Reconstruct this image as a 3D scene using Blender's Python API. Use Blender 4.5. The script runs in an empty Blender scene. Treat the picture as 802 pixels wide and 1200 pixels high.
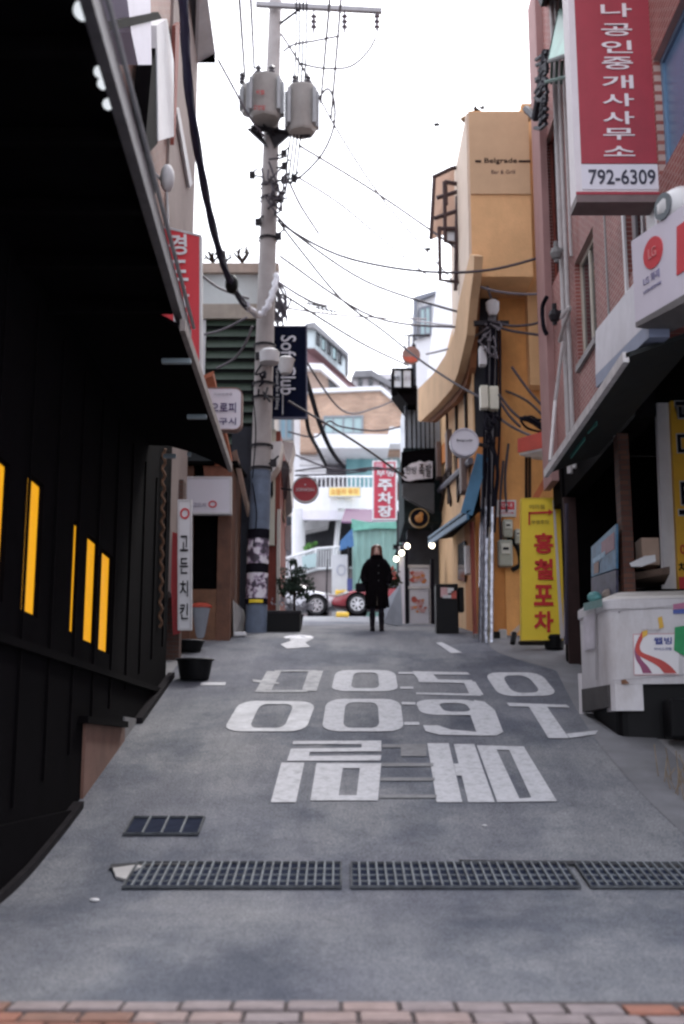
import bpy, bmesh, math, random
from mathutils import Vector, Matrix, noise
random.seed(7)
R = math.radians
sc = bpy.context.scene
COL = sc.collection

# ---------------------------------------------------------------- camera
FPX = 1400.0                      # focal length in pixels of the 802 x 1200 photograph
PITCH = math.atan(280.0 / FPX)    # looking up the hill
EYE = Vector((0.0, 0.0, 1.55))
cam_d = bpy.data.cameras.new('camera'); cam = bpy.data.objects.new('camera', cam_d); COL.objects.link(cam)
cam.location = EYE; cam.rotation_euler = (R(90) + PITCH, 0, 0)
cam_d.sensor_fit = 'VERTICAL'; cam_d.sensor_height = 36; cam_d.lens = FPX / 1200 * 36
cam_d.clip_start = 0.1; cam_d.clip_end = 2000
cam_d.dof.use_dof = True; cam_d.dof.focus_distance = 15.0; cam_d.dof.aperture_fstop = 1.15
sc.camera = cam
# ---------------------------------------------------------------- sky, sun, exposure
w = bpy.data.worlds.new("World"); sc.world = w; w.use_nodes = True
wn = w.node_tree.nodes; wl = w.node_tree.links
SUN_EL, SUN_AZ = 52, 20
sky = wn.new('ShaderNodeTexSky'); sky.sky_type = 'NISHITA'; sky.sun_disc = False
sky.sun_elevation = R(SUN_EL); sky.sun_rotation = R(SUN_AZ); sky.dust_density = 4; sky.air_density = 1.0
hs = wn.new('ShaderNodeHueSaturation'); hs.inputs['Saturation'].default_value = 0.12; hs.inputs['Value'].default_value = 1.0
mx = wn.new('ShaderNodeMix'); mx.data_type = 'RGBA'; mx.inputs[0].default_value = 0.6   # a closed cloud cover over the sky
mx.inputs[7].default_value = (8.7, 9.0, 10.2, 1)
wl.new(sky.outputs[0], hs.inputs['Color']); wl.new(hs.outputs[0], mx.inputs[6])
bg = wn['Background']; wl.new(mx.outputs[2], bg.inputs[0]); bg.inputs[1].default_value = 0.12
sun_d = bpy.data.lights.new('sun', 'SUN'); sun_d.energy = 1.1; sun_d.angle = R(18); sun_d.color = (1, .97, .94)
sun = bpy.data.objects.new('sun', sun_d); COL.objects.link(sun)
sd = Vector((math.sin(R(SUN_AZ)) * math.cos(R(SUN_EL)), math.cos(R(SUN_AZ)) * math.cos(R(SUN_EL)), math.sin(R(SUN_EL))))
sun.rotation_euler = sd.to_track_quat('Z', 'Y').to_euler(); sun.location = (0, 0, 30)
vs = sc.view_settings; vs.view_transform = 'Standard'; vs.look = 'None'; vs.gamma = 1; vs.use_curve_mapping = False
vs.exposure = 1.68
sc.cycles.pixel_filter_type = 'BLACKMAN_HARRIS'
try: sc.cycles.filter_width = 2.5
except Exception: pass

# ---------------------------------------------------------------- geometry of the place
cp, sp = math.cos(PITCH), math.sin(PITCH)
def ray(px, py):
    a = (px - 401) / FPX; b = (600 - py) / FPX
    return Vector((a, cp - b * sp, sp + b * cp))
def PY(px, py, Y):
    d = ray(px, py); return EYE + d * (Y / d.y)
def PX(px, py, X):
    d = ray(px, py); return EYE + d * (X / d.x)
def PZ(px, py, Z):
    d = ray(px, py); return EYE + d * ((Z - EYE.z) / d.z)
_prof = [(-300, -6.0), (-30, -.6), (0, 0.0), (6.3, PY(401, 1200, 6.3).z), (9.6, PY(401, 1046, 9.6).z), (11.4, PY(401, 968, 11.4).z),
         (19.2, PY(401, 776, 19.2).z), (22.2, PY(401, 742, 22.2).z), (26, PY(401, 734.5, 26).z), (31, PY(401, 729, 31).z),
         (40, PY(401, 722, 40).z), (48, PY(401, 722, 40).z + .15), (500, PY(401, 722, 40).z + 6)]
def _pl(y):
    for (a, za), (b, zb) in zip(_prof, _prof[1:]):
        if y <= b: return za + (zb - za) * (y - a) / (b - a)
    return _prof[-1][1]
def gz(y):
    if 12.0 < y < 18.6 or y < -2 or y > 52: return _pl(y)
    return sum(_pl(y + k * .12) for k in range(-5, 6)) / 11
def G(px, py, dz=0.0):
    d = ray(px, py); lo = None; t = 3.0
    while t < 80:
        p = EYE + d * t
        if p.z < gz(p.y) + dz: break
        t += .05
    for _ in range(3): pass
    lo, hi = t - .05, t
    for _ in range(18):
        m = (lo + hi) / 2; p = EYE + d * m
        if p.z < gz(p.y) + dz: hi = m
        else: lo = m
    return EYE + d * hi

# ---------------------------------------------------------------- materials
MATS = {}
def M(name, col, rough=.8, var=.18, scale=3.0, bump=.0, bscale=40, metal=0.0, spec=.4, dirt=.0, dirtcol=(.03, .028, .026), emit=None, alpha=None):
    if name in MATS: return MATS[name]
    m = bpy.data.materials.new(name); m.use_nodes = True; MATS[name] = m
    n = m.node_tree.nodes; l = m.node_tree.links; b = n['Principled BSDF']
    tc = n.new('ShaderNodeTexCoord')
    nz = n.new('ShaderNodeTexNoise'); nz.inputs['Scale'].default_value = scale; nz.inputs['Detail'].default_value = 8; nz.inputs['Roughness'].default_value = .65
    l.new(tc.outputs['Object'], nz.inputs['Vector'])
    r = n.new('ShaderNodeValToRGB'); r.color_ramp.elements[0].position = .3; r.color_ramp.elements[1].position = .7
    r.color_ramp.elements[0].color = tuple(c * (1 - var) for c in col) + (1,); r.color_ramp.elements[1].color = tuple(min(1, c * (1 + var)) for c in col) + (1,)
    l.new(nz.outputs['Fac'], r.inputs['Fac']); out = r.outputs['Color']
    if dirt > 0:
        nd = n.new('ShaderNodeTexNoise'); nd.inputs['Scale'].default_value = scale * .45; nd.inputs['Detail'].default_value = 10; nd.inputs['Roughness'].default_value = .75
        mp = n.new('ShaderNodeMapping'); mp.inputs['Scale'].default_value = (1, 1, .35); mp.inputs['Location'].default_value = (7, 3, 1)
        l.new(tc.outputs['Object'], mp.inputs[0]); l.new(mp.outputs[0], nd.inputs['Vector'])
        rd = n.new('ShaderNodeValToRGB'); rd.color_ramp.elements[0].position = .48; rd.color_ramp.elements[1].position = .72
        rd.color_ramp.elements[0].color = (0, 0, 0, 1); rd.color_ramp.elements[1].color = (dirt, dirt, dirt, 1)
        l.new(nd.outputs['Fac'], rd.inputs['Fac'])
        mm = n.new('ShaderNodeMix'); mm.data_type = 'RGBA'; mm.inputs[7].default_value = tuple(dirtcol) + (1,)
        l.new(rd.outputs['Color'], mm.inputs[0]); l.new(out, mm.inputs[6]); out = mm.outputs[2]
    l.new(out, b.inputs['Base Color'])
    b.inputs['Roughness'].default_value = rough; b.inputs['Metallic'].default_value = metal; b.inputs['Specular IOR Level'].default_value = spec
    if bump > 0:
        nb = n.new('ShaderNodeTexNoise'); nb.inputs['Scale'].default_value = bscale; nb.inputs['Detail'].default_value = 6
        l.new(tc.outputs['Object'], nb.inputs['Vector'])
        bp = n.new('ShaderNodeBump'); bp.inputs['Strength'].default_value = bump; bp.inputs['Distance'].default_value = .02
        l.new(nb.outputs['Fac'], bp.inputs['Height']); l.new(bp.outputs[0], b.inputs['Normal'])
    if emit:
        b.inputs['Emission Color'].default_value = tuple(emit[0]) + (1,); b.inputs['Emission Strength'].default_value = emit[1]
    return m
def MBrick(name, c1, c2, mortar, bw=.2, bh=.067, axes='YZ', msize=.008):
    m = bpy.data.materials.new(name); m.use_nodes = True; MATS[name] = m
    n = m.node_tree.nodes; l = m.node_tree.links; b = n['Principled BSDF']
    tc = n.new('ShaderNodeTexCoord'); s = n.new('ShaderNodeSeparateXYZ'); c = n.new('ShaderNodeCombineXYZ')
    l.new(tc.outputs['Object'], s.inputs[0]); l.new(s.outputs[axes[0]], c.inputs['X']); l.new(s.outputs[axes[1]], c.inputs['Y'])
    br = n.new('ShaderNodeTexBrick'); l.new(c.outputs[0], br.inputs['Vector'])
    br.inputs['Scale'].default_value = 1; br.inputs['Brick Width'].default_value = bw; br.inputs['Row Height'].default_value = bh; br.inputs['Mortar Size'].default_value = msize
    br.inputs['Color1'].default_value = tuple(c1) + (1,); br.inputs['Color2'].default_value = tuple(c2) + (1,); br.inputs['Mortar'].default_value = tuple(mortar) + (1,)
    nz = n.new('ShaderNodeTexNoise'); nz.inputs['Scale'].default_value = 1.3; nz.inputs['Detail'].default_value = 9; l.new(tc.outputs['Object'], nz.inputs['Vector'])
    rr = n.new('ShaderNodeMapRange'); rr.inputs[1].default_value = .3; rr.inputs[2].default_value = .7; rr.inputs[3].default_value = .72; rr.inputs[4].default_value = 1.15; l.new(nz.outputs['Fac'], rr.inputs[0])
    mm = n.new('ShaderNodeMix'); mm.data_type = 'RGBA'; mm.blend_type = 'MULTIPLY'; mm.inputs[0].default_value = 1
    l.new(br.outputs['Color'], mm.inputs[6]); l.new(rr.outputs[0], mm.inputs[7]); l.new(mm.outputs[2], b.inputs['Base Color'])
    bp = n.new('ShaderNodeBump'); bp.inputs['Strength'].default_value = .7; bp.inputs['Distance'].default_value = .01; bp.invert = True
    l.new(br.outputs['Fac'], bp.inputs['Height']); l.new(bp.outputs[0], b.inputs['Normal']); b.inputs['Roughness'].default_value = .75
    return m

# ---------------------------------------------------------------- mesh builder
WM = {}
class MB:
    def __init__(s, local=False): s.v = []; s.f = []; s.local = local
    def add(s, vs, fs):
        k = len(s.v); s.v += [Vector(p) for p in vs]; s.f += [tuple(i + k for i in f) for f in fs]; return s
    def box(s, x0, x1, y0, y1, z0, z1):
        return s.add([(x0,y0,z0),(x1,y0,z0),(x1,y1,z0),(x0,y1,z0),(x0,y0,z1),(x1,y0,z1),(x1,y1,z1),(x0,y1,z1)],
                     [(0,3,2,1),(4,5,6,7),(0,1,5,4),(1,2,6,5),(2,3,7,6),(3,0,4,7)])
    def bbox(s, x0, x1, y0, y1, z0, z1, b=.01):     # box with chamfered edges
        X = (x0, x1); Y = (y0, y1); Z = (z0, z1); cs = []
        bm = bmesh.new(); bmesh.ops.create_cube(bm, size=1)
        for v in bm.verts: v.co = Vector(((x0+x1)/2 + v.co.x*(x1-x0), (y0+y1)/2 + v.co.y*(y1-y0), (z0+z1)/2 + v.co.z*(z1-z0)))
        bmesh.ops.bevel(bm, geom=bm.edges[:], offset=b, segments=2, affect='EDGES', profile=.5)
        bm.verts.index_update(); s.add([v.co.copy() for v in bm.verts], [[v.index for v in f.verts] for f in bm.faces]); bm.free(); return s
    def prism(s, pts, vec):
        n = len(pts); vec = Vector(vec); a = [Vector(p) for p in pts]; b = [p + vec for p in a]
        return s.add(a + b, [tuple(range(n)), tuple(range(2*n-1, n-1, -1))] + [(i, (i+1) % n + 0, (i+1) % n + n, i + n) for i in range(n)])
    def face(s, pts): return s.add(pts, [tuple(range(len(pts)))])
    def ring(s, outer, inner, vec):
        n = len(outer); vec = Vector(vec); o = [Vector(p) for p in outer]; i_ = [Vector(p) for p in inner]
        vs = o + i_ + [p + vec for p in o] + [p + vec for p in i_]; fs = []
        for k in range(n):
            j = (k + 1) % n
            fs += [(k, j, n+j, n+k), (2*n+k, 3*n+k, 3*n+j, 2*n+j), (k, 2*n+k, 2*n+j, j), (n+k, n+j, 3*n+j, 3*n+k)]
        return s.add(vs, fs)
    def tube(s, pts, r, n=8, cap=True):
        pts = [Vector(p) for p in pts]; rs = r if isinstance(r, (list, tuple)) else [r] * len(pts)
        base = len(s.v); prev = None; vs = []; fs = []
        for i, p in enumerate(pts):
            t = (pts[min(i+1, len(pts)-1)] - pts[max(i-1, 0)])
            t = t.normalized() if t.length > 1e-9 else Vector((0, 0, 1))
            if prev is None: a = t.cross(Vector((0, 0, 1))) if abs(t.z) < .9 else t.cross(Vector((1, 0, 0)))
            else: a = prev - t * prev.dot(t)
            a.normalize(); prev = a; b = t.cross(a)
            for k in range(n):
                g = 2 * math.pi * k / n; vs.append(p + (a * math.cos(g) + b * math.sin(g)) * rs[i])
        for i in range(len(pts) - 1):
            for k in range(n):
                j = (k + 1) % n; fs.append((i*n+k, i*n+j, (i+1)*n+j, (i+1)*n+k))
        if cap: fs += [tuple(range(n-1, -1, -1)), tuple((len(pts)-1)*n + k for k in range(n))]
        return s.add(vs, fs)
    def cyl(s, p0, p1, r0, r1=None, n=16): return s.tube([p0, p1], [r0, r0 if r1 is None else r1], n)
    def loft(s, rings, cap=True):
        n = len(rings[0]); vs = [p for r in rings for p in r]; fs = []
        for i in range(len(rings) - 1):
            for k in range(n):
                j = (k + 1) % n; fs.append((i*n+k, i*n+j, (i+1)*n+j, (i+1)*n+k))
        if cap: fs += [tuple(range(n-1, -1, -1)), tuple((len(rings)-1)*n + k for k in range(n))]
        return s.add(vs, fs)
    def ball(s, c, r, n=12, sq=(1, 1, 1)):
        c = Vector(c); rings = []
        for i in range(n // 2 + 1):
            ph = -math.pi/2 + math.pi * max(.02, min(n//2-.02, i)) / (n // 2)
            rings.append([c + Vector((math.cos(ph)*math.cos(2*math.pi*k/n)*r*sq[0], math.cos(ph)*math.sin(2*math.pi*k/n)*r*sq[1], math.sin(ph)*r*sq[2])) for k in range(n)])
        return s.loft(rings)
    def disc(s, c, u, v, r, n=28, vec=(0, .05, 0), r2=None):
        c = Vector(c); u = Vector(u); v = Vector(v)
        return s.prism([c + u*math.cos(2*math.pi*k/n)*r + v*math.sin(2*math.pi*k/n)*(r2 or r) for k in range(n)], vec)
    def leaves(s, c, rad, n, size, shell=.45, seed=1):
        rg = random.Random(seed); c = Vector(c)
        cl = []
        for _ in range(max(6, n // 40)):
            d = Vector((rg.gauss(0, 1), rg.gauss(0, 1), rg.gauss(0, 1))).normalized() * rg.uniform(shell, 1)
            cl.append((d, rg.uniform(.15, .34)))
        for _ in range(n):
            d, q = rg.choice(cl); d = d + Vector((rg.gauss(0, 1), rg.gauss(0, 1), rg.gauss(0, 1))) * q * .6
            p = c + Vector((d.x*rad[0], d.y*rad[1], d.z*rad[2]))
            a = Vector((rg.gauss(0, 1), rg.gauss(0, 1), rg.gauss(0, 1))).normalized(); b = a.cross(Vector((rg.gauss(0, 1), rg.gauss(0, 1), rg.gauss(0, 1)))).normalized()
            z = size * rg.uniform(.6, 1.3); s.add([p - a*z, p + b*z*.5, p + a*z, p - b*z*.5], [(0, 1, 2, 3)])
        return s
    def build(s, name, mat, parent=None, smooth=False, loc=None, label=None):
        if parent is not None and not s.local: inv = WM[parent.name].inverted(); vs = [inv @ p for p in s.v]
        elif parent is None and loc is not None and not s.local: vs = [p - Vector(loc) for p in s.v]
        else: vs = s.v
        me = bpy.data.meshes.new(name); me.from_pydata([tuple(p) for p in vs], [], s.f); me.materials.append(mat)
        bm = bmesh.new(); bm.from_mesh(me); bmesh.ops.recalc_face_normals(bm, faces=bm.faces); bm.to_mesh(me); bm.free()
        if smooth:
            me.shade_smooth()
            try: me.set_sharp_from_angle(angle=R(38))
            except Exception: pass
        o = bpy.data.objects.new(name, me); COL.objects.link(o)
        if parent is not None: o.parent = parent; WM[o.name] = WM[parent.name].copy()
        else:
            if loc is not None: o.location = loc
            WM[o.name] = Matrix.Translation(o.location)
        if label: o['label'] = label
        return o
def tag(o, label=None, cat=None, group=None, kind=None):
    if label: o['label'] = label
    if cat: o['category'] = cat
    if group: o['group'] = group
    if kind: o['kind'] = kind
    return o
def T(name, label, cat, loc=(0, 0, 0), rz=0, group=None):
    o = bpy.data.objects.new(name, None); o.empty_display_size = .2; COL.objects.link(o)
    o.location = loc; o.rotation_euler = (0, 0, rz); WM[o.name] = Matrix.Translation(Vector(loc)) @ Matrix.Rotation(rz, 4, 'Z')
    return tag(o, label, cat, group)
def solo(name, mb, mat, label, cat, group=None, smooth=False):
    loc = Vector((sum(p.x for p in mb.v)/len(mb.v), sum(p.y for p in mb.v)/len(mb.v), min(p.z for p in mb.v)))
    return tag(mb.build(name, mat, None, smooth, loc), label, cat, group)
def structure(name, mb, mat, parent=None, smooth=False):
    o = mb.build(name, mat, parent, smooth, None if parent else (0, 0, 0))
    if parent is None: o['kind'] = 'structure'
    return o
def copy_tree(o, parent=None):
    c = o.copy(); COL.objects.link(c)
    if parent: c.parent = parent
    WM[c.name] = WM[o.name].copy()
    for ch in list(o.children): copy_tree(ch, c)
    return c
def lerp(a, b, t): return Vector(a) * (1 - t) + Vector(b) * t
def bil(q, s, t): return lerp(lerp(q[0], q[1], s), lerp(q[3], q[2], s), t)      # quad tl, tr, br, bl
def text(s, c, u, v, w_, h_, mat, parent, name='lettering', ext=.006, off=0.0, rot=0, keep=False):
    cu = bpy.data.curves.new('t', 'FONT'); cu.body = s; cu.extrude = .01; cu.offset = off; cu.align_x = 'CENTER'; cu.resolution_u = 3
    ob = bpy.data.objects.new('t', cu); COL.objects.link(ob); dg = bpy.context.evaluated_depsgraph_get(); dg.update()
    me = bpy.data.meshes.new_from_object(ob.evaluated_get(dg)); bpy.data.objects.remove(ob); bpy.data.curves.remove(cu)
    if not me.vertices: return None
    ca, sa = math.cos(rot), math.sin(rot); P = [Vector((p.co.x*ca - p.co.y*sa, p.co.x*sa + p.co.y*ca, p.co.z)) for p in me.vertices]
    x0, x1 = min(p.x for p in P), max(p.x for p in P); y0, y1 = min(p.y for p in P), max(p.y for p in P)
    u = Vector(u).normalized(); v = Vector(v).normalized(); n = u.cross(v).normalized(); c = Vector(c)
    sx = w_ / max(1e-6, x1 - x0); sy = h_ / max(1e-6, y1 - y0)
    if keep: sx = sy = min(sx, sy)
    mb = MB(); mb.v = [c + u*((p.x - (x0+x1)/2)*sx) + v*((p.y - (y0+y1)/2)*sy) + n*((1 if p.z > 0 else -.3)*ext) for p in P]
    mb.f = [tuple(pl.vertices) for pl in me.polygons]; bpy.data.meshes.remove(me)
    return mb.build(name, mat, parent)
def vtext(chars, top, bot, u, size_w, mat, parent, fill=.82, off=.02, ext=.006):
    top = Vector(top); bot = Vector(bot); n = len(chars); v = (top - bot).normalized(); step = (top - bot).length / n
    for i, ch in enumerate(chars):
        if ch == ' ': continue
        text(ch, top - v * step * (i + .5), u, v, size_w, step * fill, mat, parent, off=off, ext=ext)
def window(root, q, out, mf, mg, nx=2, ny=1, fw=.05, dep=.06, name='window'):
    """q = tl, tr, br, bl on the wall; out = vector out of the wall"""
    q = [Vector(p) for p in q]; out = Vector(out).normalized()
    W_ = (q[1]-q[0]).length; H_ = (q[3]-q[0]).length; a = fw / W_; b = fw / H_
    o4 = [p + out*dep*.5 for p in q]; i4 = [bil(o4, a, b), bil(o4, 1-a, b), bil(o4, 1-a, 1-b), bil(o4, a, 1-b)]
    m = MB(); m.ring(o4, i4, -out*dep)
    for k in range(1, nx):
        s = k / nx; m.prism([bil(o4, s-a*.4, b), bil(o4, s+a*.4, b), bil(o4, s+a*.4, 1-b), bil(o4, s-a*.4, 1-b)], -out*dep*.8)
    for k in range(1, ny):
        t = k / ny; m.prism([bil(o4, a, t-b*.4), bil(o4, 1-a, t-b*.4), bil(o4, 1-a, t+b*.4), bil(o4, a, t+b*.4)], -out*dep*.7)
    f = m.build(name, mf, root)
    for k in range(nx):
        s0 = a + (1-2*a)*k/nx; s1 = a + (1-2*a)*(k+1)/nx
        e = [p - out*dep*.35 for p in (bil(o4, s0, b), bil(o4, s1, b), bil(o4, s1, 1-b), bil(o4, s0, 1-b))]
        MB().prism(e, -out*.008).build('pane', mg, f)
    return f
def wall_x(mb, x0, x1, y0, y1, z0, z1, holes):      # wall in the plane x, holes = (y0, y1, z0, z1)
    ys = sorted({y0, y1, *[h[0] for h in holes], *[h[1] for h in holes]})
    zs = sorted({z0, z1, *[h[2] for h in holes], *[h[3] for h in holes]})
    for a, b in zip(ys, ys[1:]):
        run = None
        for c, d in zip(zs, zs[1:]):
            hole = any(h[0] <= (a+b)/2 <= h[1] and h[2] <= (c+d)/2 <= h[3] for h in holes)
            if hole:
                if run: mb.box(x0, x1, a, b, *run); run = None
            else: run = (run[0], d) if run else (c, d)
        if run: mb.box(x0, x1, a, b, *run)
def cat_curve(p0, p1, sag, n=14):
    p0, p1 = Vector(p0), Vector(p1)
    return [lerp(p0, p1, i/n) - Vector((0, 0, sag*4*(i/n)*(1-i/n))) for i in range(n+1)]
def smoothpath(pts, n=6):
    pts = [Vector(p) for p in pts]; out = []
    for i in range(len(pts)-1):
        a = pts[max(0, i-1)]; b = pts[i]; c = pts[i+1]; d = pts[min(len(pts)-1, i+2)]
        for k in range(n):
            t = k/n; out.append(.5*((2*b) + (c-a)*t + (2*a-5*b+4*c-d)*t*t + (3*b-a-3*c+d)*t**3))
    out.append(pts[-1]); return out
XU, YU, ZU = Vector((1, 0, 0)), Vector((0, 1, 0)), Vector((0, 0, 1))
# ================================================================= materials in use
asph = bpy.data.materials.new('asphalt'); asph.use_nodes = True
def _asphalt():
    n = asph.node_tree.nodes; l = asph.node_tree.links; b = n['Principled BSDF']; tc = n.new('ShaderNodeTexCoord')
    def noise_(sc_, det, rough=.6, stretch=(1, 1, 1), loc=(0, 0, 0)):
        mp = n.new('ShaderNodeMapping'); mp.inputs['Scale'].default_value = stretch; mp.inputs['Location'].default_value = loc
        z = n.new('ShaderNodeTexNoise'); z.inputs['Scale'].default_value = sc_; z.inputs['Detail'].default_value = det; z.inputs['Roughness'].default_value = rough
        l.new(tc.outputs['Object'], mp.inputs[0]); l.new(mp.outputs[0], z.inputs['Vector']); return z.outputs['Fac']
    def ramp(fac, stops):
        r = n.new('ShaderNodeValToRGB'); e = r.color_ramp.elements
        while len(e) < len(stops): e.new(.5)
        for q, (p, c) in zip(e, stops): q.position = p; q.color = (c[0], c[1], c[2], 1)
        l.new(fac, r.inputs['Fac']); return r.outputs['Color']
    def mix(a, b_, fac=None, mode='MULTIPLY', f=1):
        m = n.new('ShaderNodeMix'); m.data_type = 'RGBA'; m.blend_type = mode; m.inputs[0].default_value = f
        if fac is not None: l.new(fac, m.inputs[0])
        l.new(a, m.inputs[6]); l.new(b_, m.inputs[7]); return m.outputs[2]
    base = ramp(noise_(1.1, 8, .7), [(.35, (.125, .13, .145)), (.65, (.19, .192, .203))])
    patch = ramp(noise_(.55, 5, .62, (1.3, .8, 1), (4, 9, 0)), [(.38, (.55, .58, .66)), (.50, (.95, .95, .97)), (.75, (1.12, 1.1, 1.08))])
    c = mix(base, patch)
    c = mix(c, ramp(noise_(60, 4, .8), [(.36, (.42, .42, .44)), (.64, (1.55, 1.55, 1.53))]))
    c = mix(c, ramp(noise_(.35, 3, .5, (1, .6, 1), (2, 5, 0)), [(.38, (.72, .73, .8)), (.58, (1.1, 1.1, 1.08))]))
    c = mix(c, ramp(noise_(1.0, 7, .7, (3.0, .22, 1), (1, 0, 0)), [(.38, (.86, .86, .88)), (.6, (1.06, 1.06, 1.05))]))
    c = mix(c, ramp(noise_(9, 5, .8), [(.30, (.7, .7, .72)), (.42, (1, 1, 1))]))
    vo = n.new('ShaderNodeTexVoronoi'); vo.feature = 'DISTANCE_TO_EDGE'; vo.inputs['Scale'].default_value = .42
    wv = n.new('ShaderNodeTexNoise'); wv.inputs['Scale'].default_value = 2.2; wv.inputs['Detail'].default_value = 6; l.new(tc.outputs['Object'], wv.inputs['Vector'])
    mv = n.new('ShaderNodeMix'); mv.data_type = 'VECTOR'; mv.inputs[0].default_value = .35
    l.new(tc.outputs['Object'], mv.inputs[4]); l.new(wv.outputs['Color'], mv.inputs[5]); l.new(mv.outputs[1], vo.inputs['Vector'])
    c = mix(c, ramp(vo.outputs['Distance'], [(.0, (.6, .6, .62)), (.006, (1, 1, 1))]), f=.35)
    l.new(c, b.inputs['Base Color']); b.inputs['Roughness'].default_value = .9; b.inputs['Specular IOR Level'].default_value = .3
    bp = n.new('ShaderNodeBump'); bp.inputs['Strength'].default_value = .35; bp.inputs['Distance'].default_value = .01
    l.new(noise_(180, 4), bp.inputs['Height']); l.new(bp.outputs[0], b.inputs['Normal'])
_asphalt()
paint = M('road_paint', (.46, .46, .485), .85, .12, 22, dirt=.8, dirtcol=(.22, .22, .23), bump=.15, bscale=120)
paintw = M('worn_paint', (.33, .33, .34), .85, .3, 6, dirt=.8, dirtcol=(.16, .16, .17))
conc = M('concrete', (.33, .32, .32), .9, .2, 1.5, bump=.2, bscale=30, dirt=.5, dirtcol=(.12, .12, .12))
concd = M('dark_concrete', (.17, .165, .17), .9, .25, 2, bump=.2, bscale=30, dirt=.5)
blk = M('black_paint', (.0028, .0022, .003), .9, .3, 4, spec=.03)  # black paint, also carrying the deep shade of the left frontage in its colour
blk2 = M('black_timber', (.003, .0024, .003), .9, .4, 6, spec=.04)  # dark timber, deepened to carry the shade under the left canopies
blkplastic = M('black_plastic', (.006, .006, .007), .5, .2, 5, spec=.12)
darkmetal = M('dark_metal', (.022, .02, .024), .6, .3, 6, spec=.15)
steel = M('galvanised_steel', (.42, .43, .46), .38, .2, 8, metal=.75)
greyfascia = M('grey_fascia', (.1, .095, .105), .5, .3, 4, metal=.2)
glassd = M('dark_glass', (.012, .014, .02), .08, .2, 2, spec=.6)
glassb = M('pale_green_glass', (.30, .42, .43), .1, .12, .8, spec=.6)
white = M('white_paint', (.66, .66, .68), .6, .06, 2, dirt=.25, dirtcol=(.4, .39, .38))
whited = M('weathered_white', (.55, .54, .55), .75, .12, 2, dirt=.5, dirtcol=(.25, .24, .23))
whitesign = M('white_acrylic', (.60, .585, .64), .35, .04, 1)
cream = M('cream_metal', (.62, .6, .5), .5, .08, 3, dirt=.3, dirtcol=(.3, .27, .2))
ink = M('dark_ink', (.009, .008, .013), .7, .1, 5, spec=.06)
purpleink = M('purple_ink', (.05, .03, .12), .6, .1, 5)
redsign = M('red_sign', (.56, .028, .04), .5, .08, 2)
maroon = M('maroon_sign', (.30, .028, .045), .45, .12, 2, dirt=.2)
orange = M('ochre_render', (.68, .335, .115), .9, .14, 1.6, bump=.35, bscale=30, dirt=.6, dirtcol=(.32, .15, .06))
orangep = M('pale_ochre_render', (.72, .43, .215), .9, .12, 1.3, bump=.35, bscale=30, dirt=.5, dirtcol=(.45, .27, .13))
yellow = M('yellow_vinyl', (.80, .60, .035), .5, .05, 2, dirt=.15, dirtcol=(.5, .35, .03))
redink = M('red_ink', (.5, .02, .02), .6, .1, 5)
navy = M('navy_cloth', (.005, .007, .02), .9, .2, 5, spec=.05)
brownwood = M('brown_wood', (.12, .05, .028), .65, .35, 3, bump=.3, bscale=20, dirt=.4)
redbrown = M('red_brown_wall', (.22, .05, .035), .8, .2, 3, dirt=.4)
bluetrim = M('blue_trim', (.055, .16, .27), .6, .15, 3, dirt=.3)
tin = M('green_container_paint', (.24, .41, .37), .6, .08, 2, dirt=.3, dirtcol=(.13, .24, .2))
timber = M('dark_timber', (.025, .014, .011), .8, .3, 5, spec=.1)
brickR = MBrick('red_tile_brick', (.23, .058, .05), (.30, .095, .08), (.40, .28, .25), .19, .062)
brickL = MBrick('brown_brick', (.20, .085, .06), (.26, .12, .085), (.26, .2, .18), .2, .067)
brickLx = MBrick('dark_brown_brick', (.07, .03, .02), (.09, .04, .03), (.06, .05, .045), .2, .067, 'XZ')
brickF = MBrick('tan_brick', (.36, .225, .16), (.46, .30, .21), (.40, .31, .25), .28, .1, 'XZ', .012)

# ================================================================= ground, road, markings
def strip_mesh(x0, x1, ys, dz, nx=1):
    mb = MB(); vs = []; fs = []
    for y in ys:
        for i in range(nx + 1):
            a = x0(y) if callable(x0) else x0; b = x1(y) if callable(x1) else x1
            vs.append((a + (b - a)*i/nx, y, gz(y) + dz))
    for j in range(len(ys) - 1):
        for i in range(nx):
            k = j*(nx+1) + i; fs.append((k, k+1, k+nx+2, k+nx+1))
    return mb.add(vs, fs)
ysfine = [-300, -80, -30] + [-2 + .2*i for i in range(0, 271)] + [60, 90, 140, 220, 320, 500]
structure('ground', strip_mesh(-300, 300, ysfine, 0, 12), M('ground_concrete', (.24, .235, .24), .95, .2, .8, dirt=.5, dirtcol=(.12, .12, .12), bump=.2))
EL = lambda y: -2.6 if y < 27 else -2.6 - (y-27)*3.0
ER = lambda y: 3.3 + .25*math.sin(y*.35) if y < 22 else 3.0 + (max(0, y-29))*3
ysr = [-28] + [-2 + .2*i for i in range(0, 241)]
structure('road', strip_mesh(EL, ER, ysr, .006, 10), asph)
# right shoulder of pale concrete
structure('pavement', strip_mesh(lambda y: ER(y) - .05 if y < 18.5 else ER(y) - .05 - .9*math.sin(min(1, (y-18.5)/2.2)*math.pi/2), lambda y: 3.75, [10 + .2*i for i in range(0, 59)], .012, 3), M('shoulder_concrete', (.155, .155, .168), .9, .25, 1.6, dirt=.5, dirtcol=(.13, .13, .13)))

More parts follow.
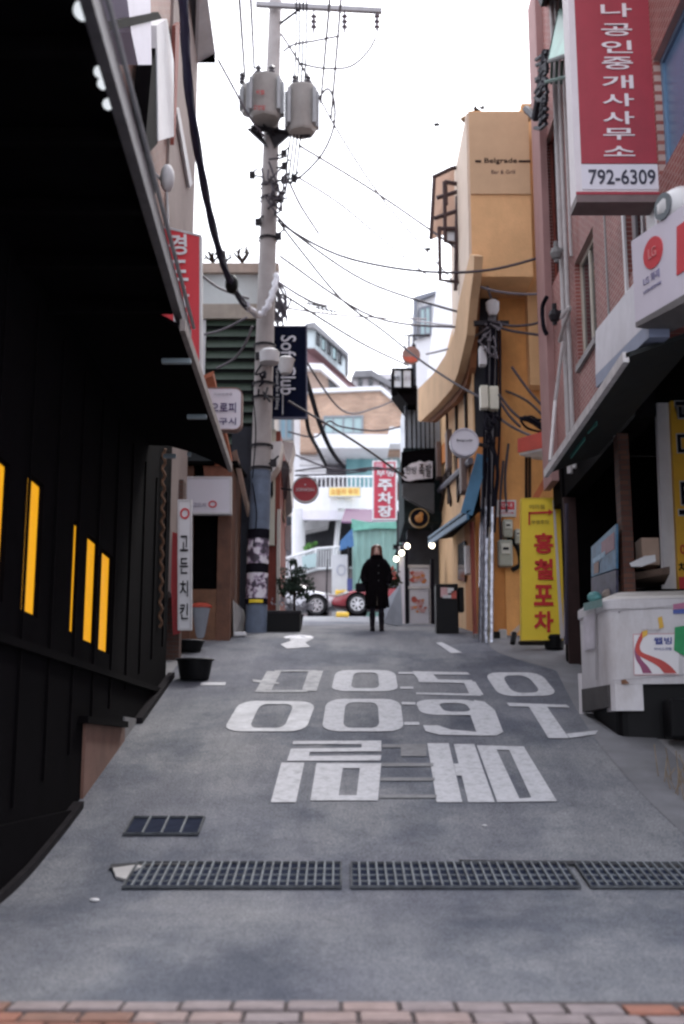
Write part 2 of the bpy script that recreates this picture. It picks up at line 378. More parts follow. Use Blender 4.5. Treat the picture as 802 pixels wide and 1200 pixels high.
MARKZ = .016
class Marks:
    def __init__(s): s.mb = MB(); s.k = 0
    def poly(s, pts):
        s.k += 1; s.mb.add([G(x, y, MARKZ) + Vector((0, 0, .0006*(s.k % 5))) for x, y in pts], [tuple(range(len(pts)))]); return s
    def ring(s, out, inn):
        s.k += 1; o = [G(x, y, MARKZ) for x, y in out]; i_ = [G(x, y, MARKZ) for x, y in inn]; n = len(o)
        s.mb.add([p + Vector((0, 0, .0006*(s.k % 5))) for p in o + i_], [(a, (a+1) % n, n+(a+1) % n, n+a) for a in range(n)]); return s
def rr(tl, tr, br, bl, r=.22, n=4):        # rounded quad outline
    q = [tl, tr, br, bl]; out = []
    B = lambda s, t: tuple((q[0][i]*(1-s)+q[1][i]*s)*(1-t) + (q[3][i]*(1-s)+q[2][i]*s)*t for i in (0, 1))
    for cx, cy, a0 in ((r, r, 180), (1-r, r, 270), (1-r, 1-r, 0), (r, 1-r, 90)):
        for k in range(n+1):
            a = R(a0 + 90*k/n); out.append(B(cx + r*math.cos(a), cy + r*math.sin(a)))
    return out
rt = T('road_lettering', 'white painted upside-down lettering across the road, three lines read from uphill', 'road marking', (0, 15, gz(15)))
def mark(m, name, mat=paint): m.mb.build(name, mat, rt)
mark(Marks().poly([(330,893.7),(357,893.7),(347,940),(317.5,940)]).ring([(371,894.5),(447,894.5),(443,938),(364,938)], [(402,900),(422,900),(418,932),(397,932)])
     .poly([(344,868.5),(447,868),(447,872),(343,872)]).poly([(341,877.5),(447,876),(447,880.5),(340,881.5)]).poly([(338,886),(447,885),(446,891),(336.5,891.5)])
     .poly([(424,869),(447,869),(447,880),(424,880)]).poly([(341,878),(364,878),(361,891),(337,891)]), 'letter')
mark(Marks().poly([(501,871),(526,871),(542,940),(512,940)]).poly([(532,872),(556,872),(580,940),(549,940)]).poly([(532,895),(545,895),(549,909),(535,909)])
     .ring([(559,873.5),(614,875),(653,939),(583,940)], [(582,878.5),(597,879),(623,935),(609,936)]), 'letter')
for wp_ in ([(447,894),(508,894),(508,898),(447,898)], [(446,911),(510,911),(510,915),(446,915)], [(445,931),(512,931),(512,935),(445,935)], [(448,872),(500,872),(500,886),(470,886),(470,876),(448,876)]): mark(Marks().poly(wp_), 'worn_stroke', M('faint_paint', (.17, .17, .18), .85, .3, 6, dirt=.8, dirtcol=(.14, .14, .15)))
mark(Marks().ring(rr((282,821),(371,822),(358,857),(261,857)), rr((305,825),(345,825),(333,853),(292,853))), 'digit', M('road_paint_thin', (.5, .5, .52), .8, .2, 4, dirt=.7, dirtcol=(.2, .2, .21)))
mark(Marks().ring(rr((383,819),(469,819),(474,857),(377,857)), rr((405,823),(443,823),(445,853),(402,853))), 'digit')
mark(Marks().ring(rr((486,819.5),(560,820),(570,838),(494,838), .3), rr((513,823.5),(546,824),(553,834),(521,834), .3))
     .poly([(556,820.5),(568,822.5),(580,832),(590,858),(582,862),(560,862),(550,834)]).poly([(496,850),(513,850),(528,855),(562,858),(562,862),(515,861),(499,857)]), 'digit')
mark(Marks().poly([(594,823.5),(664,826),(668,829),(597,827.5)]).poly([(620,828),(641,828),(667,865),(643,865)]).poly([(664,860),(701,856),(698,860.5),(668,865)]), 'digit')
mark(Marks().poly([(313,786.5),(330,786.5),(317,811),(299,811)]).poly([(296,796),(328,800),(326,802),(297,799)]).poly([(362,786),(379,786),(371,810),(354,809)])
     .poly([(322,785.5),(372,785.5),(372,787),(322,787)]).poly([(312,808.5),(362,808.5),(360,811),(312,811)]), 'digit', paintw)
mark(Marks().ring(rr((394,785),(463,785.5),(467,810),(388,810)), rr((415,788),(443,788),(445,806.5),(411,806.5))), 'digit')
for wp_ in ([(467,787.5),(484,787.5),(484,789.5),(467,789.5)], [(469,804.5),(484,804.5),(485,807),(469,807)], [(471,822.5),(487,823),(487,825.5),(471,825.5)], [(474,846),(491,846),(492,849.5),(474,849.5)]): mark(Marks().poly(wp_), 'colon_dot')
mark(Marks().poly([(484,786.5),(548,788),(551,790.5),(485,790)]).poly([(484,788),(506,788),(514,797),(491,797)]).poly([(490,796),(553,797),(556,800.5),(491,799.5)])
     .poly([(543,798),(557,799),(567,814.5),(551,814.5)]).poly([(488,811.5),(563,813),(564,815.5),(488,813.5)]), 'digit')
mark(Marks().ring(rr((567,788),(633,788),(655,815),(586,816), .25), rr((588,791.5),(618,791.5),(635,811.5),(601,812), .3)), 'digit')
def mk(pts, label, mat=paint): 
    m = Marks().poly(pts); solo('road_line', m.mb, mat, label, 'road marking')
mk([(236,799.5),(265,799.5),(264,803),(235,803)], 'short white dash on the road beside the left gutter')
mk([(511,753),(518,752.5),(542,765),(529,765.5)], 'short slanting white dash near the top of the slope')
mk([(338,745),(352,743.5),(368,748),(358,753),(364,758),(336,760),(329,755),(341,751)], 'worn white arrow-like blotch on the road before the pole')

# -------- kerb pavers at the foot of the slope
def pcol(name, c): return M(name, c, .85, .2, 9, bump=.3, bscale=60, dirt=.35, dirtcol=(.14, .1, .09))
pm = [pcol('paver_terracotta', (.26, .11, .075)), pcol('paver_pink', (.27, .20, .185)), pcol('paver_grey', (.23, .19, .19)), pcol('paver_brown', (.19, .10, .075))]
ps = structure('paving_strip', strip_mesh(-3.2, 3.2, [5.9, 6.2, 6.45, 6.64], .010, 2), M('paver_joint', (.07, .055, .055), .95, .3, 8))
rg = random.Random(3)
for row in range(3):
    x = -3.1 + (row % 2)*.13
    while x < 2.6:
        w_ = .255 + rg.uniform(-.02, .02); yb = 6.60 - row*.20 - .04*max(0, x)**1.5 + rg.uniform(-.012, .012)
        h = .02 + rg.uniform(-.006, .008)
        m = MB(); z0 = gz(yb) + .011; m.bbox(x, x+w_, yb-.175, yb, z0-.01, z0+h*.6, .006)
        t_ = min(1, max(0, (x+1.5)/.8)) * min(1, max(0, (1.4-x)/.7))
        mt = rg.choice(pm[1:3]) if rg.random() < t_ else rg.choice([pm[0], pm[0], pm[3], pm[2]])
        m.build('paver', mt, ps); x += w_ + .024
# -------- drain grates
grm = M('grate_steel', (.15, .165, .18), .7, .35, 10, spec=.2, dirt=.7, dirtcol=(.06, .05, .05))
wellm = M('drain_well', (.016, .02, .036), .9, .3, 8, spec=.03)
def grate(xl, xr, ya, yb, nb, rows, label, slope=0.0):
    o = T('drain_grate', label, 'drain', ((xl+xr)/2, (ya+yb)/2, gz((ya+yb)/2)), 0, 'steel drain grates set in the road')
    Z = lambda y: gz(y) + .02
    MB().add([(xl, ya, Z(ya)), (xr, ya, Z(ya)), (xr, yb, Z(yb)), (xl, yb, Z(yb))], [(0, 1, 2, 3)]).build('well', wellm, o)  # flat near-black plate stands in for the shaded trench under the bars
    t = .016
    fr = MB().ring([(xl,ya,Z(ya)),(xr,ya,Z(ya)),(xr,yb,Z(yb)),(xl,yb,Z(yb))], [(xl+t,ya+t,Z(ya)),(xr-t,ya+t,Z(ya)),(xr-t,yb-t,Z(yb)),(xl+t,yb-t,Z(yb))], (0, 0, .02)); fr.build('frame', M('grate_frame', (.075, .08, .088), .85, .35, 10, spec=.1, dirt=.6), o)
    for k in range(1, nb):
        x = xl + (xr-xl)*k/nb; m = MB(); m.prism([(x-.007, ya+t, Z(ya)+.002), (x+.007, ya+t, Z(ya)+.002), (x+.007, yb-t, Z(yb)+.002), (x-.007, yb-t, Z(yb)+.002)], (0, 0, .02)); m.build('bar', grm, o)
    for k in range(1, rows):
        y = ya + (yb-ya)*k/rows; m = MB(); m.box(xl+t, xr-t, y-.006, y+.006, Z(y)+.004, Z(y)+.017); m.build('cross_bar', grm, o)
    return o
a = G(155, 1044); b = G(163, 1015); 
Yn, Yf = a.y, b.y
xat = lambda px, Y=None: (px-401)/FPX*((Yn+Yf)/2)*1.0*1.0
def gx(px): return G(px, 1030).x
grate(gx(152), gx(401), Yn, Yf, 24, 4, 'leftmost long steel drain grate across the road')
grate(gx(411), gx(672), Yn, Yf-.01, 25, 4, 'middle long steel drain grate across the road')
grate(gx(682), gx(860), Yn, Yf-.01, 17, 4, 'rightmost long steel drain grate running to the edge')
c0, c1, c2 = G(148, 981), G(238, 981), G(200, 961)
grate(G(150,971).x, G(237,971).x, c0.y, c2.y, 4, 1, 'small four-slot drain grate near the left wall')
def gap(pts, label):
    m = MB(); m.prism([G(x, y, .02) for x, y in pts], (0, 0, .012)); solo('asphalt_lip', m, M('tar', (.02, .02, .024), .9, .3, 8), label, 'crack')  # black strip along the crack paints the shadow of the raised edge
gap([(130,1014),(180,1011),(232,1012),(233,1015),(180,1015),(150,1018),(128,1019)], 'black broken asphalt lip behind the left drain grate')
gap([(538,1009),(600,1010),(700,1010.5),(803,1014),(803,1018),(700,1014),(600,1013.5),(545,1012)], 'black asphalt lip behind the right drain grates')
m = MB(); m.prism([G(x, y, .012) for x, y in [(132,1020),(160,1016),(170,1018),(155,1024),(148,1033),(136,1030)]], (0, 0, .02)); solo('rubble', m, conc, 'pale broken concrete lump at the left end of the drain', 'rubble')
def pebble(px, py, s, label):
    m = MB(); c = G(px, py, .01); m.ball(c + Vector((0, 0, s*.3)), s, 8, (1.4, .9, .5)); solo('litter', m, whited, label, 'litter', smooth=True)
pebble(111, 1056, .028, 'tiny white scrap on the asphalt left of the drain'); pebble(568, 968, .018, 'tiny white speck on the bare asphalt above the drain')

# ================================================================= LEFT SIDE
LX = -2.6
yel = M('lit_yellow_glass', (.6, .3, .01), .5, .15, 3, emit=((1, .44, .012), .20))
db = T('dark_building', 'black-fronted building with lit yellow slit windows under deep canopies', 'building', (-5, 10, 0))
slits = [((-6,534),(12,545),(2,706),(-12,697)), ((33,560),(52,569),(44,719),(25,716)), ((87.5,610),(94.5,615),(88.5,744),(82,741)), ((103,627),(116,636),(109.5,756),(98,751)), ((120,645),(132.5,653),(128,767),(117,762))]
holes = []
Q = []
for s in slits:
    q = [PX(x, y, LX) for x, y in s]; Q.append(q)
mb = MB(); zb = -.2
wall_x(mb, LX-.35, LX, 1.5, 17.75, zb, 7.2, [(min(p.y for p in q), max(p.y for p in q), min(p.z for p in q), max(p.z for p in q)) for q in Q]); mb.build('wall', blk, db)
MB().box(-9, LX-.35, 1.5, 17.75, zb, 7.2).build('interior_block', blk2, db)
for q in Q:
    y0, y1, z0, z1 = min(p.y for p in q), max(p.y for p in q), min(p.z for p in q), max(p.z for p in q)
    mbw = MB(); b_ = .06
    qq = [(LX-.02, y0, z1), (LX-.02, y1, z1), (LX-.02, y1, z0), (LX-.02, y0, z0)]
    mbw.ring(qq, [(LX-.02, y0+.015, z1-.02), (LX-.02, y1-.015, z1-.02), (LX-.02, y1-.015, z0+.02), (LX-.02, y0+.015, z0+.02)], (-.05, 0, 0)); f = mbw.build('window', blk2, db)
    MB().prism([(LX-.04, y0+.015, z0+.02), (LX-.04, y1-.015, z0+.02), (LX-.04, y1-.015, z1-.02), (LX-.04, y0+.015, z1-.02)], (-.01, 0, 0)).build('pane', yel, f)
for k in range(16):     # cladding boards
    y = 3.0 + k*.95
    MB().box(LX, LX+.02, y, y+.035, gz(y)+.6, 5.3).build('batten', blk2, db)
MB().box(LX, LX+.06, 2, 17.5, 2.35, 2.42).build('sill_rail', blk2, db)
# plinth and kerb foot
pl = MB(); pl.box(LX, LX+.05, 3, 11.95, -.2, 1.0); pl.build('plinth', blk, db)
q0, q1 = PX(100, 848, LX+.02), PX(146, 851, LX+.02)
st = MB(); ya, yb = q0.y, q1.y
st.prism([(LX+.03, ya, gz(ya)-.2), (LX+.03, yb, gz(yb)-.2), (LX+.03, yb, q0.z), (LX+.03, ya, q0.z)], (-.03, 0, 0)); st.build('step_wall', M('brown_concrete', (.16, .085, .065), .9, .2, 3, dirt=.5), db)
MB().box(LX-.02, LX+.10, 11.95, 14.2, q0.z, q0.z+.07).build('ledge', blk2, db)
st = MB(); y2 = PX(168, 850, LX).y; st.prism([(LX+.02, yb, gz(yb)-.2), (LX+.02, y2, gz(y2)-.2), (LX+.02, y2, 1.95), (LX+.02, yb, 1.95)], (-.02, 0, 0)); st.build('step_wall', concd, db, label='grey lower step wall')
kb = MB()
def kerb(y0, y1, w_, h, n=14):
    m = MB()
    for i in range(n):
        a = y0 + (y1-y0)*i/n; b = y0 + (y1-y0)*(i+1)/n
        m.add([(LX+.0, a, gz(a)), (LX+w_, a, gz(a)), (LX+w_, a, gz(a)+h), (LX, a, gz(a)+h), (LX, b, gz(b)), (LX+w_, b, gz(b)), (LX+w_, b, gz(b)+h), (LX, b, gz(b)+h)], [(1, 2, 6, 5), (2, 3, 7, 6), (0, 3, 2, 1), (4, 5, 6, 7)])
    return m
kbm = M('kerb_black', (.016, .014, .016), .9, .3, 6, spec=.05)
structure('kerb', kerb(3, 11.9, .10, .07), kbm); structure('kerb', kerb(15.2, 18.0, .10, .08), kbm)
# main canopy
cA, cB = PZ(100, 2, 5.45), PZ(216, 398, 5.45)
dx = (cB - cA) / (cB.y - cA.y)
cN = cA - dx*(cA.y - 1.0)
yE = PZ(205, 362, 5.45).y
cE = cA + dx*(yE - cA.y)
c1_ = T('canopy', 'long black street canopy with grey metal edge over the dark frontage', 'canopy', (LX, 6, 5.4))
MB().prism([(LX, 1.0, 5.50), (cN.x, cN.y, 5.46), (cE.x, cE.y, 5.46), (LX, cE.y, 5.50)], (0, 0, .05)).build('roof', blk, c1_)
m = MB(); m.prism([cN + Vector((0, 0, -.10)), cN + Vector((0, 0, .09)), cN + Vector((.07, 0, .09)), cN + Vector((.07, 0, -.10))], cB - cN); m.build('edge_beam', greyfascia, c1_)
m = MB(); m.tube([cN + Vector((.09, 0, .12)), cB + Vector((.09, 0, .12))], .018, 6); m.build('gutter', M('grey_pipe', (.3, .3, .31), .5, .2, 5, metal=.3), c1_)
for k in range(9):
    y = 2 + k; MB().box(LX, cN.x + dx.x*(y-1)-.01, y, y+.08, 5.36, 5.46).build('rafter', blk2, c1_)
lampw = M('frosted_lamp', (.8, .8, .82), .3, .03, 3, emit=((.9, .95, 1), .25))
for (px, py, r) in ((98, 12, .055), (117, 84, .035), (121, 98, .035), (127, 122, .035), (217, 402, .05)):
    p = PZ(px, py, 5.42); m = MB(); m.ball(p, r, 12)
    solo('canopy_lamp', m, lampw, {98: 'round white lamp on the canopy edge at the top left', 117: 'uppermost of three small white lamps along the canopy edge', 121: 'middle of three small white lamps along the canopy edge', 127: 'lowest of three small white lamps along the canopy edge', 217: 'white ball lamp at the far end of the canopy edge'}[px], 'lamp', 'white lamps on the canopy edge', smooth=True)
# lower hood canopy
zl = 5.28
lA, lB = PZ(219, 404, zl), PZ(268, 548, zl)
c2_ = T('canopy', 'lower black hood canopy beyond the red hanging sign, with grey edge bar', 'canopy', (LX, 13, zl))
yA = PZ(205, 380, zl).y
def arch(y, xo):
    return [Vector((LX, y, zl+.35)), Vector((LX*.75+xo*.25, y, zl+.34)), Vector((LX*.45+xo*.55, y, zl+.25)), Vector((LX*.2+xo*.8, y, zl+.13)), Vector((xo, y, zl))]
xf = lambda y: lA.x + (lB.x-lA.x)*(y-lA.y)/(lB.y-lA.y)
m = MB(); rings = []
for i in range(8):
    y = yA + (lB.y - yA)*i/7; o_ = arch(y, xf(y)); rings.append([p for p in o_] + [p - Vector((0, 0, .04)) for p in reversed(o_)])
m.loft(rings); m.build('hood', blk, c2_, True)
m = MB(); s0 = Vector((xf(yA), yA, zl)); m.prism([s0 + Vector((0, 0, -.06)), s0 + Vector((0, 0, .05)), s0 + Vector((.05, 0, .05)), s0 + Vector((.05, 0, -.06))], lB - s0); m.build('edge_beam', M('worn_grey_beam', (.2, .17, .16), .6, .3, 7), c2_)
for (px, py, w_) in ((207, 424, .28), (231, 489, .22), (199, 535, .16), (222, 533, .05)):
    p = PZ(px, py, zl-.12); m = MB(); m.bbox(p.x-w_/2, p.x+w_/2, p.y-.03, p.y+.03, p.z-.02, p.z+.03, .01)
    solo('tube_light', m, M('unlit_tube', (.22, .27, .30), .3, .1, 3), {207: 'dim tube light nearest under the lower canopy', 231: 'second dim tube light under the lower canopy', 199: 'small dim fitting by the dark wall corner', 222: 'tiny dim bulb at the far end under the lower canopy'}[px], 'lamp')
# twisted brown strip standing in for the lit brick corner of the wall
p0, p1 = PX(192.5, 526, LX+.03), PX(188, 735, LX+.03)
m = MB(); n = 60
m.tube([lerp(p0, p1, i/n) + Vector((.022*math.cos(i*1.4), .022*math.sin(i*1.4), 0)) for i in range(n+1)], .022, 6)
solo('rope', m, M('brown_rope', (.14, .075, .045), .9, .4, 30), 'knotted brown rope hanging down the dark wall end', 'rope')

# upper brick house
yb_ = 2.72*FPX/170/1.0
LB = -2.75
ye = PX(229, 100, LB).y
bh = T('brick_house', 'brown brick house rising above the black canopies on the left', 'building', (LB-3, 15, 2))
y1g = PX(198, 100, LB).y
hq = [PX(x, y, LB) for x, y in ((138,-60),(158,-40),(158,75),(150,72))]
w1 = (PX(145, 0, LB).y, PX(176, 0, LB).y); 
mb = MB(); wall_x(mb, LB-.3, LB, 8.5, y1g, 5.6, 16.5, [(11.2, 12.6, 9.2, 12.6)]); mb.build('wall', brickL, bh)
MB().box(LB-6, LB-.3, 8.5, ye, 5.6, 16.5).build('core', blk2, bh)
MB().box(LB-.3, LB+.04, y1g, ye, 4.0, 16.5).build('wall', M('beige_render', (.23, .18, .165), .9, .12, 1.5, dirt=.4, dirtcol=(.15, .12, .11)), bh, label='beige rendered end bay')
window(bh, [(LB, 11.2, 12.6), (LB, 12.6, 12.6), (LB, 12.6, 9.2), (LB, 11.2, 9.2)], XU, white, glassd, 2, 1)
def on(px, py, x): return PX(px, py, x)
def panelx(name, pts, x, t, mat, par, label=None):
    m = MB(); m.prism([PX(px, py, x) for px, py in pts], (-t, 0, 0)); return m.build(name, mat, par, label=label)
panelx('window_box', [(146,-30),(176,-30),(178,76),(162,76),(154,38)], LB+.45, .4, M('lilac_white_panel', (.44, .42, .52), .5, .06, 2), bh)
panelx('bracket', [(125,26),(186,14),(190,22),(126,37)], LB+.47, .06, blk2, bh)
panelx('shutter', [(184,30),(196,22),(204,72),(204,160),(186,165)], LB+.3, .25, white, bh)
panelx('shutter_post', [(178,78),(184,50),(185,168),(176,178),(171,160)], LB+.28, .2, blk2, bh)
panelx('pipe', [(207,128),(210,126),(226,215),(223,220)], LB+.1, .05, whited, bh)
panelx('corner_strip', [(206,30),(211,26),(206,160),(204,170)], LB+.12, .06, redbrown, bh)
# dark recess window near canopy
panelx('recess', [(157,165),(170,158),(184,222),(176,240)], LB+.05, .04, blk2, bh)
# lamp / cctv
m = MB(); p = PX(196, 215, LB+.3); m.ball(p + Vector((0, 0, .08)), .13, 12, (.8, 1, 1.6)); m.cyl(p + Vector((0, 0, -.05)), p + Vector((-.3, 0, .3)), .02, n=6); m.cyl(p + Vector((0, 0, -.1)), p + Vector((.02, .1, -.6)), .018, n=6)
solo('wall_lamp', m, whited, 'white bulb-shaped wall lamp above the red hanging sign', 'lamp', smooth=True)
# eave / gutter at very top
p = PY(238, 70, ye+.2); m = MB()
m.prism([PY(209, -60, ye-2.5), PY(228, 72, ye), PY(249, 62, ye), PY(232, -60, ye-2.5)], (0, 0, .12)); m.build('eave', greyfascia, bh)
m = MB(); m.prism([PY(232, -60, ye-2.5), PY(249, 62, ye), PY(249, 74, ye), PY(228, 74, ye)], (.06, 0, 0)); m.build('gutter', M('pale_gutter', (.5, .5, .52), .5, .1, 3), bh)

def hsign(name, q, d, mp, me, label, cat='sign', fr=.025, group=None, dirv=(0, 1, 0)):
    """flat box sign; q tl,tr,br,bl front corners; d thickness"""
    q = [Vector(p) for p in q]; c = sum(q, Vector()) / 4; o = T(name, label, cat, (c.x, c.y, min(p.z for p in q)), 0, group)
    dv = Vector(dirv) * d
    MB().prism(q, dv).build('panel', mp, o)
    W_ = (q[1]-q[0]).length; H_ = (q[3]-q[0]).length; a = fr/W_; b = fr/H_
    q2 = [p - dv.normalized()*.012 for p in q]
    MB().ring([bil(q2, -a*.3, -b*.3), bil(q2, 1+a*.3, -b*.3), bil(q2, 1+a*.3, 1+b*.3), bil(q2, -a*.3, 1+b*.3)], [bil(q2, a, b), bil(q2, 1-a, b), bil(q2, 1-a, 1-b), bil(q2, a, 1-b)], dv + dv.normalized()*.02).build('frame', me, o)
    return o
def W4(px0, py0, px1, py1, Y): return [PY(px0, py0, Y), PY(px1, py0, Y), PY(px1, py1, Y), PY(px0, py1, Y)]
# red hanging sign
Ys = 16.2
q = [PY(176, 262, Ys), PY(236, 276, Ys), PY(236, 440, Ys), PY(176, 440, Ys)]
s = hsign('hanging_sign', q, .12, redsign, whited, 'tall red hanging sign with white brush lettering behind the canopy edge')
d_ = Vector((0, -.02, 0))
vtext('경드나무', PY(208, 272, Ys)+d_, PY(213, 395, Ys)+d_, XU, .27, white, s, .8, .018)
m = MB(); m.cyl(PY(200, 290, Ys+.1), Vector((LB, Ys+.1, PY(200, 290, Ys).z)), .03, n=8); m.cyl(PY(200, 420, Ys+.1), Vector((LB, Ys+.1, PY(200, 420, Ys).z)), .03, n=8); m.build('bracket', darkmetal, s)
# rounded white light box
Ys = 19.0
def rrect(c, w_, h_, r, Y, n=5):
    out = []
    for cx, cz, a0 in ((w_/2-r, h_/2-r, 0), (-w_/2+r, h_/2-r, 90), (-w_/2+r, -h_/2+r, 180), (w_/2-r, -h_/2+r, 270)):
        for k in range(n+1): a = R(a0+90*k/n); out.append(Vector((c.x+cx+r*math.cos(a), Y, c.z+cz+r*math.sin(a))))
    return out
c = PY(258, 479, Ys); s = T('light_box_sign', 'small rounded white light box sign with purple brush lettering', 'sign', (c.x, Ys, c.z-.4))
MB().prism(rrect(c, .72, .72, .12, Ys), (0, .18, 0)).build('panel', whitesign, s)
MB().ring(rrect(c, .73, .73, .12, Ys-.01), rrect(c, .69, .69, .1, Ys-.01), (0, .2, 0)).build('rim', M('brown_rim', (.2, .12, .1), .6, .1, 4), s)
text('오로피', PY(262, 478, Ys)+d_, XU, ZU, .42, .17, purpleink, s, off=.012); text('구시', PY(267, 494, Ys)+d_, XU, ZU, .28, .12, purpleink, s, off=.01); text('커피전문점', PY(262, 462, Ys)+d_, XU, ZU, .3, .04, M('grey_ink', (.4, .38, .42), .6, .1, 4), s)
m = MB(); m.cyl((c.x-.3, Ys+.09, c.z), (LX, Ys+.09, c.z), .025, n=8); m.build('bracket', darkmetal, s)

# wooden shop
WY = 21.3
wx = PY(272, 600, WY).x
ws = T('wooden_shop', 'small brown timber shop front with dark doorway beside the pole', 'building', (-4, 22, gz(22)))
ztop = PY(272, 546, WY).z
xa, xb = PY(322/1, 0, WY).x, wx
xd0, xd1 = PY(226, 600, WY).x, PY(256, 600, WY).x
m = MB(); m.box(xd1, wx, WY, 23.6, gz(22)-.6, ztop); m.build('corner_post', brownwood, ws)
m = MB(); m.box(-8, xd0, WY, 23.6, gz(22)-.6, ztop); m.build('wall', brownwood, ws)
m = MB(); m.box(xd0, xd1, WY+.25, 23.5, gz(22)-.6, ztop-.02); m.build('doorway', blk2, ws)
m = MB(); m.box(xd0, xd1, WY+.05, WY+.16, gz(22)-.3, PY(240, 690, WY).z); m.build('door_panel', M('brown_panel', (.16, .075, .04), .7, .3, 4), ws)
m = MB(); m.prism([PY(236, 446, WY-1.4), PY(250, 440, WY-1.4), PY(273, 546, WY-.1), PY(252, 546, WY-.1)], (0, .05, .1)); m.build('roof_flashing', M('orange_brown', (.32, .10, .05), .8, .25, 4, dirt=.4), ws)
m = MB(); m.prism([PY(272, 530, WY+.1), PY(275, 528, WY+.1), PY(291, 596, WY+1.6), PY(290, 606, WY+1.6)], (.04, 0, .02)); m.build('barge_board', M('tan_board', (.42, .3, .24), .7, .15, 5), ws)
m = MB(); m.prism([(-8, WY-.15, ztop), (wx+.1, WY-.15, ztop), (wx+.1, 23.8, ztop+.3), (-8, 23.8, ztop+.3)], (0, 0, .06)); m.build('roof', blk2, ws)
# fascia over the awning (brown)
m = MB(); m.prism([PY(238, 546, WY-.06), PY(272, 546, WY-.06), PY(272, 560, WY-.06), PY(240, 560, WY-.06)], (0, .04, 0)); m.build('fascia', M('rust_fascia', (.2, .08, .05), .8, .3, 5), ws)
Ys = 20.9
s = hsign('shop_sign', W4(212, 559, 271, 602, Ys), .12, whitesign, whited, 'wide white signboard over the timber shop doorway with red emblem')
cc = PY(249.5, 591, Ys) + d_; m = MB(); n = 24
m.ring([cc + Vector((math.cos(2*math.pi*k/n)*.075, 0, math.sin(2*math.pi*k/n)*.065)) for k in range(n)], [cc + Vector((math.cos(2*math.pi*k/n)*.05, 0, math.sin(2*math.pi*k/n)*.042)) for k in range(n)], (0, .01, 0)); m.build('emblem', redsign, s)
text('고드시', PY(234, 592, Ys)+d_, XU, ZU, .22, .08, purpleink, s)
Ys = 18.6
s = hsign('banner_sign', W4(209, 586, 224.5, 738, Ys), .05, white, whited, 'narrow white vertical banner with black brush lettering and red emblem')
vtext('고든치킨', PY(216, 624, Ys)+d_, PY(216, 730, Ys)+d_, XU, .13, ink, s, .7, .01)
cc = PY(217, 602, Ys) + d_; m = MB(); m.ring([cc + Vector((math.cos(2*math.pi*k/n)*.075, 0, math.sin(2*math.pi*k/n)*.09)) for k in range(n)], [cc + Vector((math.cos(2*math.pi*k/n)*.05, 0, math.sin(2*math.pi*k/n)*.06)) for k in range(n)], (0, .01, 0)); m.build('emblem', redsign, s)
Ys = 18.8
m = MB(); m.prism([PY(198, 622, Ys), PY(211, 626, Ys), PY(211, 742, Ys), PY(203, 744, Ys)], (0, .03, 0)); solo('upright_sign', m, M('dull_red', (.32, .035, .04), .7, .15, 3), 'dull red upright board beside the white vertical banner', 'sign')
m = MB(); m.box(-6, PY(214, 600, 19.4).x, 19.4, 19.7, gz(19)-.2, PY(200, 562, 19.4).z); wl_ = solo('garden_wall', m, brickLx, 'dark brown brick wall end behind the red panel', 'wall')
# rubbish bin
bp_ = G(236, 749); o = T('rubbish_bin', 'grey plastic bin with red-orange lid before the timber shop', 'bin', bp_)
def lathe(prof, c, n=24, sx=1, sy=1): 
    c = Vector(c); return [[c + Vector((math.cos(2*math.pi*k/n)*r*sx, math.sin(2*math.pi*k/n)*r*sy, z)) for k in range(n)] for r, z in prof]
Hb = PY(236, 712, bp_.y).z - bp_.z
m = MB(); m.loft(lathe([(.16, 0), (.17, .02), (.225, Hb-.03), (.235, Hb)], bp_)); m.build('body', M('grey_plastic', (.27, .29, .33), .5, .12, 4), o, True)
m = MB(); m.loft(lathe([(.25, Hb-.02), (.255, Hb+.01), (.2, Hb+.06), (.06, Hb+.1), (.02, Hb+.11)], bp_)); m.build('lid', M('red_plastic', (.5, .08, .05), .45, .15, 5), o, True)
def tub(px, py, r, h, label):
    b = G(px, py); o = T('tub', label, 'tub', b); m = MB(); m.loft(lathe([(r*.75, 0), (r*.8, .02), (r*.97, h), (r*1.05, h+.01), (r*1.05, h+.03), (r*.95, h+.03), (r*.9, h-.03), (r*.02, h-.04)], b)); m.build('bowl', blkplastic, o, True)
    m = MB(); m.loft(lathe([(r*1.04, h+.012), (r*1.08, h+.02), (r*1.04, h+.034)], b)); m.build('rim', M('grey_rim', (.06, .06, .065), .4, .1, 4), o, True)
tub(228, 797, .27, .28, 'large black round tub at the left wall foot'); tub(221, 764, .26, .16, 'low black basin behind the large tub')
# ------------------------------------------------ green louvred house behind the pole
LY = 24.2
gh = T('louvred_house', 'house with dark green louvred upper wall and white parapet behind the pole', 'building', (-4, 26, gz(25)))
def bpx(mb, px0, py0, px1, py1, Y, d): a = PY(px0, py0, Y); b = PY(px1, py1, Y); return mb.box(min(a.x, b.x), max(a.x, b.x), Y, Y+d, min(a.z, b.z), max(a.z, b.z))
xr = PY(312, 500, LY).x
m = MB(); m.box(-9, xr, LY, LY+3, gz(24)-.8, PY(300, 372, LY).z); m.build('wall', M('black_green_wall', (.014, .018, .02), .7, .3, 3), gh)
slm = M('green_louvre', (.03, .052, .034), .5, .2, 5, dirt=.4)
for k in range(12):
    y0 = 374 + k*12.6; a = PY(239, y0, LY); b = PY(301, y0+9.5, LY)
    m = MB(); m.prism([(a.x-1.2, LY-.02, a.z), (a.x-1.2, LY-.02, b.z+.03), (a.x-1.2, LY-.1, b.z-.0), (a.x-1.2, LY-.09, b.z+.02)], (b.x-a.x+1.2, 0, 0)); m.build('louvre', slm, gh)
m = MB(); bpx(m, 200, 356, 322, 373, LY-.15, .2); m.build('cornice', M('tan_cornice', (.38, .33, .28), .8, .15, 3, dirt=.5), gh)
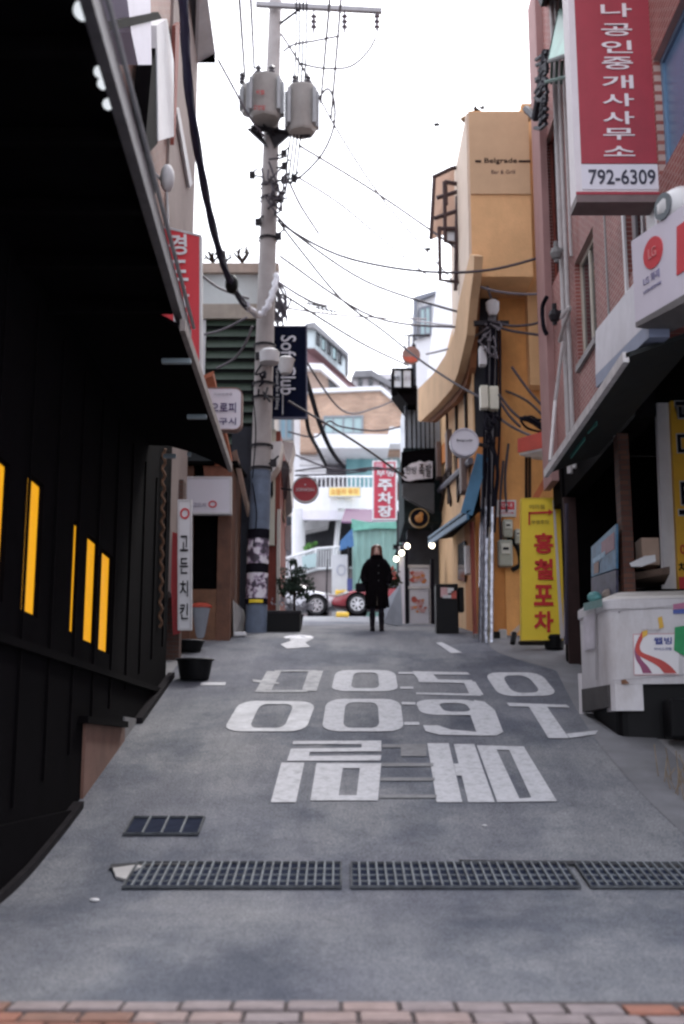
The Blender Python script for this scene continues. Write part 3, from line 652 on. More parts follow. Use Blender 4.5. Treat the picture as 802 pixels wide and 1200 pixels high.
m = MB(); bpx(m, 200, 319, 324, 356, LY-.08, .15); m.build('parapet', M('pale_mint_parapet', (.62, .66, .66), .6, .08, 2, dirt=.3, dirtcol=(.35, .36, .34)), gh)
m = MB(); bpx(m, 200, 308, 327, 319, LY-.2, .3); m.build('coping', M('tan_coping', (.48, .38, .32), .8, .15, 3, dirt=.3), gh)
m = MB(); bpx(m, 237, 372, 240, 444, LY-.1, .06); m.build('edge_trim', white, gh)
m = MB(); bpx(m, 272, 500, 297, 735, LY-1.0, .9); m.build('side_bay', M('navy_render', (.016, .018, .028), .7, .3, 3), gh)
m = MB(); m.prism([G(274, 748), G(292, 738), PY(286, 715, G(283, 742).y+.3), PY(273, 703, G(274, 748).y)], (-.1, .6, 0)); solo('ramp_block', m, conc, 'small pale concrete wedge by the timber shop corner', 'concrete wedge')
# roof plants and aerial on the parapet
for px, h_, lb in ((250, .5, 'leftmost dry twiggy plant on the mint parapet'), (262, .45, 'second dry twiggy plant on the mint parapet'), (284, .65, 'bare twig plant on the parapet just left of the pole')):
    b = PY(px, 308, LY); o = T('roof_plant', lb, 'plant', b, 0, 'plants on the parapet'); m = MB(); rg = random.Random(px)
    for _ in range(7):
        e = b + Vector((rg.uniform(-.2, .2), rg.uniform(-.1, .1), rg.uniform(.5, 1)*h_*.6)); m.tube([b, lerp(b, e, .5) + Vector((rg.uniform(-.05, .05), 0, 0)), e], .024, 4)
    m.build('stem', timber, o); m = MB(); m.leaves(b + Vector((0, 0, h_*.35)), (.2, .1, .15), 26, .04, seed=px); m.build('foliage', M('dry_leaf', (.10, .09, .06), .8, .3, 6), o)

# ------------------------------------------------ utility pole
pb = G(301, 733)
PYY = 22.6; pb = Vector((PY(300, 740, PYY).x, PYY, gz(PYY)-.3))
pt = PY(325, -60, PYY)
up = T('utility_pole', 'tall concrete utility pole with transformers, crossarm and pasted posters at its foot', 'utility pole', pb)
polem = M('pole_concrete', (.36, .33, .32), .85, .12, 3, bump=.2, bscale=30, dirt=.35, dirtcol=(.15, .13, .13))
def PP(py):      # point on the pole axis
    a, b = PY(300, 740, PYY), PY(323, 0, PYY); return lerp(a, b, (740-py)/740)
m = MB(); m.tube([pb, PP(600), PP(400), PP(200), PP(0), PP(-60)], [.20, .195, .18, .165, .13, .125], 20); m.build('shaft', polem, up, True)
m = MB(); m.tube([PP(744)-Vector((0,0,.1)), PP(567)], [.206, .200], 20); m.build('painted_base', M('blue_grey_paint', (.13, .165, .23), .7, .25, 4, dirt=.6, dirtcol=(.07, .08, .1)), up, True)
def wrap(py0, py1, r, mat, name, a0=200, a1=340, n=14, par=up):
    a, b = PP(py0), PP(py1); vs = []; fs = []
    for c in (a, b):
        for k in range(n+1):
            g = R(a0 + (a1-a0)*k/n); vs.append(c + Vector((math.cos(g)*r, math.sin(g)*r, 0)))
    for k in range(n): fs.append((k, k+1, n+2+k, n+1+k))
    return MB().add(vs, fs).build(name, mat, par)
def posterm():
    m_ = bpy.data.materials.new('poster_print'); m_.use_nodes = True; n = m_.node_tree.nodes; l = m_.node_tree.links; b = n['Principled BSDF']; tc = n.new('ShaderNodeTexCoord')
    z = n.new('ShaderNodeTexNoise'); z.inputs['Scale'].default_value = 7; z.inputs['Detail'].default_value = 5; l.new(tc.outputs['Object'], z.inputs['Vector'])
    r = n.new('ShaderNodeValToRGB'); e = r.color_ramp.elements; e[0].position = .44; e[0].color = (.05, .04, .06, 1); e[1].position = .56; e[1].color = (.68, .64, .70, 1); q = e.new(.5); q.color = (.3, .22, .32, 1)
    l.new(z.outputs['Fac'], r.inputs[0]); l.new(r.outputs[0], b.inputs['Base Color']); b.inputs['Roughness'].default_value = .5; return m_
pm_ = posterm()
for y0, y1 in ((669, 641), (706, 678)):
    wrap(y0, y1, .222, pm_, 'poster'); wrap(y1+1, y1-9, .225, ink, 'poster_header')
wrap(712, 706, .226, ink, 'poster_footer'); wrap(711, 707.5, .230, yellow, 'yellow_strip', 235, 305)
for py in (565, 540, 486, 470, 426, 300, 252, 236):
    wrap(py+1.6, py-1.6, .225 if py > 400 else .2, darkmetal, 'clamp_band', 0, 359, 20)
# bundle of small fittings up the pole
rg = random.Random(5)
for py, dx in ((560, .25), (446, .2), (440, -.1), (300, .22), (283, -.2), (255, .25), (232, .3), (226, -.35), (215, .3), (200, .28), (230, .5)):
    c = PP(py) + Vector((dx, -.15, 0)); m = MB(); m.bbox(c.x-.06, c.x+.06, c.y-.05, c.y+.05, c.z-.07, c.z+.07, .01); m.cyl(c, PP(py), .02, n=6); m.cyl(c + Vector((0, 0, .05)), c + Vector((.1, 0, .14)), .02, n=6); m.build('insulator_bracket', darkmetal, up)
# pale lamp bucket and white shroud
c = PP(443) + Vector((.12, -.25, 0)); m = MB(); m.loft(lathe([(.1, -.15), (.19, -.12), (.2, .1), (.12, .16)], c)); m.build('junction_shroud', whited, up, True)
# crossarm
a, b = PY(300, 5, PYY-.25), PY(448, 13, PYY-.25); m = MB(); m.prism([a + Vector((0, -.05, -.05)), a + Vector((0, .05, -.05)), a + Vector((0, .05, .05)), a + Vector((0, -.05, .05))], b - a); m.build('crossarm', M('grey_arm', (.3, .29, .3), .6, .15, 5), up)
m = MB(); m.cyl(PP(36), PY(355, 8, PYY-.25), .03, n=6); m.build('brace', darkmetal, up)
for px in (368, 404, 442):
    c = PY(px, 12, PYY-.25); m = MB(); prof = [(.02, 0), (.02, -.1)]
    z = -.1
    for k in range(3): prof += [(.06, z-.02), (.075, z-.05), (.03, z-.08), (.03, z-.11)]; z -= .12
    prof += [(.015, z-.1)]
    m.loft(lathe([(r*.95, z_) for r, z_ in prof], c, 10)); m.build('insulator', M('insulator_brown', (.12, .1, .12), .4, .2, 5), up, True)
# transformers
trm = M('transformer_grey', (.42, .40, .38), .75, .1, 3, metal=0, dirt=.4, dirtcol=(.2, .16, .14))
def transformer(px, py0, py1, r, YY, label):
    c = PY(px, py1, YY); t = PY(px, py0, YY); h = t.z - c.z; o = T('transformer', label, 'transformer', c)
    m = MB(); m.loft(lathe([(r*.9, 0), (r*.95, .03), (r, .05), (r, h-.08), (r*1.05, h-.06), (r*1.05, h-.03), (r*.75, h), (r*.1, h+.03)], c, 8)); m.build('tank', trm, o, True)
    for k in range(6):
        g = R(180*k/5 + 180); 
        if k in (2, 3): continue
        cc = c + Vector((math.cos(g)*r*1.05, math.sin(g)*r*1.05, 0)); m = MB(); m.bbox(cc.x-.035, cc.x+.035, cc.y-.09, cc.y+.09, cc.z+.1, cc.z+h-.12, .01); m.build('cooling_fin', M('fin_grey', (.3, .3, .31), .55, .1, 3), o)
    for dx in (-.15, .12):
        cc = c + Vector((dx, -.05, h)); m = MB(); m.loft(lathe([(.04, 0), (.07, .04), (.04, .08), (.07, .12), (.03, .16), (.07, .2), (.02, .28)], cc, 10)); m.build('bushing', M('bushing_dark', (.07, .065, .075), .35, .2, 5), o, True)
    return o
t1 = transformer(311, 92, 141, .33, PYY-.45, 'left pole transformer, a grey tank with red markings')
c = PY(305, 108, PYY-.82); text('위험', c, XU, ZU, .16, .1, redink, t1); text('고전압', PY(304, 126, PYY-.82), XU, ZU, .24, .1, redink, t1)
t2 = transformer(354, 103, 156, .30, PYY-.35, 'right pole transformer, a plain grey tank beside the pole')
c = PY(294, 108, PYY-.4); t3 = transformer(292, 100, 134, .16, PYY-.1, 'small grey cylinder at the far left of the pole transformers')
m = MB(); m.prism([PY(294, 146, PYY-.3), PY(364, 156, PYY-.3), PY(364, 159, PYY-.3), PY(294, 149, PYY-.3)], (0, .12, 0)); m.prism([PY(294, 146, PYY+.2), PY(364, 156, PYY+.2), PY(364, 159, PYY+.2), PY(294, 149, PYY+.2)], (0, .12, 0)); m.prism([PY(312, 150, PYY-.25), PY(345, 152, PYY-.25), PY(322, 172, PYY-.2)], (0, .1, 0)); m.prism([PY(290, 150, PYY-.25), PY(303, 150, PYY-.25), PY(314, 172, PYY-.2)], (0, .1, 0)); m.build('platform', darkmetal, up)
for i, px in enumerate((294, 301, 309, 318, 326)):
    m = MB(); m.cyl(PY(px, 146+rg.uniform(0, 8), PYY-.4), PP(176) + Vector((rg.uniform(-.15, .15), -.15, rg.uniform(-.1, .1))), .025, n=6); m.build('stay', darkmetal, up)
m = MB()
for px in (348, 352, 356, 360): m.tube([PY(px, -40, PYY-.3), PY(px-1, 60, PYY-.3), PY(px-5, 140, PYY-.3), PY(px-14, 215, PYY-.2)], .02, 5)
m.build('dropper_cables', darkmetal, up)
for px, py0, py1 in ((296, 560, 450), (297, 640, 566)):
    m = MB(); m.tube(smoothpath([PY(px, py0, PYY-.23), PY(px+4, (py0+py1)/2, PYY-.23), PY(px-1, py1, PYY-.23)]), .013, 6); m.build('conduit', ink, up)
# thick bundle slung from the top left to the pole
def cable(name, label, pts, r, mat, cat='cable', group=None, n=8, parts=None):
    p = smoothpath(pts, n); m = MB(); m.tube(p, r, 6); c = p[0]
    loc = Vector(min(p, key=lambda q: q.z)); return tag(m.build(name, mat, None, True, loc), label, cat, group)
bpts = [PY(214, -30, 15), PY(216, 20, 15.3), PY(222, 110, 16), PY(237, 205, 17.3), PY(252, 275, 18.6), PY(268, 325, 19.8), PY(287, 357, 21.2), PY(303, 369, 22.2)]
o = T('cable_bundle', 'thick dark blue-black cable bundle swooping from upper left to the pole', 'cable bundle', bpts[-1])
sp_ = smoothpath(bpts, 10); cm = M('blue_black_cable', (.012, .011, .035), .6, .3, 8)
rg = random.Random(8)
m = MB(); m.tube(sp_, [.07 - .025*i/len(sp_) for i in range(len(sp_))], 8); m.build('bundle', cm, o, True)
for k in range(4):
    off = [Vector((math.cos(i*.25+k*1.6), 0, math.sin(i*.25+k*1.6)))*(.055-.015*i/len(sp_)) for i in range(len(sp_))]
    m = MB(); m.tube([p + q_ for p, q_ in zip(sp_, off)], .022, 6); m.build('strand', cm, o, True)
m = MB(); c = sp_[52]; m.ball(c, .14, 10, (.9, 1, 1.3)); m.build('splice_box', blkplastic, o, True)
wp = smoothpath([PY(288, 357, 21.2), PY(303, 369, 22.1), PY(313, 360, 22.1), PY(321, 340, 22.2), PY(325, 322, 22.4)], 6)
m = MB(); m.tube([p + Vector((.02*math.cos(i*2), 0, .02*math.sin(i*2))) for i, p in enumerate(wp)], .065, 8); m.build('white_wrap', M('white_tape', (.6, .6, .64), .6, .25, 25), o, True)
# tangle behind the pole
rg = random.Random(12); m = MB()
for k in range(16):
    a = PY(322+rg.uniform(-3, 6), 325+rg.uniform(-8, 20), PYY+.3); b = PY(328+rg.uniform(-5, 14), 378+rg.uniform(-12, 6), PYY+.5)
    mid = lerp(a, b, .5) + Vector((rg.uniform(-.15, .25), 0, rg.uniform(-.2, .1))); m.tube(smoothpath([a, mid, b], 4), .022, 5)
solo('cable_tangle', m, M('grey_cable', (.13, .12, .14), .7, .4, 12), 'hanging tangle of grey and dark cables right of the pole', 'cable tangle')
# white scatter at pole foot (snow or bag)
def heap(px0, px1, py, h, label):
    a, b = G(px0, py), G(px1, py); c = lerp(a, b, .5); rx = (b-a).length/2; m = MB(); rings = []
    for r, z in ((1, 0), (.93, .25), (.75, .6), (.45, .9), (.12, 1)):
        ring = []
        for k in range(28):
            dx = math.cos(2*math.pi*k/28)*r*rx*(1+.14*math.sin(k*2.3)); dy = math.sin(2*math.pi*k/28)*r*.22*(1+.2*math.sin(k*3.1)); y_ = c.y + dy
            ring.append(Vector((c.x+dx, y_, gz(y_) + z*h*(1+.25*math.sin(k*1.9+z*4)) - .02)))
        rings.append(ring)
    m.loft(rings); solo('snow_heap', m, M('old_snow', (.78, .78, .82), .8, .06, 6, bump=.6, bscale=18), label, 'snow heap', 'low white heaps at the foot of the pole', True)
heap(284, 342, 738, .16, 'low white heap at the foot of the pole'); heap(328, 372, 747, .05, 'flat white patch right of the planter')
def flat(name, pts, label, mat, cat):
    m = MB(); m.prism([G(x, y, .02) for x, y in pts], (0, 0, .01)); solo(name, m, mat, label, cat)
m = MB(); c = G(281, 746); m.bbox(c.x-.12, c.x+.12, c.y-.1, c.y+.1, c.z, c.z+.08, .02); solo('white_block', m, white, 'small white block by the concrete wedge', 'block')

# ------------------------------------------------ blue-black club banner
Ys = 24.0
s = hsign('club_banner', W4(315, 382, 360, 490, Ys), .08, navy, M('banner_edge', (.08, .08, .12), .6, .1, 4), 'dark navy vertical banner with white sideways lettering beside the pole')
text('Soft Club', PY(338, 428, Ys)+d_, -ZU, XU, 1.30, .32, whitesign, s, off=.006)
text('European Bar & Dining', PY(325, 456, Ys)+d_, -ZU, XU, .9, .09, whited, s)
m = MB(); a = PY(332, 428, Ys-.03); b = PY(332, 486, Ys-.03); m.box(a.x-.008, a.x+.008, Ys-.04, Ys-.01, b.z, a.z); m.build('rule', whited, s)
m = MB(); m.cyl(PY(318, 395, Ys+.04), PP(395), .02, n=6); m.cyl(PY(318, 480, Ys+.04), PP(480), .02, n=6); m.build('bracket', darkmetal, s)
c = PY(335, 428, Ys-.8); o = T('flood_lamp', 'pale bucket-shaped lamp hanging in front of the navy banner', 'lamp', c)
m = MB(); m.loft(lathe([(.10, -.18), (.14, -.1), (.17, .08), (.19, .12), (.1, .17)], c)); m.build('shade', whited, o, True); m = MB(); m.tube(smoothpath([c + Vector((0, 0, .15)), c + Vector((-.25, .2, .25)), PP(415)]), .015, 6); m.build('arm', darkmetal, o)

# ------------------------------------------------ left far shop with white awnings
ls = T('corner_shop', 'narrow red-brown corner shop right of the pole under pale awnings', 'building', (-2, 26, gz(25)))
WYs = 24.6
m = MB(); a = PY(312, 500, WYs); b = PY(327, 700, WYs); m.box(-3, b.x, WYs, 27.5, gz(25)-.5, PY(320, 505, WYs).z); m.build('wall', redbrown, ls)
m = MB(); a = PY(325, 600, WYs-.1); m.box(a.x, b.x+.02, WYs-.12, WYs, gz(25)-.5, PY(320, 598, WYs).z); m.build('door_frame', M('cream_frame', (.55, .5, .45), .6, .1, 4), ls)
m = MB(); a = PY(313, 560, WYs-.2); b2 = PY(322, 600, WYs-.2); m.box(a.x, b2.x, WYs-.12, WYs, PY(313, 640, WYs).z, PY(313, 505, WYs).z); m.build('wall', cream, ls, label='cream upper wall strip')
m = MB(); m.box(PY(313, 560, WYs).x, PY(318, 0, WYs).x, WYs-.2, WYs-.1, gz(24.5), PY(313, 640, WYs).z); m.build('post', white, ls)
awn = M('pale_canvas', (.60, .56, .55), .8, .08, 4, dirt=.4, dirtcol=(.3, .27, .26))
for i, (pts, lb) in enumerate(((((314,518),(331,517),(326,544),(316,560)), 'nearer pale canvas awning right of the pole'), (((331,517),(345,519),(339,545),(334,536)), 'farther pale canvas awning right of the pole'))):
    Y0 = 24.0 + i*.9; o = T('awning', lb, 'awning', PY(pts[0][0], pts[0][1], Y0+1), 0, 'pale awnings on the corner shop')
    q = [PY(pts[0][0], pts[0][1], Y0), PY(pts[1][0], pts[1][1], Y0), PY(pts[2][0], pts[2][1], Y0-.1), PY(pts[3][0], pts[3][1], Y0-.1)]
    m = MB(); m.prism(q, (0, .9, 0)); m.build('canvas', awn, o)
# dark sloping underside/side sheets
o = T('side_awning', 'black sloping side awning hanging down beneath the pale canvas', 'awning', PY(330, 560, 24.5))
m = MB(); m.prism([PY(313, 560, 24.3), PY(318, 546, 24.3), PY(334, 605, 26), PY(333, 612, 26), PY(322, 602, 24.6)], (0, .1, .03)); m.build('sheet', blk2, o)
m = MB(); m.prism([PY(334, 540, 25), PY(339, 548, 25), PY(343, 600, 27), PY(334, 608, 27)], (-.4, .1, .03)); m.build('sheet', M('grey_sheet', (.2, .19, .2), .7, .2, 4), o)
m = MB(); m.tube([PY(318, 546, 24.25), PY(334, 612, 26)], .025, 6); m.tube([PY(334, 585, 26), PY(334, 608, 26)], .02, 6); m.build('edge_bar', M('rusty_tan', (.4, .3, .24), .7, .2, 5), o)
m = MB(); m.prism([PY(327, 548, 25.5), PY(341, 546, 25.5), PY(342, 550, 25.5), PY(334, 552, 25.5)], (0, .2, .02)); solo('dark_clip', m, blkplastic, 'small dark bundle tied across the awnings', 'bundle')
m = MB(); m.prism([PY(332, 617, 27), PY(342, 615, 27), PY(340, 645, 27), PY(329, 642, 27)], (0, .03, 0)); s = solo('hanging_cloth', m, M('grey_cloth', (.45, .44, .46), .8, .1, 4), 'small pale grey hanging notice under the side awning', 'notice')

# round red sign
def roundsign(c, r, label, mp, mr, name='round_sign', d=.12):
    o = T(name, label, 'sign', (c.x, c.y, c.z - r))
    MB().disc(c, XU, ZU, r*.93, 40, (0, d, 0)).build('face', mp, o)
    n = 40; P_ = lambda q, dy: [c + Vector((math.cos(2*math.pi*k/n)*r*q, dy, math.sin(2*math.pi*k/n)*r*q)) for k in range(n)]
    MB().ring(P_(1, -.02), P_(.9, -.02), (0, d+.03, 0)).build('rim', mr, o); return o
c = PY(358, 573.5, 25.0); s = roundsign(c, .29, 'round dark red sign with thin white lettering and pale rim', M('deep_red', (.36, .02, .03), .5, .08, 3), whited)
text('SORAKSAU', c + Vector((0, -.03, -.01)), XU, ZU, .40, .07, white, s); text('★', c + Vector((0, -.03, .1)), XU, ZU, .05, .05, white, s)
m = MB(); m.cyl(c + Vector((-.29, .06, 0)), c + Vector((-1.0, .06, .1)), .025, n=6); m.build('bracket', darkmetal, s)

# planter with clipped shrub
b = G(333, 741); pY = b.y; o = T('planter_box', 'black rectangular planter trough at the top left of the slope', 'planter', b)
m = MB(); a0 = PY(311, 716, pY); a1 = PY(352, 716, pY); m.bbox(a0.x, a1.x, pY, pY+.45, gz(pY)-.02, a0.z, .02); m.build('trough', blkplastic, o); m = MB(); m.bbox(a0.x-.02, a1.x+.02, pY-.02, pY+.47, a0.z-.05, a0.z+.01, .01); m.build('rim', darkmetal, o)
ty = pY + 1.2; bs = Vector((PY(346, 700, ty).x, ty, gz(ty)))
o = T('potted_tree', 'small dark rounded evergreen in front of the white car', 'tree', bs)
tc = PY(346, 683, ty); m = MB(); m.tube([bs, PY(345, 700, ty), tc], [.03, .025, .02], 8)
for q_ in ((330, 680), (357, 690), (340, 662), (350, 700)): m.tube([PY(345, 698, ty), PY(*q_, ty)], .014, 5)
m.build('trunk', timber, o)
m = MB(); m.leaves(tc, (.36, .3, .34), 1500, .036, .2, 4); m.leaves(PY(346, 660, ty), (.10, .1, .14), 220, .034, .1, 5); m.leaves(PY(332, 694, ty), (.12, .12, .18), 200, .034, .1, 6); m.leaves(PY(360, 699, ty), (.12, .1, .16), 200, .034, .1, 6); m.build('crown', M('dark_evergreen', (.028, .05, .032), .7, .4, 4), o)
m = MB(); m.loft(lathe([(.13, 0), (.17, .28), (.19, .3), (.16, .3), (.02, .28)], bs)); m.build('pot', darkmetal, o, True)
ms = MB(); ms.leaves(PY(345, 708, ty+.6), (.42, .25, .24), 300, .045, .2, 9); solo('snowy_shrub', ms, M('frosted_leaf', (.45, .45, .5), .8, .35, 5), 'pale frosted shrub below the dark evergreen', 'shrub')

# ------------------------------------------------ far complex
def PB(mb, px0, py0, px1, py1, Y, d): return bpx(mb, px0, py0, px1, py1, Y, d)
FY = 50.0
fb = T('terraced_building', 'white and tan brick building with curved terrace closing the street', 'building', (-1, 54, 6))
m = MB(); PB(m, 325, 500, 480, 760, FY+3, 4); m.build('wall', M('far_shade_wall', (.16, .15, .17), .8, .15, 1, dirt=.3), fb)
m = MB(); m.prism([PY(352, 458, FY+1), PY(447, 455, FY+1), PY(475, 479, FY+1), PY(475, 530, FY+1), PY(352, 530, FY+1)], (0, 5, 0)); m.build('wall', brickF, fb, label='tan brick upper wall')
m = MB(); m.prism([PY(350, 456, FY+.8), PY(447, 452, FY+.8), PY(448, 457, FY+.8), PY(350, 461, FY+.8)], (0, 5, 0)); m.prism([PY(447, 452, FY+.8), PY(477, 478, FY+.8), PY(477, 483, FY+.8), PY(446, 457, FY+.8)], (0, 5, 0)); m.build('coping', white, fb)
window(fb, [PY(379, 488, FY+1), PY(426, 487, FY+1), PY(426, 509, FY+1), PY(379, 510, FY+1)], -YU, M('grey_frame', (.2, .22, .24), .6, .1, 4), glassb, 4, 1, .09, .2)
m = MB(); m.prism([PY(368, 508, FY), PY(455, 509, FY), PY(457, 500, FY), PY(480, 500, FY), PY(480, 520, FY), PY(457, 520, FY), PY(456, 525, FY), PY(372, 525, FY)], (0, 3, 0)); m.build('ledge', white, fb)
m = MB(); PB(m, 350, 525, 382, 556, FY+1.5, 1); m.build('wall', white, fb, label='white panel wall at the terrace end')
for k in range(4): m = MB(); PB(m, 351, 529+k*7, 381, 531+k*7, FY+1.4, .1); m.build('cladding_line', whited, fb)
window(fb, [PY(406, 532, FY+2), PY(442, 532, FY+2), PY(442, 572, FY+2), PY(406, 572, FY+2)], -YU, M('teal_frame', (.12, .3, .33), .6, .1, 4), M('teal_glass', (.16, .34, .36), .15, .15, 1), 2, 1, .1, .2)
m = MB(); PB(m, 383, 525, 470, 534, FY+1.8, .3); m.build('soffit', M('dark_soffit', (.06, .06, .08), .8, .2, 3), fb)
window(fb, [PY(446, 535, FY+2), PY(472, 535, FY+2), PY(472, 562, FY+2), PY(446, 562, FY+2)], -YU, whited, glassb, 2, 1, .08, .2)
m = MB(); PB(m, 300, 430, 356, 620, FY+2, 3); m.build('wall', M('beige_side', (.40, .35, .31), .8, .1, 2), fb, label='beige side wall')
window(fb, [PY(327, 488, FY+2), PY(344, 488, FY+2), PY(344, 516, FY+2), PY(327, 516, FY+2)], -YU, M('grey_frame', (.2, .22, .24)), M('blue_glass2', (.14, .24, .3), .15, .1, 1), 2, 1, .1, .2)
m = MB(); PB(m, 345, 470, 356, 660, FY+1.9, .3); m.build('pilaster', white, fb)
# curved terrace parapet
arc = []
for k in range(17):
    px = 345 + (480-345)*k/16; arc.append((px, FY - 3.2*math.sin(math.pi*min(1, (k+2)/17))))
def band(y0f, y1f, name, mat, par, t=.25):
    m = MB()
    for (p0, Y0), (p1, Y1) in zip(arc, arc[1:]):
        a, b, c, d = PY(p0, y0f(p0), Y0), PY(p1, y0f(p1), Y1), PY(p1, y1f(p1), Y1), PY(p0, y1f(p0), Y0); m.add([a, b, c, d, a+YU*t, b+YU*t, c+YU*t, d+YU*t], [(0, 1, 2, 3), (4, 7, 6, 5), (0, 4, 5, 1), (3, 2, 6, 7)])
    return m.build(name, mat, par)
band(lambda p: 571, lambda p: 598 - max(0, 372-p)*.0 + (3 if p > 440 else 0), 'terrace_parapet', white, fb)
band(lambda p: 598, lambda p: 609 if p < 420 else 607, 'terrace_band', M('lilac_white', (.60, .58, .64), .7, .06, 2, dirt=.3, dirtcol=(.4, .38, .42)), fb)
m = MB(); m.prism([PY(p, 600, Y) for p, Y in arc] + [PY(480, 600, FY+3), PY(345, 600, FY+3)], (0, 0, .15)); m.build('terrace_floor', whited, fb)
rl = M('white_rail', (.72, .72, .74), .5, .05, 4)
for k in range(22):
    px = 362 + k*5.0; Y = FY - 3.0*math.sin(math.pi*min(1, ((px-345)/135*16+2)/17)); m = MB(); m.cyl(PY(px, 572, Y+.1), PY(px, 559, Y+.1), .022, n=5); m.build('baluster', rl, fb)
m = MB(); m.tube([PY(362+k*5, 558.5, FY+.1 - 3.0*math.sin(math.pi*min(1, ((362+k*5-345)/135*16+2)/17))) for k in range(22)], .04, 6); m.build('handrail', rl, fb)
s = hsign('yellow_notice', W4(385, 570.5, 423, 582, FY-3.4), .08, M('pale_yellow', (.80, .62, .22), .5, .05, 3), whited, 'small pale yellow sign with orange lettering on the white terrace', fr=.03)
text('소방차 주차', PY(404, 576, FY-3.43), XU, ZU, 1.1, .24, M('orange_ink', (.6, .2, .03), .6, .1, 3), s)
for px, py, s_ in ((366, 574, .35), (451, 573, .3)):
    pass
# pillars, stair, dark voids under the terrace
m = MB(); m.cyl(PY(350, 597, FY-1.5), PY(350, 660, FY-1.5), .28, n=18); m.cyl(PY(350, 660, FY-1.5), PY(350, 740, FY-1.5), .28, n=18); m.build('column', white, fb, True)
m = MB(); m.cyl(PY(398.5, 595, FY-2), PY(393, 650, FY-2), .1, n=8); m.build('strut', white, fb)
m = MB(); m.prism([PY(356, 612, FY), PY(386, 604, FY), PY(384, 616, FY), PY(356, 622, FY)], (0, 1.5, 0)); m.build('stair_flight', whited, fb)
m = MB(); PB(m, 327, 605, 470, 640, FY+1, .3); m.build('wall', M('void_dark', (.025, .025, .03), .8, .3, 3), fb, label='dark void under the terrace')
# upper storeys behind
ub = T('purple_house', 'upper house with maroon parapet and strip windows above the brick wall', 'building', (-2, 60, 12))
UY = 58
m = MB(); m.prism([PY(355, 408, UY), PY(369, 408, UY), PY(424, 459, UY+4), PY(355, 459, UY)], (0, 3, 0)); m.build('parapet', M('maroon_wall', (.20, .115, .125), .8, .12, 2), ub)
m = MB(); m.prism([PY(355, 424, UY-.4), PY(378, 427, UY-.4), PY(412, 458, UY-.4), PY(355, 458, UY-.4)], (0, .3, 0)); m.build('wall', M('tan_shade', (.32, .24, .2), .8, .1, 2), ub)
m = MB(); m.prism([PY(350, 425, UY-.9), PY(378, 426, UY-.9), PY(412, 457, UY-.9), PY(404, 457, UY-.9), PY(376, 433, UY-.9), PY(350, 431, UY-.9)], (0, .5, 0)); m.build('eaves_band', white, ub)
m = MB(); m.prism([PY(355, 384, UY+.1), PY(370, 384, UY+.1), PY(405, 418, UY+3), PY(405, 441, UY+3), PY(369, 408, UY+.1), PY(355, 408, UY+.1)], (0, 3, 0)); m.build('wall', M('pale_aqua', (.44, .50, .52), .7, .08, 2), ub)
for k in range(5):
    x0 = 370.5 + k*6.4; y0 = 389 + k*5.4; q = [PY(x0, y0, UY+.0+k*.45), PY(x0+4.6, y0+4, UY+.0+k*.5), PY(x0+4.6, y0+18, UY+.0+k*.5), PY(x0, y0+15, UY+.0+k*.45)]
    window(ub, q, -YU, ink, glassb if k % 2 else glassd, 1, 1, .05, .1)
m = MB(); m.prism([PY(358, 379, UY-.3), PY(369, 377, UY-.3), PY(409, 414, UY+2.6), PY(408, 418, UY+2.6), PY(368, 384, UY-.3), PY(358, 384, UY-.3)], (0, 4, .1)); m.build('roof', M('grey_roof', (.2, .2, .21), .7, .2, 3), ub)
m = MB(); m.prism([PY(384, 441, UY-.5), PY(394, 446, UY-.5), PY(402, 457, UY-.5), PY(386, 457, UY-.5)], (0, .1, 0)); m.build('window', glassd, ub)
rb = T('grey_roof_house', 'distant small house with grey pitched roof on the skyline', 'building', (1, 66, 14))
m = MB(); PB(m, 414, 438, 466, 470, 66, 4); m.build('wall', M('grey_white_wall', (.5, .48, .5), .8, .1, 2), rb)
m = MB(); m.prism([PY(412, 442, 65.6), PY(416, 434, 65.6), PY(436, 433, 65.6), PY(470, 455, 65.6), PY(470, 460, 65.6), PY(436, 441, 65.6)], (0, 5, 0)); m.build('roof', M('slate_roof', (.17, .17, .18), .8, .2, 3), rb)
for px in (420, 432, 444, 455): m = MB(); PB(m, px, 444, px+5, 456, 65.8, .1); m.build('window', glassd, rb)
m = MB(); PB(m, 475, 470, 500, 560, 57, 4); s = solo('grey_block', m, M('grey_far', (.25, .27, .32), .8, .2, 2), 'narrow blue-grey building glimpsed beside the black shop', 'building')

# ramp with railing
rp = T('ramp_wall', 'grey-brown retaining wall of the ramp with white railing on top', 'ramp', (-2, 46, 6))
RY = 44.5
m = MB(); m.prism([PY(328, 672, RY), PY(372, 666, RY), PY(412, 666, RY), PY(412, 740, RY), PY(328, 740, RY)], (0, 3, 0)); m.build('wall', M('ramp_grey_brown', (.24, .20, .2), .85, .2, 1.2, dirt=.5, dirtcol=(.1, .06, .05)), rp)
def rail(pts_top, dy, n):
    L = len(pts_top); m = MB(); m.tube([PY(x, y, RY-.1) for x, y in pts_top], .055, 6); m.build('handrail', rl, rp)
    m = MB(); m.tube([PY(x, y+dy, RY-.1) for x, y in pts_top], .05, 6); m.build('bottom_rail', rl, rp)
    for k in range(n+1):
        x = pts_top[0][0] + (pts_top[-1][0]-pts_top[0][0])*k/n
        for (xa_, ya_), (xb_, yb_) in zip(pts_top, pts_top[1:]):
            if xa_ <= x <= xb_: y = ya_ + (yb_-ya_)*(x-xa_)/(xb_-xa_); break
        m = MB(); m.cyl(PY(x, y, RY-.1), PY(x, y+dy, RY-.1), .06 if k % 7 == 0 else .024, n=6); m.build('baluster', rl, rp)
rail([(327, 657), (372, 643), (399, 641), (413, 641)], 24, 28)
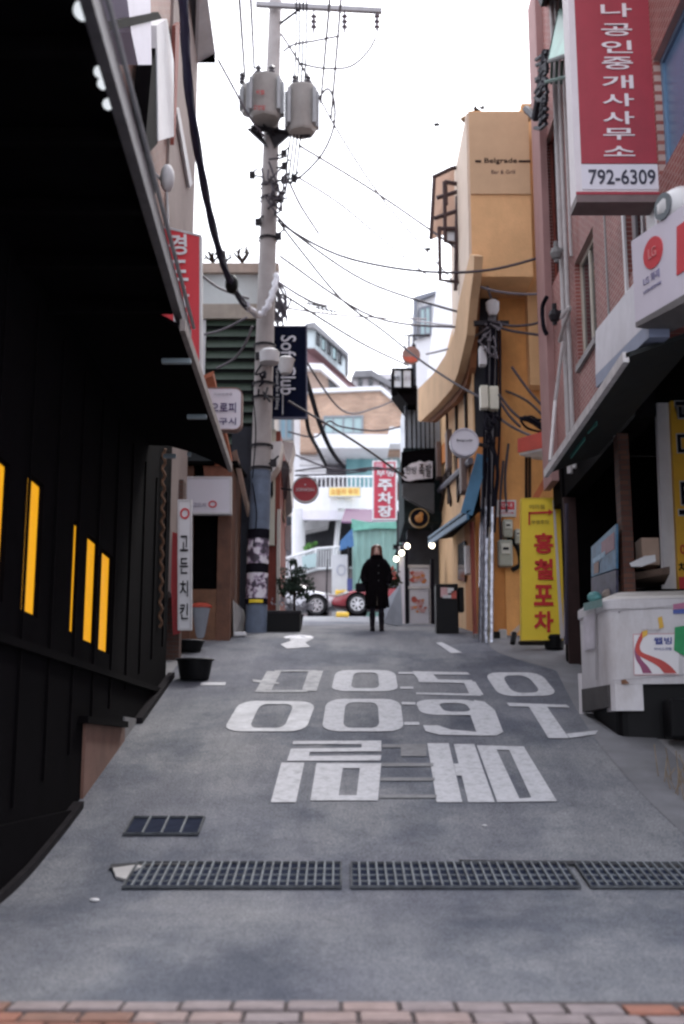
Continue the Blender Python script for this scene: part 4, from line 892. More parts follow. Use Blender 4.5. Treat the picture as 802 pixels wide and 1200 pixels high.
m = MB(); m.prism([PY(354, 652, RY-.3), PY(371, 648, RY-.3), PY(370, 664, RY-.3), PY(355, 667, RY-.3)], (0, .05, 0)); solo('aqua_panel', m, M('aqua_panel', (.42, .55, .56), .5, .08, 2), 'pale aqua panel hung on the ramp railing', 'panel')
m = MB(); m.leaves(PY(364, 639, RY+.5), (.28, .2, .22), 160, .09, .1, 3); solo('ramp_shrub', m, M('bright_green', (.12, .28, .07), .7, .3, 3), 'small bright green shrub behind the ramp railing', 'shrub')

# purple awning, green tarp, blue umbrella, container
m = MB(); m.prism([PY(405, 598, 46), PY(470, 600, 46), PY(470, 614, 44.5), PY(400, 613, 44.5)], (0, .05, .08)); solo('purple_awning', m, M('purple_canvas', (.09, .035, .085), .7, .12, 3), 'purple awning below the white terrace', 'awning')
ct = T('green_container', 'mint green corrugated container hut behind the standing woman', 'container', (2, 44, 6))
CY = 42.5
a = PY(414, 617, CY); b = PY(506, 617, CY)
m = MB(); m.box(a.x, b.x, CY, CY+3, gz(43), a.z); m.build('body', tin, ct)
n = int((b.x-a.x)/.24)
for k in range(n):
    x = a.x + .06 + k*.24; m = MB(); m.prism([(x, CY, gz(43)), (x+.03, CY-.04, gz(43)), (x+.11, CY-.04, gz(43)), (x+.14, CY, gz(43))], (0, 0, a.z-gz(43)-.1)); m.build('rib', tin, ct)
m = MB(); m.box(a.x-.05, b.x, CY-.12, CY+3, a.z-.04, a.z+.08); m.build('roof_edge', M('tarp_green', (.12, .42, .32), .6, .2, 4), ct)
m = MB(); m.prism([PY(412, 608, CY-.2), PY(432, 612, CY-.2), PY(506, 610, CY-.2), PY(506, 620, CY-.2), PY(440, 619, CY-.2), PY(414, 622, CY-.2)], (0, .1, 0)); solo('green_tarp', m, M('tarp_green2', (.17, .45, .36), .6, .2, 4), 'crumpled green tarpaulin edge over the container roof', 'tarpaulin')
c = PY(406, 622, 41.5); o = T('blue_umbrella', 'folded blue market umbrella left of the green container', 'umbrella', (c.x, c.y, gz(41)))
m = MB(); m.prism([PY(413, 619, 41.5), PY(415, 640, 41.5), PY(398, 645, 41.5), PY(399, 634, 41.5)], (0, .3, .05)); m.build('canopy', M('blue_canvas', (.06, .16, .34), .7, .2, 4), o)
m = MB(); m.cyl((c.x+.1, c.y, gz(41)), PY(408, 640, 41.5), .03, n=6); m.build('pole', darkmetal, o)
m = MB(); PB(m, 400, 640, 413, 663, 43.5, .3); solo('dark_box', m, blkplastic, 'dark box below the blue umbrella', 'box')
# booth panel
bt = T('street_panel', 'pale grey upright panel with faint round logo between the cars', 'panel', PY(399, 720, 42.3))
m = MB(); PB(m, 389, 650, 409, 730, 42.3, .3); m.build('panel', M('pale_grey_panel', (.52, .54, .56), .5, .06, 3, dirt=.3, dirtcol=(.35, .35, .36)), bt)
cc = PY(400, 668, 42.28); m = MB(); nn = 20
m.ring([cc + Vector((math.cos(2*math.pi*k/nn)*.16, 0, math.sin(2*math.pi*k/nn)*.2)) for k in range(nn)], [cc + Vector((math.cos(2*math.pi*k/nn)*.13, 0, math.sin(2*math.pi*k/nn)*.17)) for k in range(nn)], (0, -.015, 0)); m.build('logo', M('logo_blue', (.3, .33, .42), .6, .1, 3), bt)
m = MB(); m.tube([PY(384, 655, 38.4), PY(383, 690, 38.4), PY(385, 722, 38.4)], .03, 6); solo('thin_post', m, darkmetal, 'thin dark post just left of the pale panel', 'post')
def yb(px0, py0, px1, py1, Y, label):
    m = MB(); a = PY(px0, py0, Y); b = PY(px1, py1, Y); m.bbox(a.x, b.x, Y, Y+.4, b.z, a.z, .05); solo('yellow_block', m, M('yellow_plastic', (.72, .46, .06), .5, .1, 4), label, 'block', 'yellow blocks by the cars')
yb(393, 691, 413, 706, 41.4, 'upper yellow block between the two cars'); yb(394, 717, 409, 723.5, 37.4, 'low yellow block in front of the red car bumper')
m = MB(); PB(m, 407, 678, 413, 692, 41, .3); solo('blue_crate', m, M('blue_crate', (.05, .07, .22), .5, .1, 4), 'small dark blue crate above the red car', 'crate')

# ------------------------------------------------ cars
chrome = M('alloy', (.5, .5, .52), .25, .1, 5, metal=.8)
tyre = M('tyre', (.014, .014, .016), .85, .2, 10)
def car(label, loc, rz, paintcol, pname):
    cpt = M(pname, paintcol, .25, .05, 1, spec=.6); o = T('parked_car', label, 'car', loc, rz, 'cars parked at the top of the street')
    # local: x forward (nose at +2.15), y side, z up
    st = [(-2.15, .62, .32, .62), (-2.05, .76, .26, .86), (-1.6, .83, .22, .96), (-.8, .85, .2, .95), (.2, .85, .2, .93), (1.0, .85, .2, .90), (1.45, .83, .22, .82), (1.85, .78, .26, .74), (2.08, .66, .30, .62), (2.16, .5, .36, .5)]
    rings = []
    for x, w_, z0, z1 in st:
        h = z1 - z0; zb = z0
        rings.append([Vector((x, sy*w_*a, zb + h*b)) for sy, a, b in ((1,.55,0),(1,.93,.06),(1,1,.3),(1,.99,.62),(1,.93,.86),(1,.74,.97),(1,.3,1.0),(-1,.3,1.0),(-1,.74,.97),(-1,.93,.86),(-1,.99,.62),(-1,1,.3),(-1,.93,.06),(-1,.55,0))])
    m = MB(True); m.loft(rings); m.build('body', cpt, o, True)
    cab = [(-1.85, .60, .90, .98), (-1.5, .66, .9, 1.28), (-.9, .66, .9, 1.44), (-.1, .66, .9, 1.46), (.35, .66, .88, 1.32), (.75, .68, .88, 1.08), (1.05, .70, .86, .92)]
    rings = [[Vector((x, sy*w_*a, z0 + (z1-z0)*b)) for sy, a, b in ((1,1.18,0),(1,1.08,.5),(1,.92,.9),(1,.6,1),(-1,.6,1),(-1,.92,.9),(-1,1.08,.5),(-1,1.18,0))] for x, w_, z0, z1 in cab]
    m = MB(True); m.loft(rings); m.build('greenhouse', glassd, o, True)
    m = MB(True); rings = [[Vector((x, sy*w_*a, z1 - .05 + .07*b)) for sy, a, b in ((1,.86,0),(1,.7,.8),(1,.3,1),(-1,.3,1),(-1,.7,.8),(-1,.86,0))] for x, w_, z0, z1 in cab[1:5]]
    m.loft(rings); m.build('roof', cpt, o, True)
    for sx in (1.32, -1.35):
        for sy in (1, -1):
            m = MB(True); m.cyl((sx, sy*.60, .34), (sx, sy*.862, .34), .385, n=24); m.build('wheel_arch', blk, o, True)
            m = MB(True); m.cyl((sx, sy*.66, .32), (sx, sy*.875, .32), .32, n=28); wv = m.build('wheel', tyre, o, True)
            m = MB(True); c = Vector((sx, sy*.885, .32)); n = 24
            m.ring([c + Vector((math.cos(2*math.pi*k/n)*.225, 0, math.sin(2*math.pi*k/n)*.225)) for k in range(n)], [c + Vector((math.cos(2*math.pi*k/n)*.19, 0, math.sin(2*math.pi*k/n)*.19)) for k in range(n)], (0, -sy*.05, 0)); m.build('rim', chrome, wv)
            m = MB(True); m.cyl(c - Vector((0, sy*.02, 0)), c + Vector((0, sy*.012, 0)), .055, n=12)
            for k in range(7):
                g = 2*math.pi*k/7; u = Vector((math.cos(g), 0, math.sin(g))); v = Vector((-math.sin(g), 0, math.cos(g)))
                m.prism([c + u*.03 + v*.022, c + u*.2 + v*.034, c + u*.2 - v*.034, c + u*.03 - v*.022], (0, -sy*.03, 0))
            m.build('spokes', chrome, wv)
    for sy in (1, -1):
        m = MB(True); m.prism([(1.74, sy*.56, .60), (1.98, sy*.50, .56), (1.96, sy*.70, .59), (1.70, sy*.80, .66), (1.58, sy*.78, .73)], (.10, sy*.03, .04)); m.build('headlight', M('headlight_glass', (.7, .7, .68), .1, .05, 3), o)
        m = MB(True); m.bbox(.55, .75, sy*.84 - .08, sy*.84 + .1, .95, 1.07, .03); m.build('wing_mirror', cpt, o)
        m = MB(True); m.box(-2.12, -1.98, sy*.72-.1, sy*.72+.04, .6, .8); m.build('tail_light', redsign, o)
    m = MB(True); m.box(2.08, 2.17, -.42, .42, .33, .43); m.build('grille', blk, o)
    return o
ry = 40.0; rx = PY(419, 712, ry-.87).x
car('dark red car parked nose to the left behind the standing woman', (rx + 1.32, ry, gz(ry)), R(180), (.26, .035, .045), 'red_car_paint')
ry = 40.6; rx = PY(371, 710, ry-.87).x
car('white car parked nose to the right behind the small evergreen', (rx - 1.32, ry, gz(ry)), 0, (.66, .66, .70), 'white_car_paint')

# red parking sign
s = hsign('parking_sign', W4(437, 540, 465, 609, 36), .15, M('pink_red_sign', (.50, .05, .085), .5, .08, 3), white, 'tall red parking sign with white lettering over the green container', fr=.035)
d2 = Vector((0, -.03, 0))
text('부영', PY(451.5, 555, 36)+d2, XU, ZU, .54, .2, white, s, off=.02)
vtext('주차장', PY(451.5, 561, 36)+d2, PY(451.5, 607, 36)+d2, XU, .45, white, s, .88, .035)
m = MB(); PB(m, 440, 542.5, 449, 548, 36-.02, .02); m.build('badge', M('badge_pink', (.5, .25, .3), .6, .1, 3), s); m = MB(); PB(m, 453, 543, 462, 547.5, 36-.02, .02); m.build('badge', whited, s)
m = MB(); m.cyl(PY(466.5, 600, 36.1), (PY(466.5, 600, 36.1).x, 36.1, gz(36)), .05, n=8); m.build('post', darkmetal, s)
m = MB(); PB(m, 466, 566, 471, 584, 34, .3); solo('red_box', m, redbrown, 'small red box between the parking sign and black shop', 'box')
o = T('drain_pipe', 'slim white downpipe left of the black shop', 'pipe', PY(471, 560, 33)); m = MB(); m.cyl(PY(471, 512, 33), PY(471, 572, 33), .04, n=8); m.build('pipe', white, o); m = MB(); m.cyl(PY(474, 570, 33), PY(474, 640, 33), .05, n=8); m.build('lower_pipe', M('mauve_pipe', (.22, .14, .2), .6, .1, 3), o)
# ================================================================= RIGHT FAR: black shop
SY = 29.0
bs_ = T('black_shop', 'narrow black shop front with tall vertical slats and lamps, right of the woman', 'building', (2, 31, gz(31)))
m = MB(); PB(m, 473, 525, 520, 612, SY+.3, 3); m.build('wall', M('blackish_green', (.02, .03, .032), .9, .4, 5, spec=.1), bs_)
m = MB(); PB(m, 476, 455, 520, 527, SY+.5, 3); m.build('wall', M('slat_back', (.42, .46, .52), .3, .15, 2), bs_, label='pale glazed wall behind the slats')  # pale colour stands in for light showing between the slats
m = MB(); PB(m, 483, 403, 488.5, 476, SY+.3, .3); PB(m, 474.5, 470, 478, 527, SY+.3, .2); m.build('pier', M('blue_black_pier', (.02, .025, .04), .6, .2, 3), bs_)
for k in range(6):
    m = MB(); PB(m, 482+k*5.2, 470, 484+k*5.2, 529, SY+.25, .12); m.build('slat', blk2, bs_)
m = MB(); m.prism([PY(461, 452, SY), PY(489, 452, SY), PY(489, 474, SY), PY(478, 474, SY)], (0, 1.2, 0)); m.build('bracket_base', blk2, bs_)
ll = hsign('panel_sign', W4(460, 432, 484, 456, SY-.1), .5, M('pale_blue_acrylic', (.60, .66, .72), .4, .08, 3), blk2, 'small pale blue-white light box below the round mirror', fr=.05)
m = MB(); PB(m, 470.5, 432, 473, 456, SY-.14, .05); m.build('divider', blk2, ll)
text('상담', PY(465.5, 443, SY-.12), XU, ZU, .14, .14, ink, ll); text('문의', PY(478, 443, SY-.12), XU, ZU, .14, .14, M('grey_ink', (.4, .38, .42)), ll)
c = PY(482, 416, SY-.4); mr = T('traffic_mirror', 'round rusty orange traffic mirror on the corner of the black shop', 'mirror', c)
MB().disc(c, XU, ZU, .23, 30, (0, .08, 0)).build('backing', M('rust_disc', (.22, .12, .1), .6, .25, 6, dirt=.4), mr)
m = MB(); m.prism([c + Vector((math.cos(R(g))*.2, -.012, math.sin(R(g))*.2)) for g in range(195, 346, 10)], (0, .01, 0)); m.build('red_lower_half', M('mirror_red', (.36, .06, .03), .4, .2, 6), mr)
m = MB(); m.tube([PY(475, 428, SY), PY(475, 393, SY), PY(504, 393, SY)], .03, 6); m.build('bracket', darkmetal, mr)
for px in (479, 485): m = MB(); m.cyl(PY(px, 394, SY), PY(px, 405, SY-.2), .025, n=6); m.build('rod', darkmetal, mr)
# sign with ragged white cloud
s = hsign('shop_banner', [PY(471, 530, SY), PY(509, 526, SY-.2), PY(509, 612-46, SY-.2), PY(471, 612-46, SY)], .1, blk, blk2, 'black signboard with a white brush-edged patch and black lettering')
cl = [(473,549),(478,546),(482,543),(487,542),(492,540),(498,542),(503,540),(507,541),(507,560),(498,561),(488,562),(480,564),(475,563),(471,559),(475,555)]
m = MB(); m.prism([PY(x, y, SY-.26) for x, y in cl], (0, .02, 0)); m.build('white_patch', M('patch_white', (.66, .64, .68), .6, .1, 5), s)
text('한방', PY(482, 551, SY-.27), XU, ZU, .28, .19, ink, s); text('족발', PY(498.5, 551, SY-.27), XU, ZU, .31, .34, ink, s, off=.01)
m = MB(); m.prism([PY(472, 566, SY-.1), PY(509, 566, SY-.3), PY(509, 600, SY-.8), PY(480, 585, SY-.6), PY(472, 580, SY-.3)], (0, .3, 0)); solo('black_awning', m, M('black_awning_cloth', (.02, .018, .018), .8, .3, 4), 'black canvas awning below the white-patched signboard', 'awning')
c = PY(491.5, 607, SY-1.0); s = roundsign(c, .235, 'round gold and black sign under the black awning', ink, M('dark_gold', (.25, .16, .06), .4, .2, 6, metal=.4), 'round_sign')
m = MB(); m.ball(c + Vector((-.01, -.03, -.02)), .1, 12, (1, .3, 1)); m.ball(c + Vector((.04, -.03, .08)), .06, 10, (1, .3, 1)); m.build('emblem', M('gold_orange', (.45, .2, .05), .5, .4, 12), s)
# ground floor: opening with posters
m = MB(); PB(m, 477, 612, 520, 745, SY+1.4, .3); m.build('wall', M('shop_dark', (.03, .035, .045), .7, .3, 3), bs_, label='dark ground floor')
m = MB(); PB(m, 474.5, 640, 479, 738, SY-.2, .2); m.build('post', ink, bs_); m = MB(); PB(m, 505, 655, 510, 742, SY-.6, .25); m.build('post', ink, bs_)
m = MB(); PB(m, 468, 640, 474, 733, SY+.1, .15); m.build('white_jamb', whited, bs_)
m = MB(); m.prism([PY(468, 665, SY-.1), PY(474, 650, SY-.1), PY(475, 734, SY-.3), PY(464, 733, SY-.3)], (0, .1, 0)); solo('white_drape', m, M('drape_white', (.6, .6, .66), .8, .08, 4), 'white draped sheet hanging at the shop corner', 'drape')
def post(px0, py0, px1, py1, Y, label, cols, seed):
    o = T('poster', label, 'poster', PY((px0+px1)/2, py1, Y), 0, 'food posters on the black shop')
    m = MB(); PB(m, px0, py0, px1, py1, Y, .04); m.build('sheet', M('poster_white', (.58, .58, .64), .5, .05, 4), o)
    rg = random.Random(seed)
    for _ in range(16):
        x = rg.uniform(px0+3, px1-4); y = rg.uniform(py0+(py1-py0)*.3, py1-(py1-py0)*.3); r = rg.uniform(1.8, 4.5)
        cc = PY(x, y, Y-.006-.002*_); m = MB(); k_ = 9; m.prism([cc + Vector((math.cos(g*6.283/k_)*r*.02*rg.uniform(.7, 1.2), 0, math.sin(g*6.283/k_)*r*.02*rg.uniform(.6, 1))) for g in range(k_)], (0, .003, 0)); m.build('printed_blot', rg.choice(cols), o)
    return o
fr_ = [M('food_red', (.4, .08, .06), .6, .2, 8), M('food_orange', (.55, .2, .06), .6, .2, 8), M('food_pink', (.5, .3, .3), .6, .2, 8)]
post(480, 664, 503, 688, SY-.1, 'upper food poster beside the woman on the black shop', fr_, 4); post(480, 690, 503, 731, SY-.1, 'lower food poster beside the woman on the black shop', fr_, 7)
m = MB(); PB(m, 478.5, 662, 504.5, 665, SY-.14, .06); PB(m, 478.5, 687, 504.5, 690, SY-.14, .06); PB(m, 503, 662, 505, 732, SY-.14, .06); m.build('poster_rail', whited, bs_)
# bulbs
blb = M('lit_bulb', (.9, .85, .7), .3, .02, 3, emit=((1, .9, .7), 3))
for px, py, YY, lb in ((477.5, 640, 27.5, 'bright bulb at the black shop corner, second from right'), (471, 648, 28.2, 'third bulb from the right, at the shop corner'), (464.5, 655, 28.9, 'leftmost and lowest bulb beside the woman'), (506.5, 639, 26.2, 'rightmost bulb under the blue awning tip')):
    c = PY(px, py, YY); o = T('hanging_bulb', lb, 'bulb', c, 0, 'lit bulbs strung along the shop'); m = MB(); m.ball(c, .062, 14, (1, 1, 1.1)); m.build('glass', blb, o, True); m = MB(); m.cyl(c + Vector((0, 0, .055)), c + Vector((0, 0, .15)), .03, n=8); m.build('cap', ink, o); m = MB(); m.tube([c + Vector((0, 0, .16)), c + Vector((.02, .1, .45))], .012, 5); m.build('flex', ink, o)
# lean board, greenery by woman
m = MB(); m.prism([PY(470, 684, 27), PY(472, 734, 26.6), PY(449, 730, 26.6), PY(450, 706, 27)], (0, .12, 0)); solo('leaning_board', m, M('grey_blue_board', (.26, .29, .34), .7, .12, 3, dirt=.3), 'grey slanted board standing behind the woman on the right', 'board')
m = MB(); m.leaves(PY(460, 680, 28), (.22, .2, .42), 420, .05, .1, 8); b = PY(460, 705, 28); solo('climbing_plant', m, M('dark_leaves', (.03, .045, .028), .7, .5, 4), 'dark leafy plant behind the woman by the shop corner', 'plant')
m = MB(); rg = random.Random(2)
for _ in range(12): m.ball(PY(459+rg.uniform(-4, 5), 666+rg.uniform(-4, 12), 27.7), .03, 6)
solo('red_berries', m, M('berry_red', (.45, .08, .06), .5, .2, 4), 'cluster of small red flowers above the dark plant', 'flowers')
m = MB(); PB(m, 442, 637, 451, 641, 41.9, .2); 
m = MB(); PB(m, 461, 638, 476, 642, 32, .3); solo('black_shelf', m, blkplastic, 'black ledge under the container edge near the bulbs', 'ledge')

# pale sheeted building behind the orange one
pbk = T('sheeted_building', 'pale building wrapped in translucent sheeting behind the ochre tower', 'building', (3, 40, 6))
m = MB(); m.prism([PY(487, 347, 36), PY(512, 340, 36), PY(560, 300, 36), PY(600, 300, 36), PY(600, 520, 36), PY(487, 470, 36)], (0, 5, 0)); m.build('wall', M('pale_sheet', (.62, .62, .64), .6, .07, .8, dirt=.4, dirtcol=(.4, .4, .43)), pbk)
m = MB(); m.prism([PY(485, 348, 35.8), PY(511, 340, 35.8), PY(511, 344, 35.8), PY(489, 352, 35.8), PY(489, 396, 35.8), PY(485, 396, 35.8)], (0, .3, 0)); m.build('pipe_frame', M('frame_grey', (.16, .17, .2), .6, .1, 3), pbk)
window(pbk, [PY(491, 361, 35.9), PY(506, 357, 35.9), PY(506, 392, 35.9), PY(491, 396, 35.9)], -YU, M('frame_grey', (.16, .17, .2)), glassb, 2, 1, .07, .1)
m = MB(); m.prism([PY(512, 335, 33), PY(545, 325, 32), PY(548, 430, 31), PY(500, 455, 33)], (0, .15, 0)); solo('plastic_sheet', m, M('milky_sheet', (.66, .66, .68), .5, .05, 1.5, dirt=.35, dirtcol=(.42, .42, .45)), 'milky plastic sheet draped above the curved ochre balcony', 'sheet')

# ================================================================= ochre building
OY = 22.0; OXs = 2.5
ob_ = T('ochre_building', 'ochre rendered building with projecting tower bay and curved balcony', 'building', (4, 25, gz(24)))
xL = PY(585, 400, OY).x; x0 = PY(555, 500, OY).x; xR = 5.0
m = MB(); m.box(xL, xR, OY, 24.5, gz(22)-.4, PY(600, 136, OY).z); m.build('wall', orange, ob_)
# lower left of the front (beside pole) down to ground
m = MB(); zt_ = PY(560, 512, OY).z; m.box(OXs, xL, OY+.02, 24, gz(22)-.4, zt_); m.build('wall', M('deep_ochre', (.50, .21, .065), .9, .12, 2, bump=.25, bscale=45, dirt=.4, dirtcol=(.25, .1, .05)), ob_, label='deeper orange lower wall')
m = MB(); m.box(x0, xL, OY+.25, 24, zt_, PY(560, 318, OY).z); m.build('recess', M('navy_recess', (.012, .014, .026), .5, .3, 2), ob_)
# tower bay
TY = 20.9
tb = [PY(550, 190, TY), PY(551.5, 130, TY), PY(633, 126, TY), PY(640, 322, TY), PY(552, 322, TY)]
zA, zB_ = PY(551, 130, TY).z, PY(552, 324, TY).z; xa_, xb_ = PY(551, 200, TY).x, PY(625, 322, TY).x
m = MB(); m.box(xa_, xb_, TY, OY-.003, zB_, zA); m.build('tower_bay', orangep, ob_)
m = MB(); m.box(xa_, xb_, TY-.03, TY, PY(600, 228, TY).z, zA-.04); m.build('render_panel', M('paler_render', (.56, .38, .235), .9, .08, 1.2, dirt=.35, dirtcol=(.4, .28, .18), bump=.2), ob_)
m = MB(); m.box(xa_-.05, xa_, TY+.02, 24.4, PY(552, 324, TY).z-.2, zA-.03); m.build('edge_return', M('cream_edge', (.62, .5, .4), .8, .08, 2), ob_)
m = MB(); m.box(xb_+.003, xR, OY-.35, OY, PY(600, 325, OY).z-2.3, PY(600, 132, OY).z); m.build('side_strip', orangep, ob_)
rg = random.Random(4); m = MB()
for k in range(14): cc = Vector((xa_ + (xb_-xa_)*k/13, TY+.3, zA)); m.ball(cc, .09 + rg.uniform(0, .05), 8, (1.4, 1, .6))
m.build('roof_crest', M('ochre_rubble', (.4, .26, .15), .9, .3, 8), ob_, True)
text('Belgrade', PY(587, 189, TY-.03), XU, ZU, .62, .13, ink, ob_, off=.012); text('Bar & Grill', PY(590, 201.5, TY-.03), XU, ZU, .45, .08, M('brown_ink', (.1, .05, .04), .6, .1, 4), ob_, off=.008)
for xa2, xb2 in ((557, 564), (608, 622)):
    m = MB(); a = PY(xa2, 188, TY-.035); b = PY(xb2, 190, TY-.035); m.box(a.x, b.x, TY-.045, TY-.028, b.z, a.z); m.build('flourish', ink, ob_)
# plants/clutter at the top left of the tower
m = MB(); m.leaves(PY(559, 128, TY+.2), (.16, .1, .1), 60, .05, .1, 3); solo('roof_clump', m, timber, 'dark ragged clump on the left top corner of the ochre tower', 'plant')
# side wall in plane x = 2.5 : timbered
yA_, yB_ = OY+.02, 31.0
m = MB(); m.box(OXs, OXs+.3, 24, yB_, gz(26)-1, PX(508, 470, OXs).z); m.build('side_wall', M('ochre_side', (.60, .39, .21), .9, .1, 1.5, bump=.2, dirt=.3, dirtcol=(.3, .16, .08)), ob_)
m = MB(); m.box(OXs+.003, OXs+.035, OY+.03, 24, gz(22), PX(548, 420, OXs).z); m.build('side_wall', MATS['ochre_side'], ob_)
for (xA_, yA2), (xB_, yB2) in (((509,500),(509,640)), ((515,492),(517,612)), ((525,478),(527,590)), ((536,466),(538,580)), ((547,452),(549,545)), ((509,575),(530,552)), ((530,590),(524,552)), ((538,585),(545,540)), ((515,612),(523,570))):
    a, b = PX(xA_, yA2, OXs), PX(xB_, yB2, OXs); u = (b-a).normalized(); n_ = u.cross(XU)*.085
    m = MB(); m.prism([a+n_-XU*.01, a-n_-XU*.01, b-n_-XU*.01, b+n_-XU*.01], (-.04, 0, 0)); m.build('timber', timber, ob_)
for px, py in ((514, 540), (526, 528), (543, 552)):
    a = PX(px, py, OXs-.12); m = MB(); m.bbox(a.x-.06, a.x+.06, a.y-.2, a.y+.2, a.z-.45, a.z+.45, .02); s_ = m.build('shutter_box', M('grey_brown', (.15, .11, .1), .7, .2, 4), ob_)
for q_ in (((517,524),(524,517),(524,540),(517,546)), ((538,538),(547,530),(547,548),(538,556))):
    m = MB(); m.prism([PX(x, y, OXs-.02) for x, y in q_], (-.03, 0, 0)); m.build('orange_panel', M('burnt_orange', (.48, .16, .03), .8, .1, 3), ob_)
# curved balcony parapet
_pa, _pb = Vector((2.3, 21.6, 0)), Vector((1.8, 28.3, 0)); _pn = Vector((_pb.y-_pa.y, _pa.x-_pb.x, 0)).normalized()
def PX_o(px, py, off=0.0):
    d = ray(px, py); t = ((_pa + _pn*off) - EYE).dot(_pn) / d.dot(_pn); return EYE + d*t
out_ = [(556,300),(555,320),(551,350),(547,393),(542,415),(537,436),(530,455),(512,476),(493,494),(490,493),(490,456),(508,438),(524,413),(533,388),(537,357),(545,322),(551,298)]
m = MB(); m.prism([PX_o(x, y) for x, y in out_], _pn*.16); m.build('curved_parapet', M('parapet_ochre', (.58, .38, .22), .9, .13, 1.4, bump=.3, dirt=.5, dirtcol=(.42, .27, .15)), ob_)
m = MB(); m.prism([PX_o(x, y, .17) for x, y in ((557,322),(554,380),(551,430),(547,450),(534,470),(506,495),(494,494),(512,476),(530,455),(537,436),(542,415),(547,393),(551,350))], _pn*.12); m.build('parapet_soffit', M('brown_soffit', (.22, .09, .04), .9, .2, 2), ob_)
# rooftop screen frame
sf = T('roof_screen', 'rust-brown corrugated screen in a dark frame left of the ochre tower', 'screen', PY(530, 300, 23))
m = MB(); m.prism([PY(511, 207, 24), PY(530, 198, 23.4), PY(549, 196, 23), PY(549, 262, 23), PY(506, 280, 24)], (0, .05, 0)); m.build('sheet', M('peach_sheet', (.45, .27, .18), .7, .1, 3, dirt=.35, dirtcol=(.22, .12, .08)), sf)
def bar(pts, r, mat, par, name='frame_bar'): m = MB(); m.tube(pts, r, 6); return m.build(name, mat, par)
fbm = M('rust_black', (.05, .025, .025), .6, .4, 6)
for pts in ([(507,208),(530,197),(549,194)], [(509,208),(505,280)], [(521,213),(545,217)], [(521,213),(522,283),(545,287)], [(512,232),(545,222)], [(509,256),(545,244)], [(515,266),(516,328),(541,331)], [(516,268),(545,268)], [(549,195),(547,290)], [(536,230),(534,340)], [(541,258),(540,345)], [(522,213),(523,240)]):
    bar([PY(x, y, 22.9) for x, y in pts], .045, fbm, sf)
m = MB(); m.prism([PY(536, 226, 23), PY(549, 222, 23), PY(550, 320, 23), PY(540, 345, 23), PY(534, 320, 23)], (0, .1, 0)); m.build('dark_shutter', M('green_black', (.04, .06, .06), .6, .3, 5), sf)
m = MB(); m.prism([PY(522, 268, 22.95), PY(536, 268, 22.95), PY(536, 282, 22.95), PY(522, 282, 22.95)], (0, .02, 0)); m.build('bright_gap', white, sf)
# blue lean-to canopy
bc = T('blue_canopy', 'blue-edged lean-to canopy sloping along the ochre side wall', 'canopy', PY(540, 600, 22))
A_ = PY(547, 602, 20.9); B_ = PY(502, 634, 26.6); C_ = PY(566, 533, 21.1)
def board(a, b, h, t, mat, par, name='fascia'): 
    m = MB(); m.prism([a + ZU*h*.5, b + ZU*h*.5, b - ZU*h*.5, a - ZU*h*.5], (t, .02, 0)); return m.build(name, mat, par)
board(A_, B_, .20, .05, bluetrim, bc); m = MB(); u_ = (C_-A_).normalized(); nn_ = Vector((u_.z, 0, -u_.x))*.11; m.prism([A_-nn_, A_+nn_, C_+nn_, C_-nn_], (0, .06, 0)); m.build('gable_board', bluetrim, bc)
m = MB(); m.prism([A_, B_, Vector((OXs-.01, 26.6, B_.z+.08)), Vector((OXs-.01, 20.95, A_.z+.08))], (0, 0, .05)); m.build('roof', blk2, bc)
m = MB(); m.prism([PY(552, 598, 21.2), PY(563, 560, 21.25), PY(563, 600, 21.25)], (0, .04, 0)); m.build('gable_infill', blk2, bc)
bar([PX(510, 580, OXs-.05), PX(552, 540, OXs-.05)], .07, M('grey_blue_bar', (.12, .12, .15), .6, .2, 4), bc, 'strut')
# low wall windows
m = MB(); m.prism([PX(539, 638, OXs-.01), PX(547, 634, OXs-.01), PX(547, 682, OXs-.01), PX(539, 680, OXs-.01)], (-.04, 0, 0)); m.build('window', glassd, ob_)
m = MB(); c = PX(548, 655, OXs-.1); m.bbox(c.x-.05, c.x+.05, c.y-.1, c.y+.1, c.z-.3, c.z+.25, .02); solo('wall_box', m, white, 'small white box on the ochre side wall window', 'box')
m = MB(); m.cyl(PX(553, 612, OXs-.08), PX(557, 744, OXs-.08), .04, n=8); solo('brown_downpipe', m, redbrown, 'thin brown downpipe at the ochre building corner', 'pipe')
# black menu stand
b = G(524, 743); o = T('menu_stand', 'black menu stand with small printed papers by the orange wall', 'stand', b)
a0, a1 = PY(511, 684, b.y), PY(537, 684, b.y); m = MB(); m.bbox(a0.x, a1.x, b.y, b.y+.4, gz(b.y)-.02, a0.z, .02); m.build('cabinet', blkplastic, o)
m = MB(); a2 = PY(538, 687, b.y); a3 = PY(545, 716, b.y); m.bbox(a2.x, a3.x, b.y+.1, b.y+.3, a3.z, a2.z, .02); m.build('side_box', blkplastic, o)
for (px, py, w_, h_, mt) in ((521, 694, .07, .09, fr_[2]), (528, 692, .06, .05, whited), (532, 697, .05, .07, fr_[0]), (524, 699, .08, .03, whited)):
    c = PY(px, py, b.y-.01); m = MB(); m.box(c.x-w_, c.x+w_, c.y-.008, c.y+.002, c.z-h_, c.z+h_); m.build('paper', mt, o)

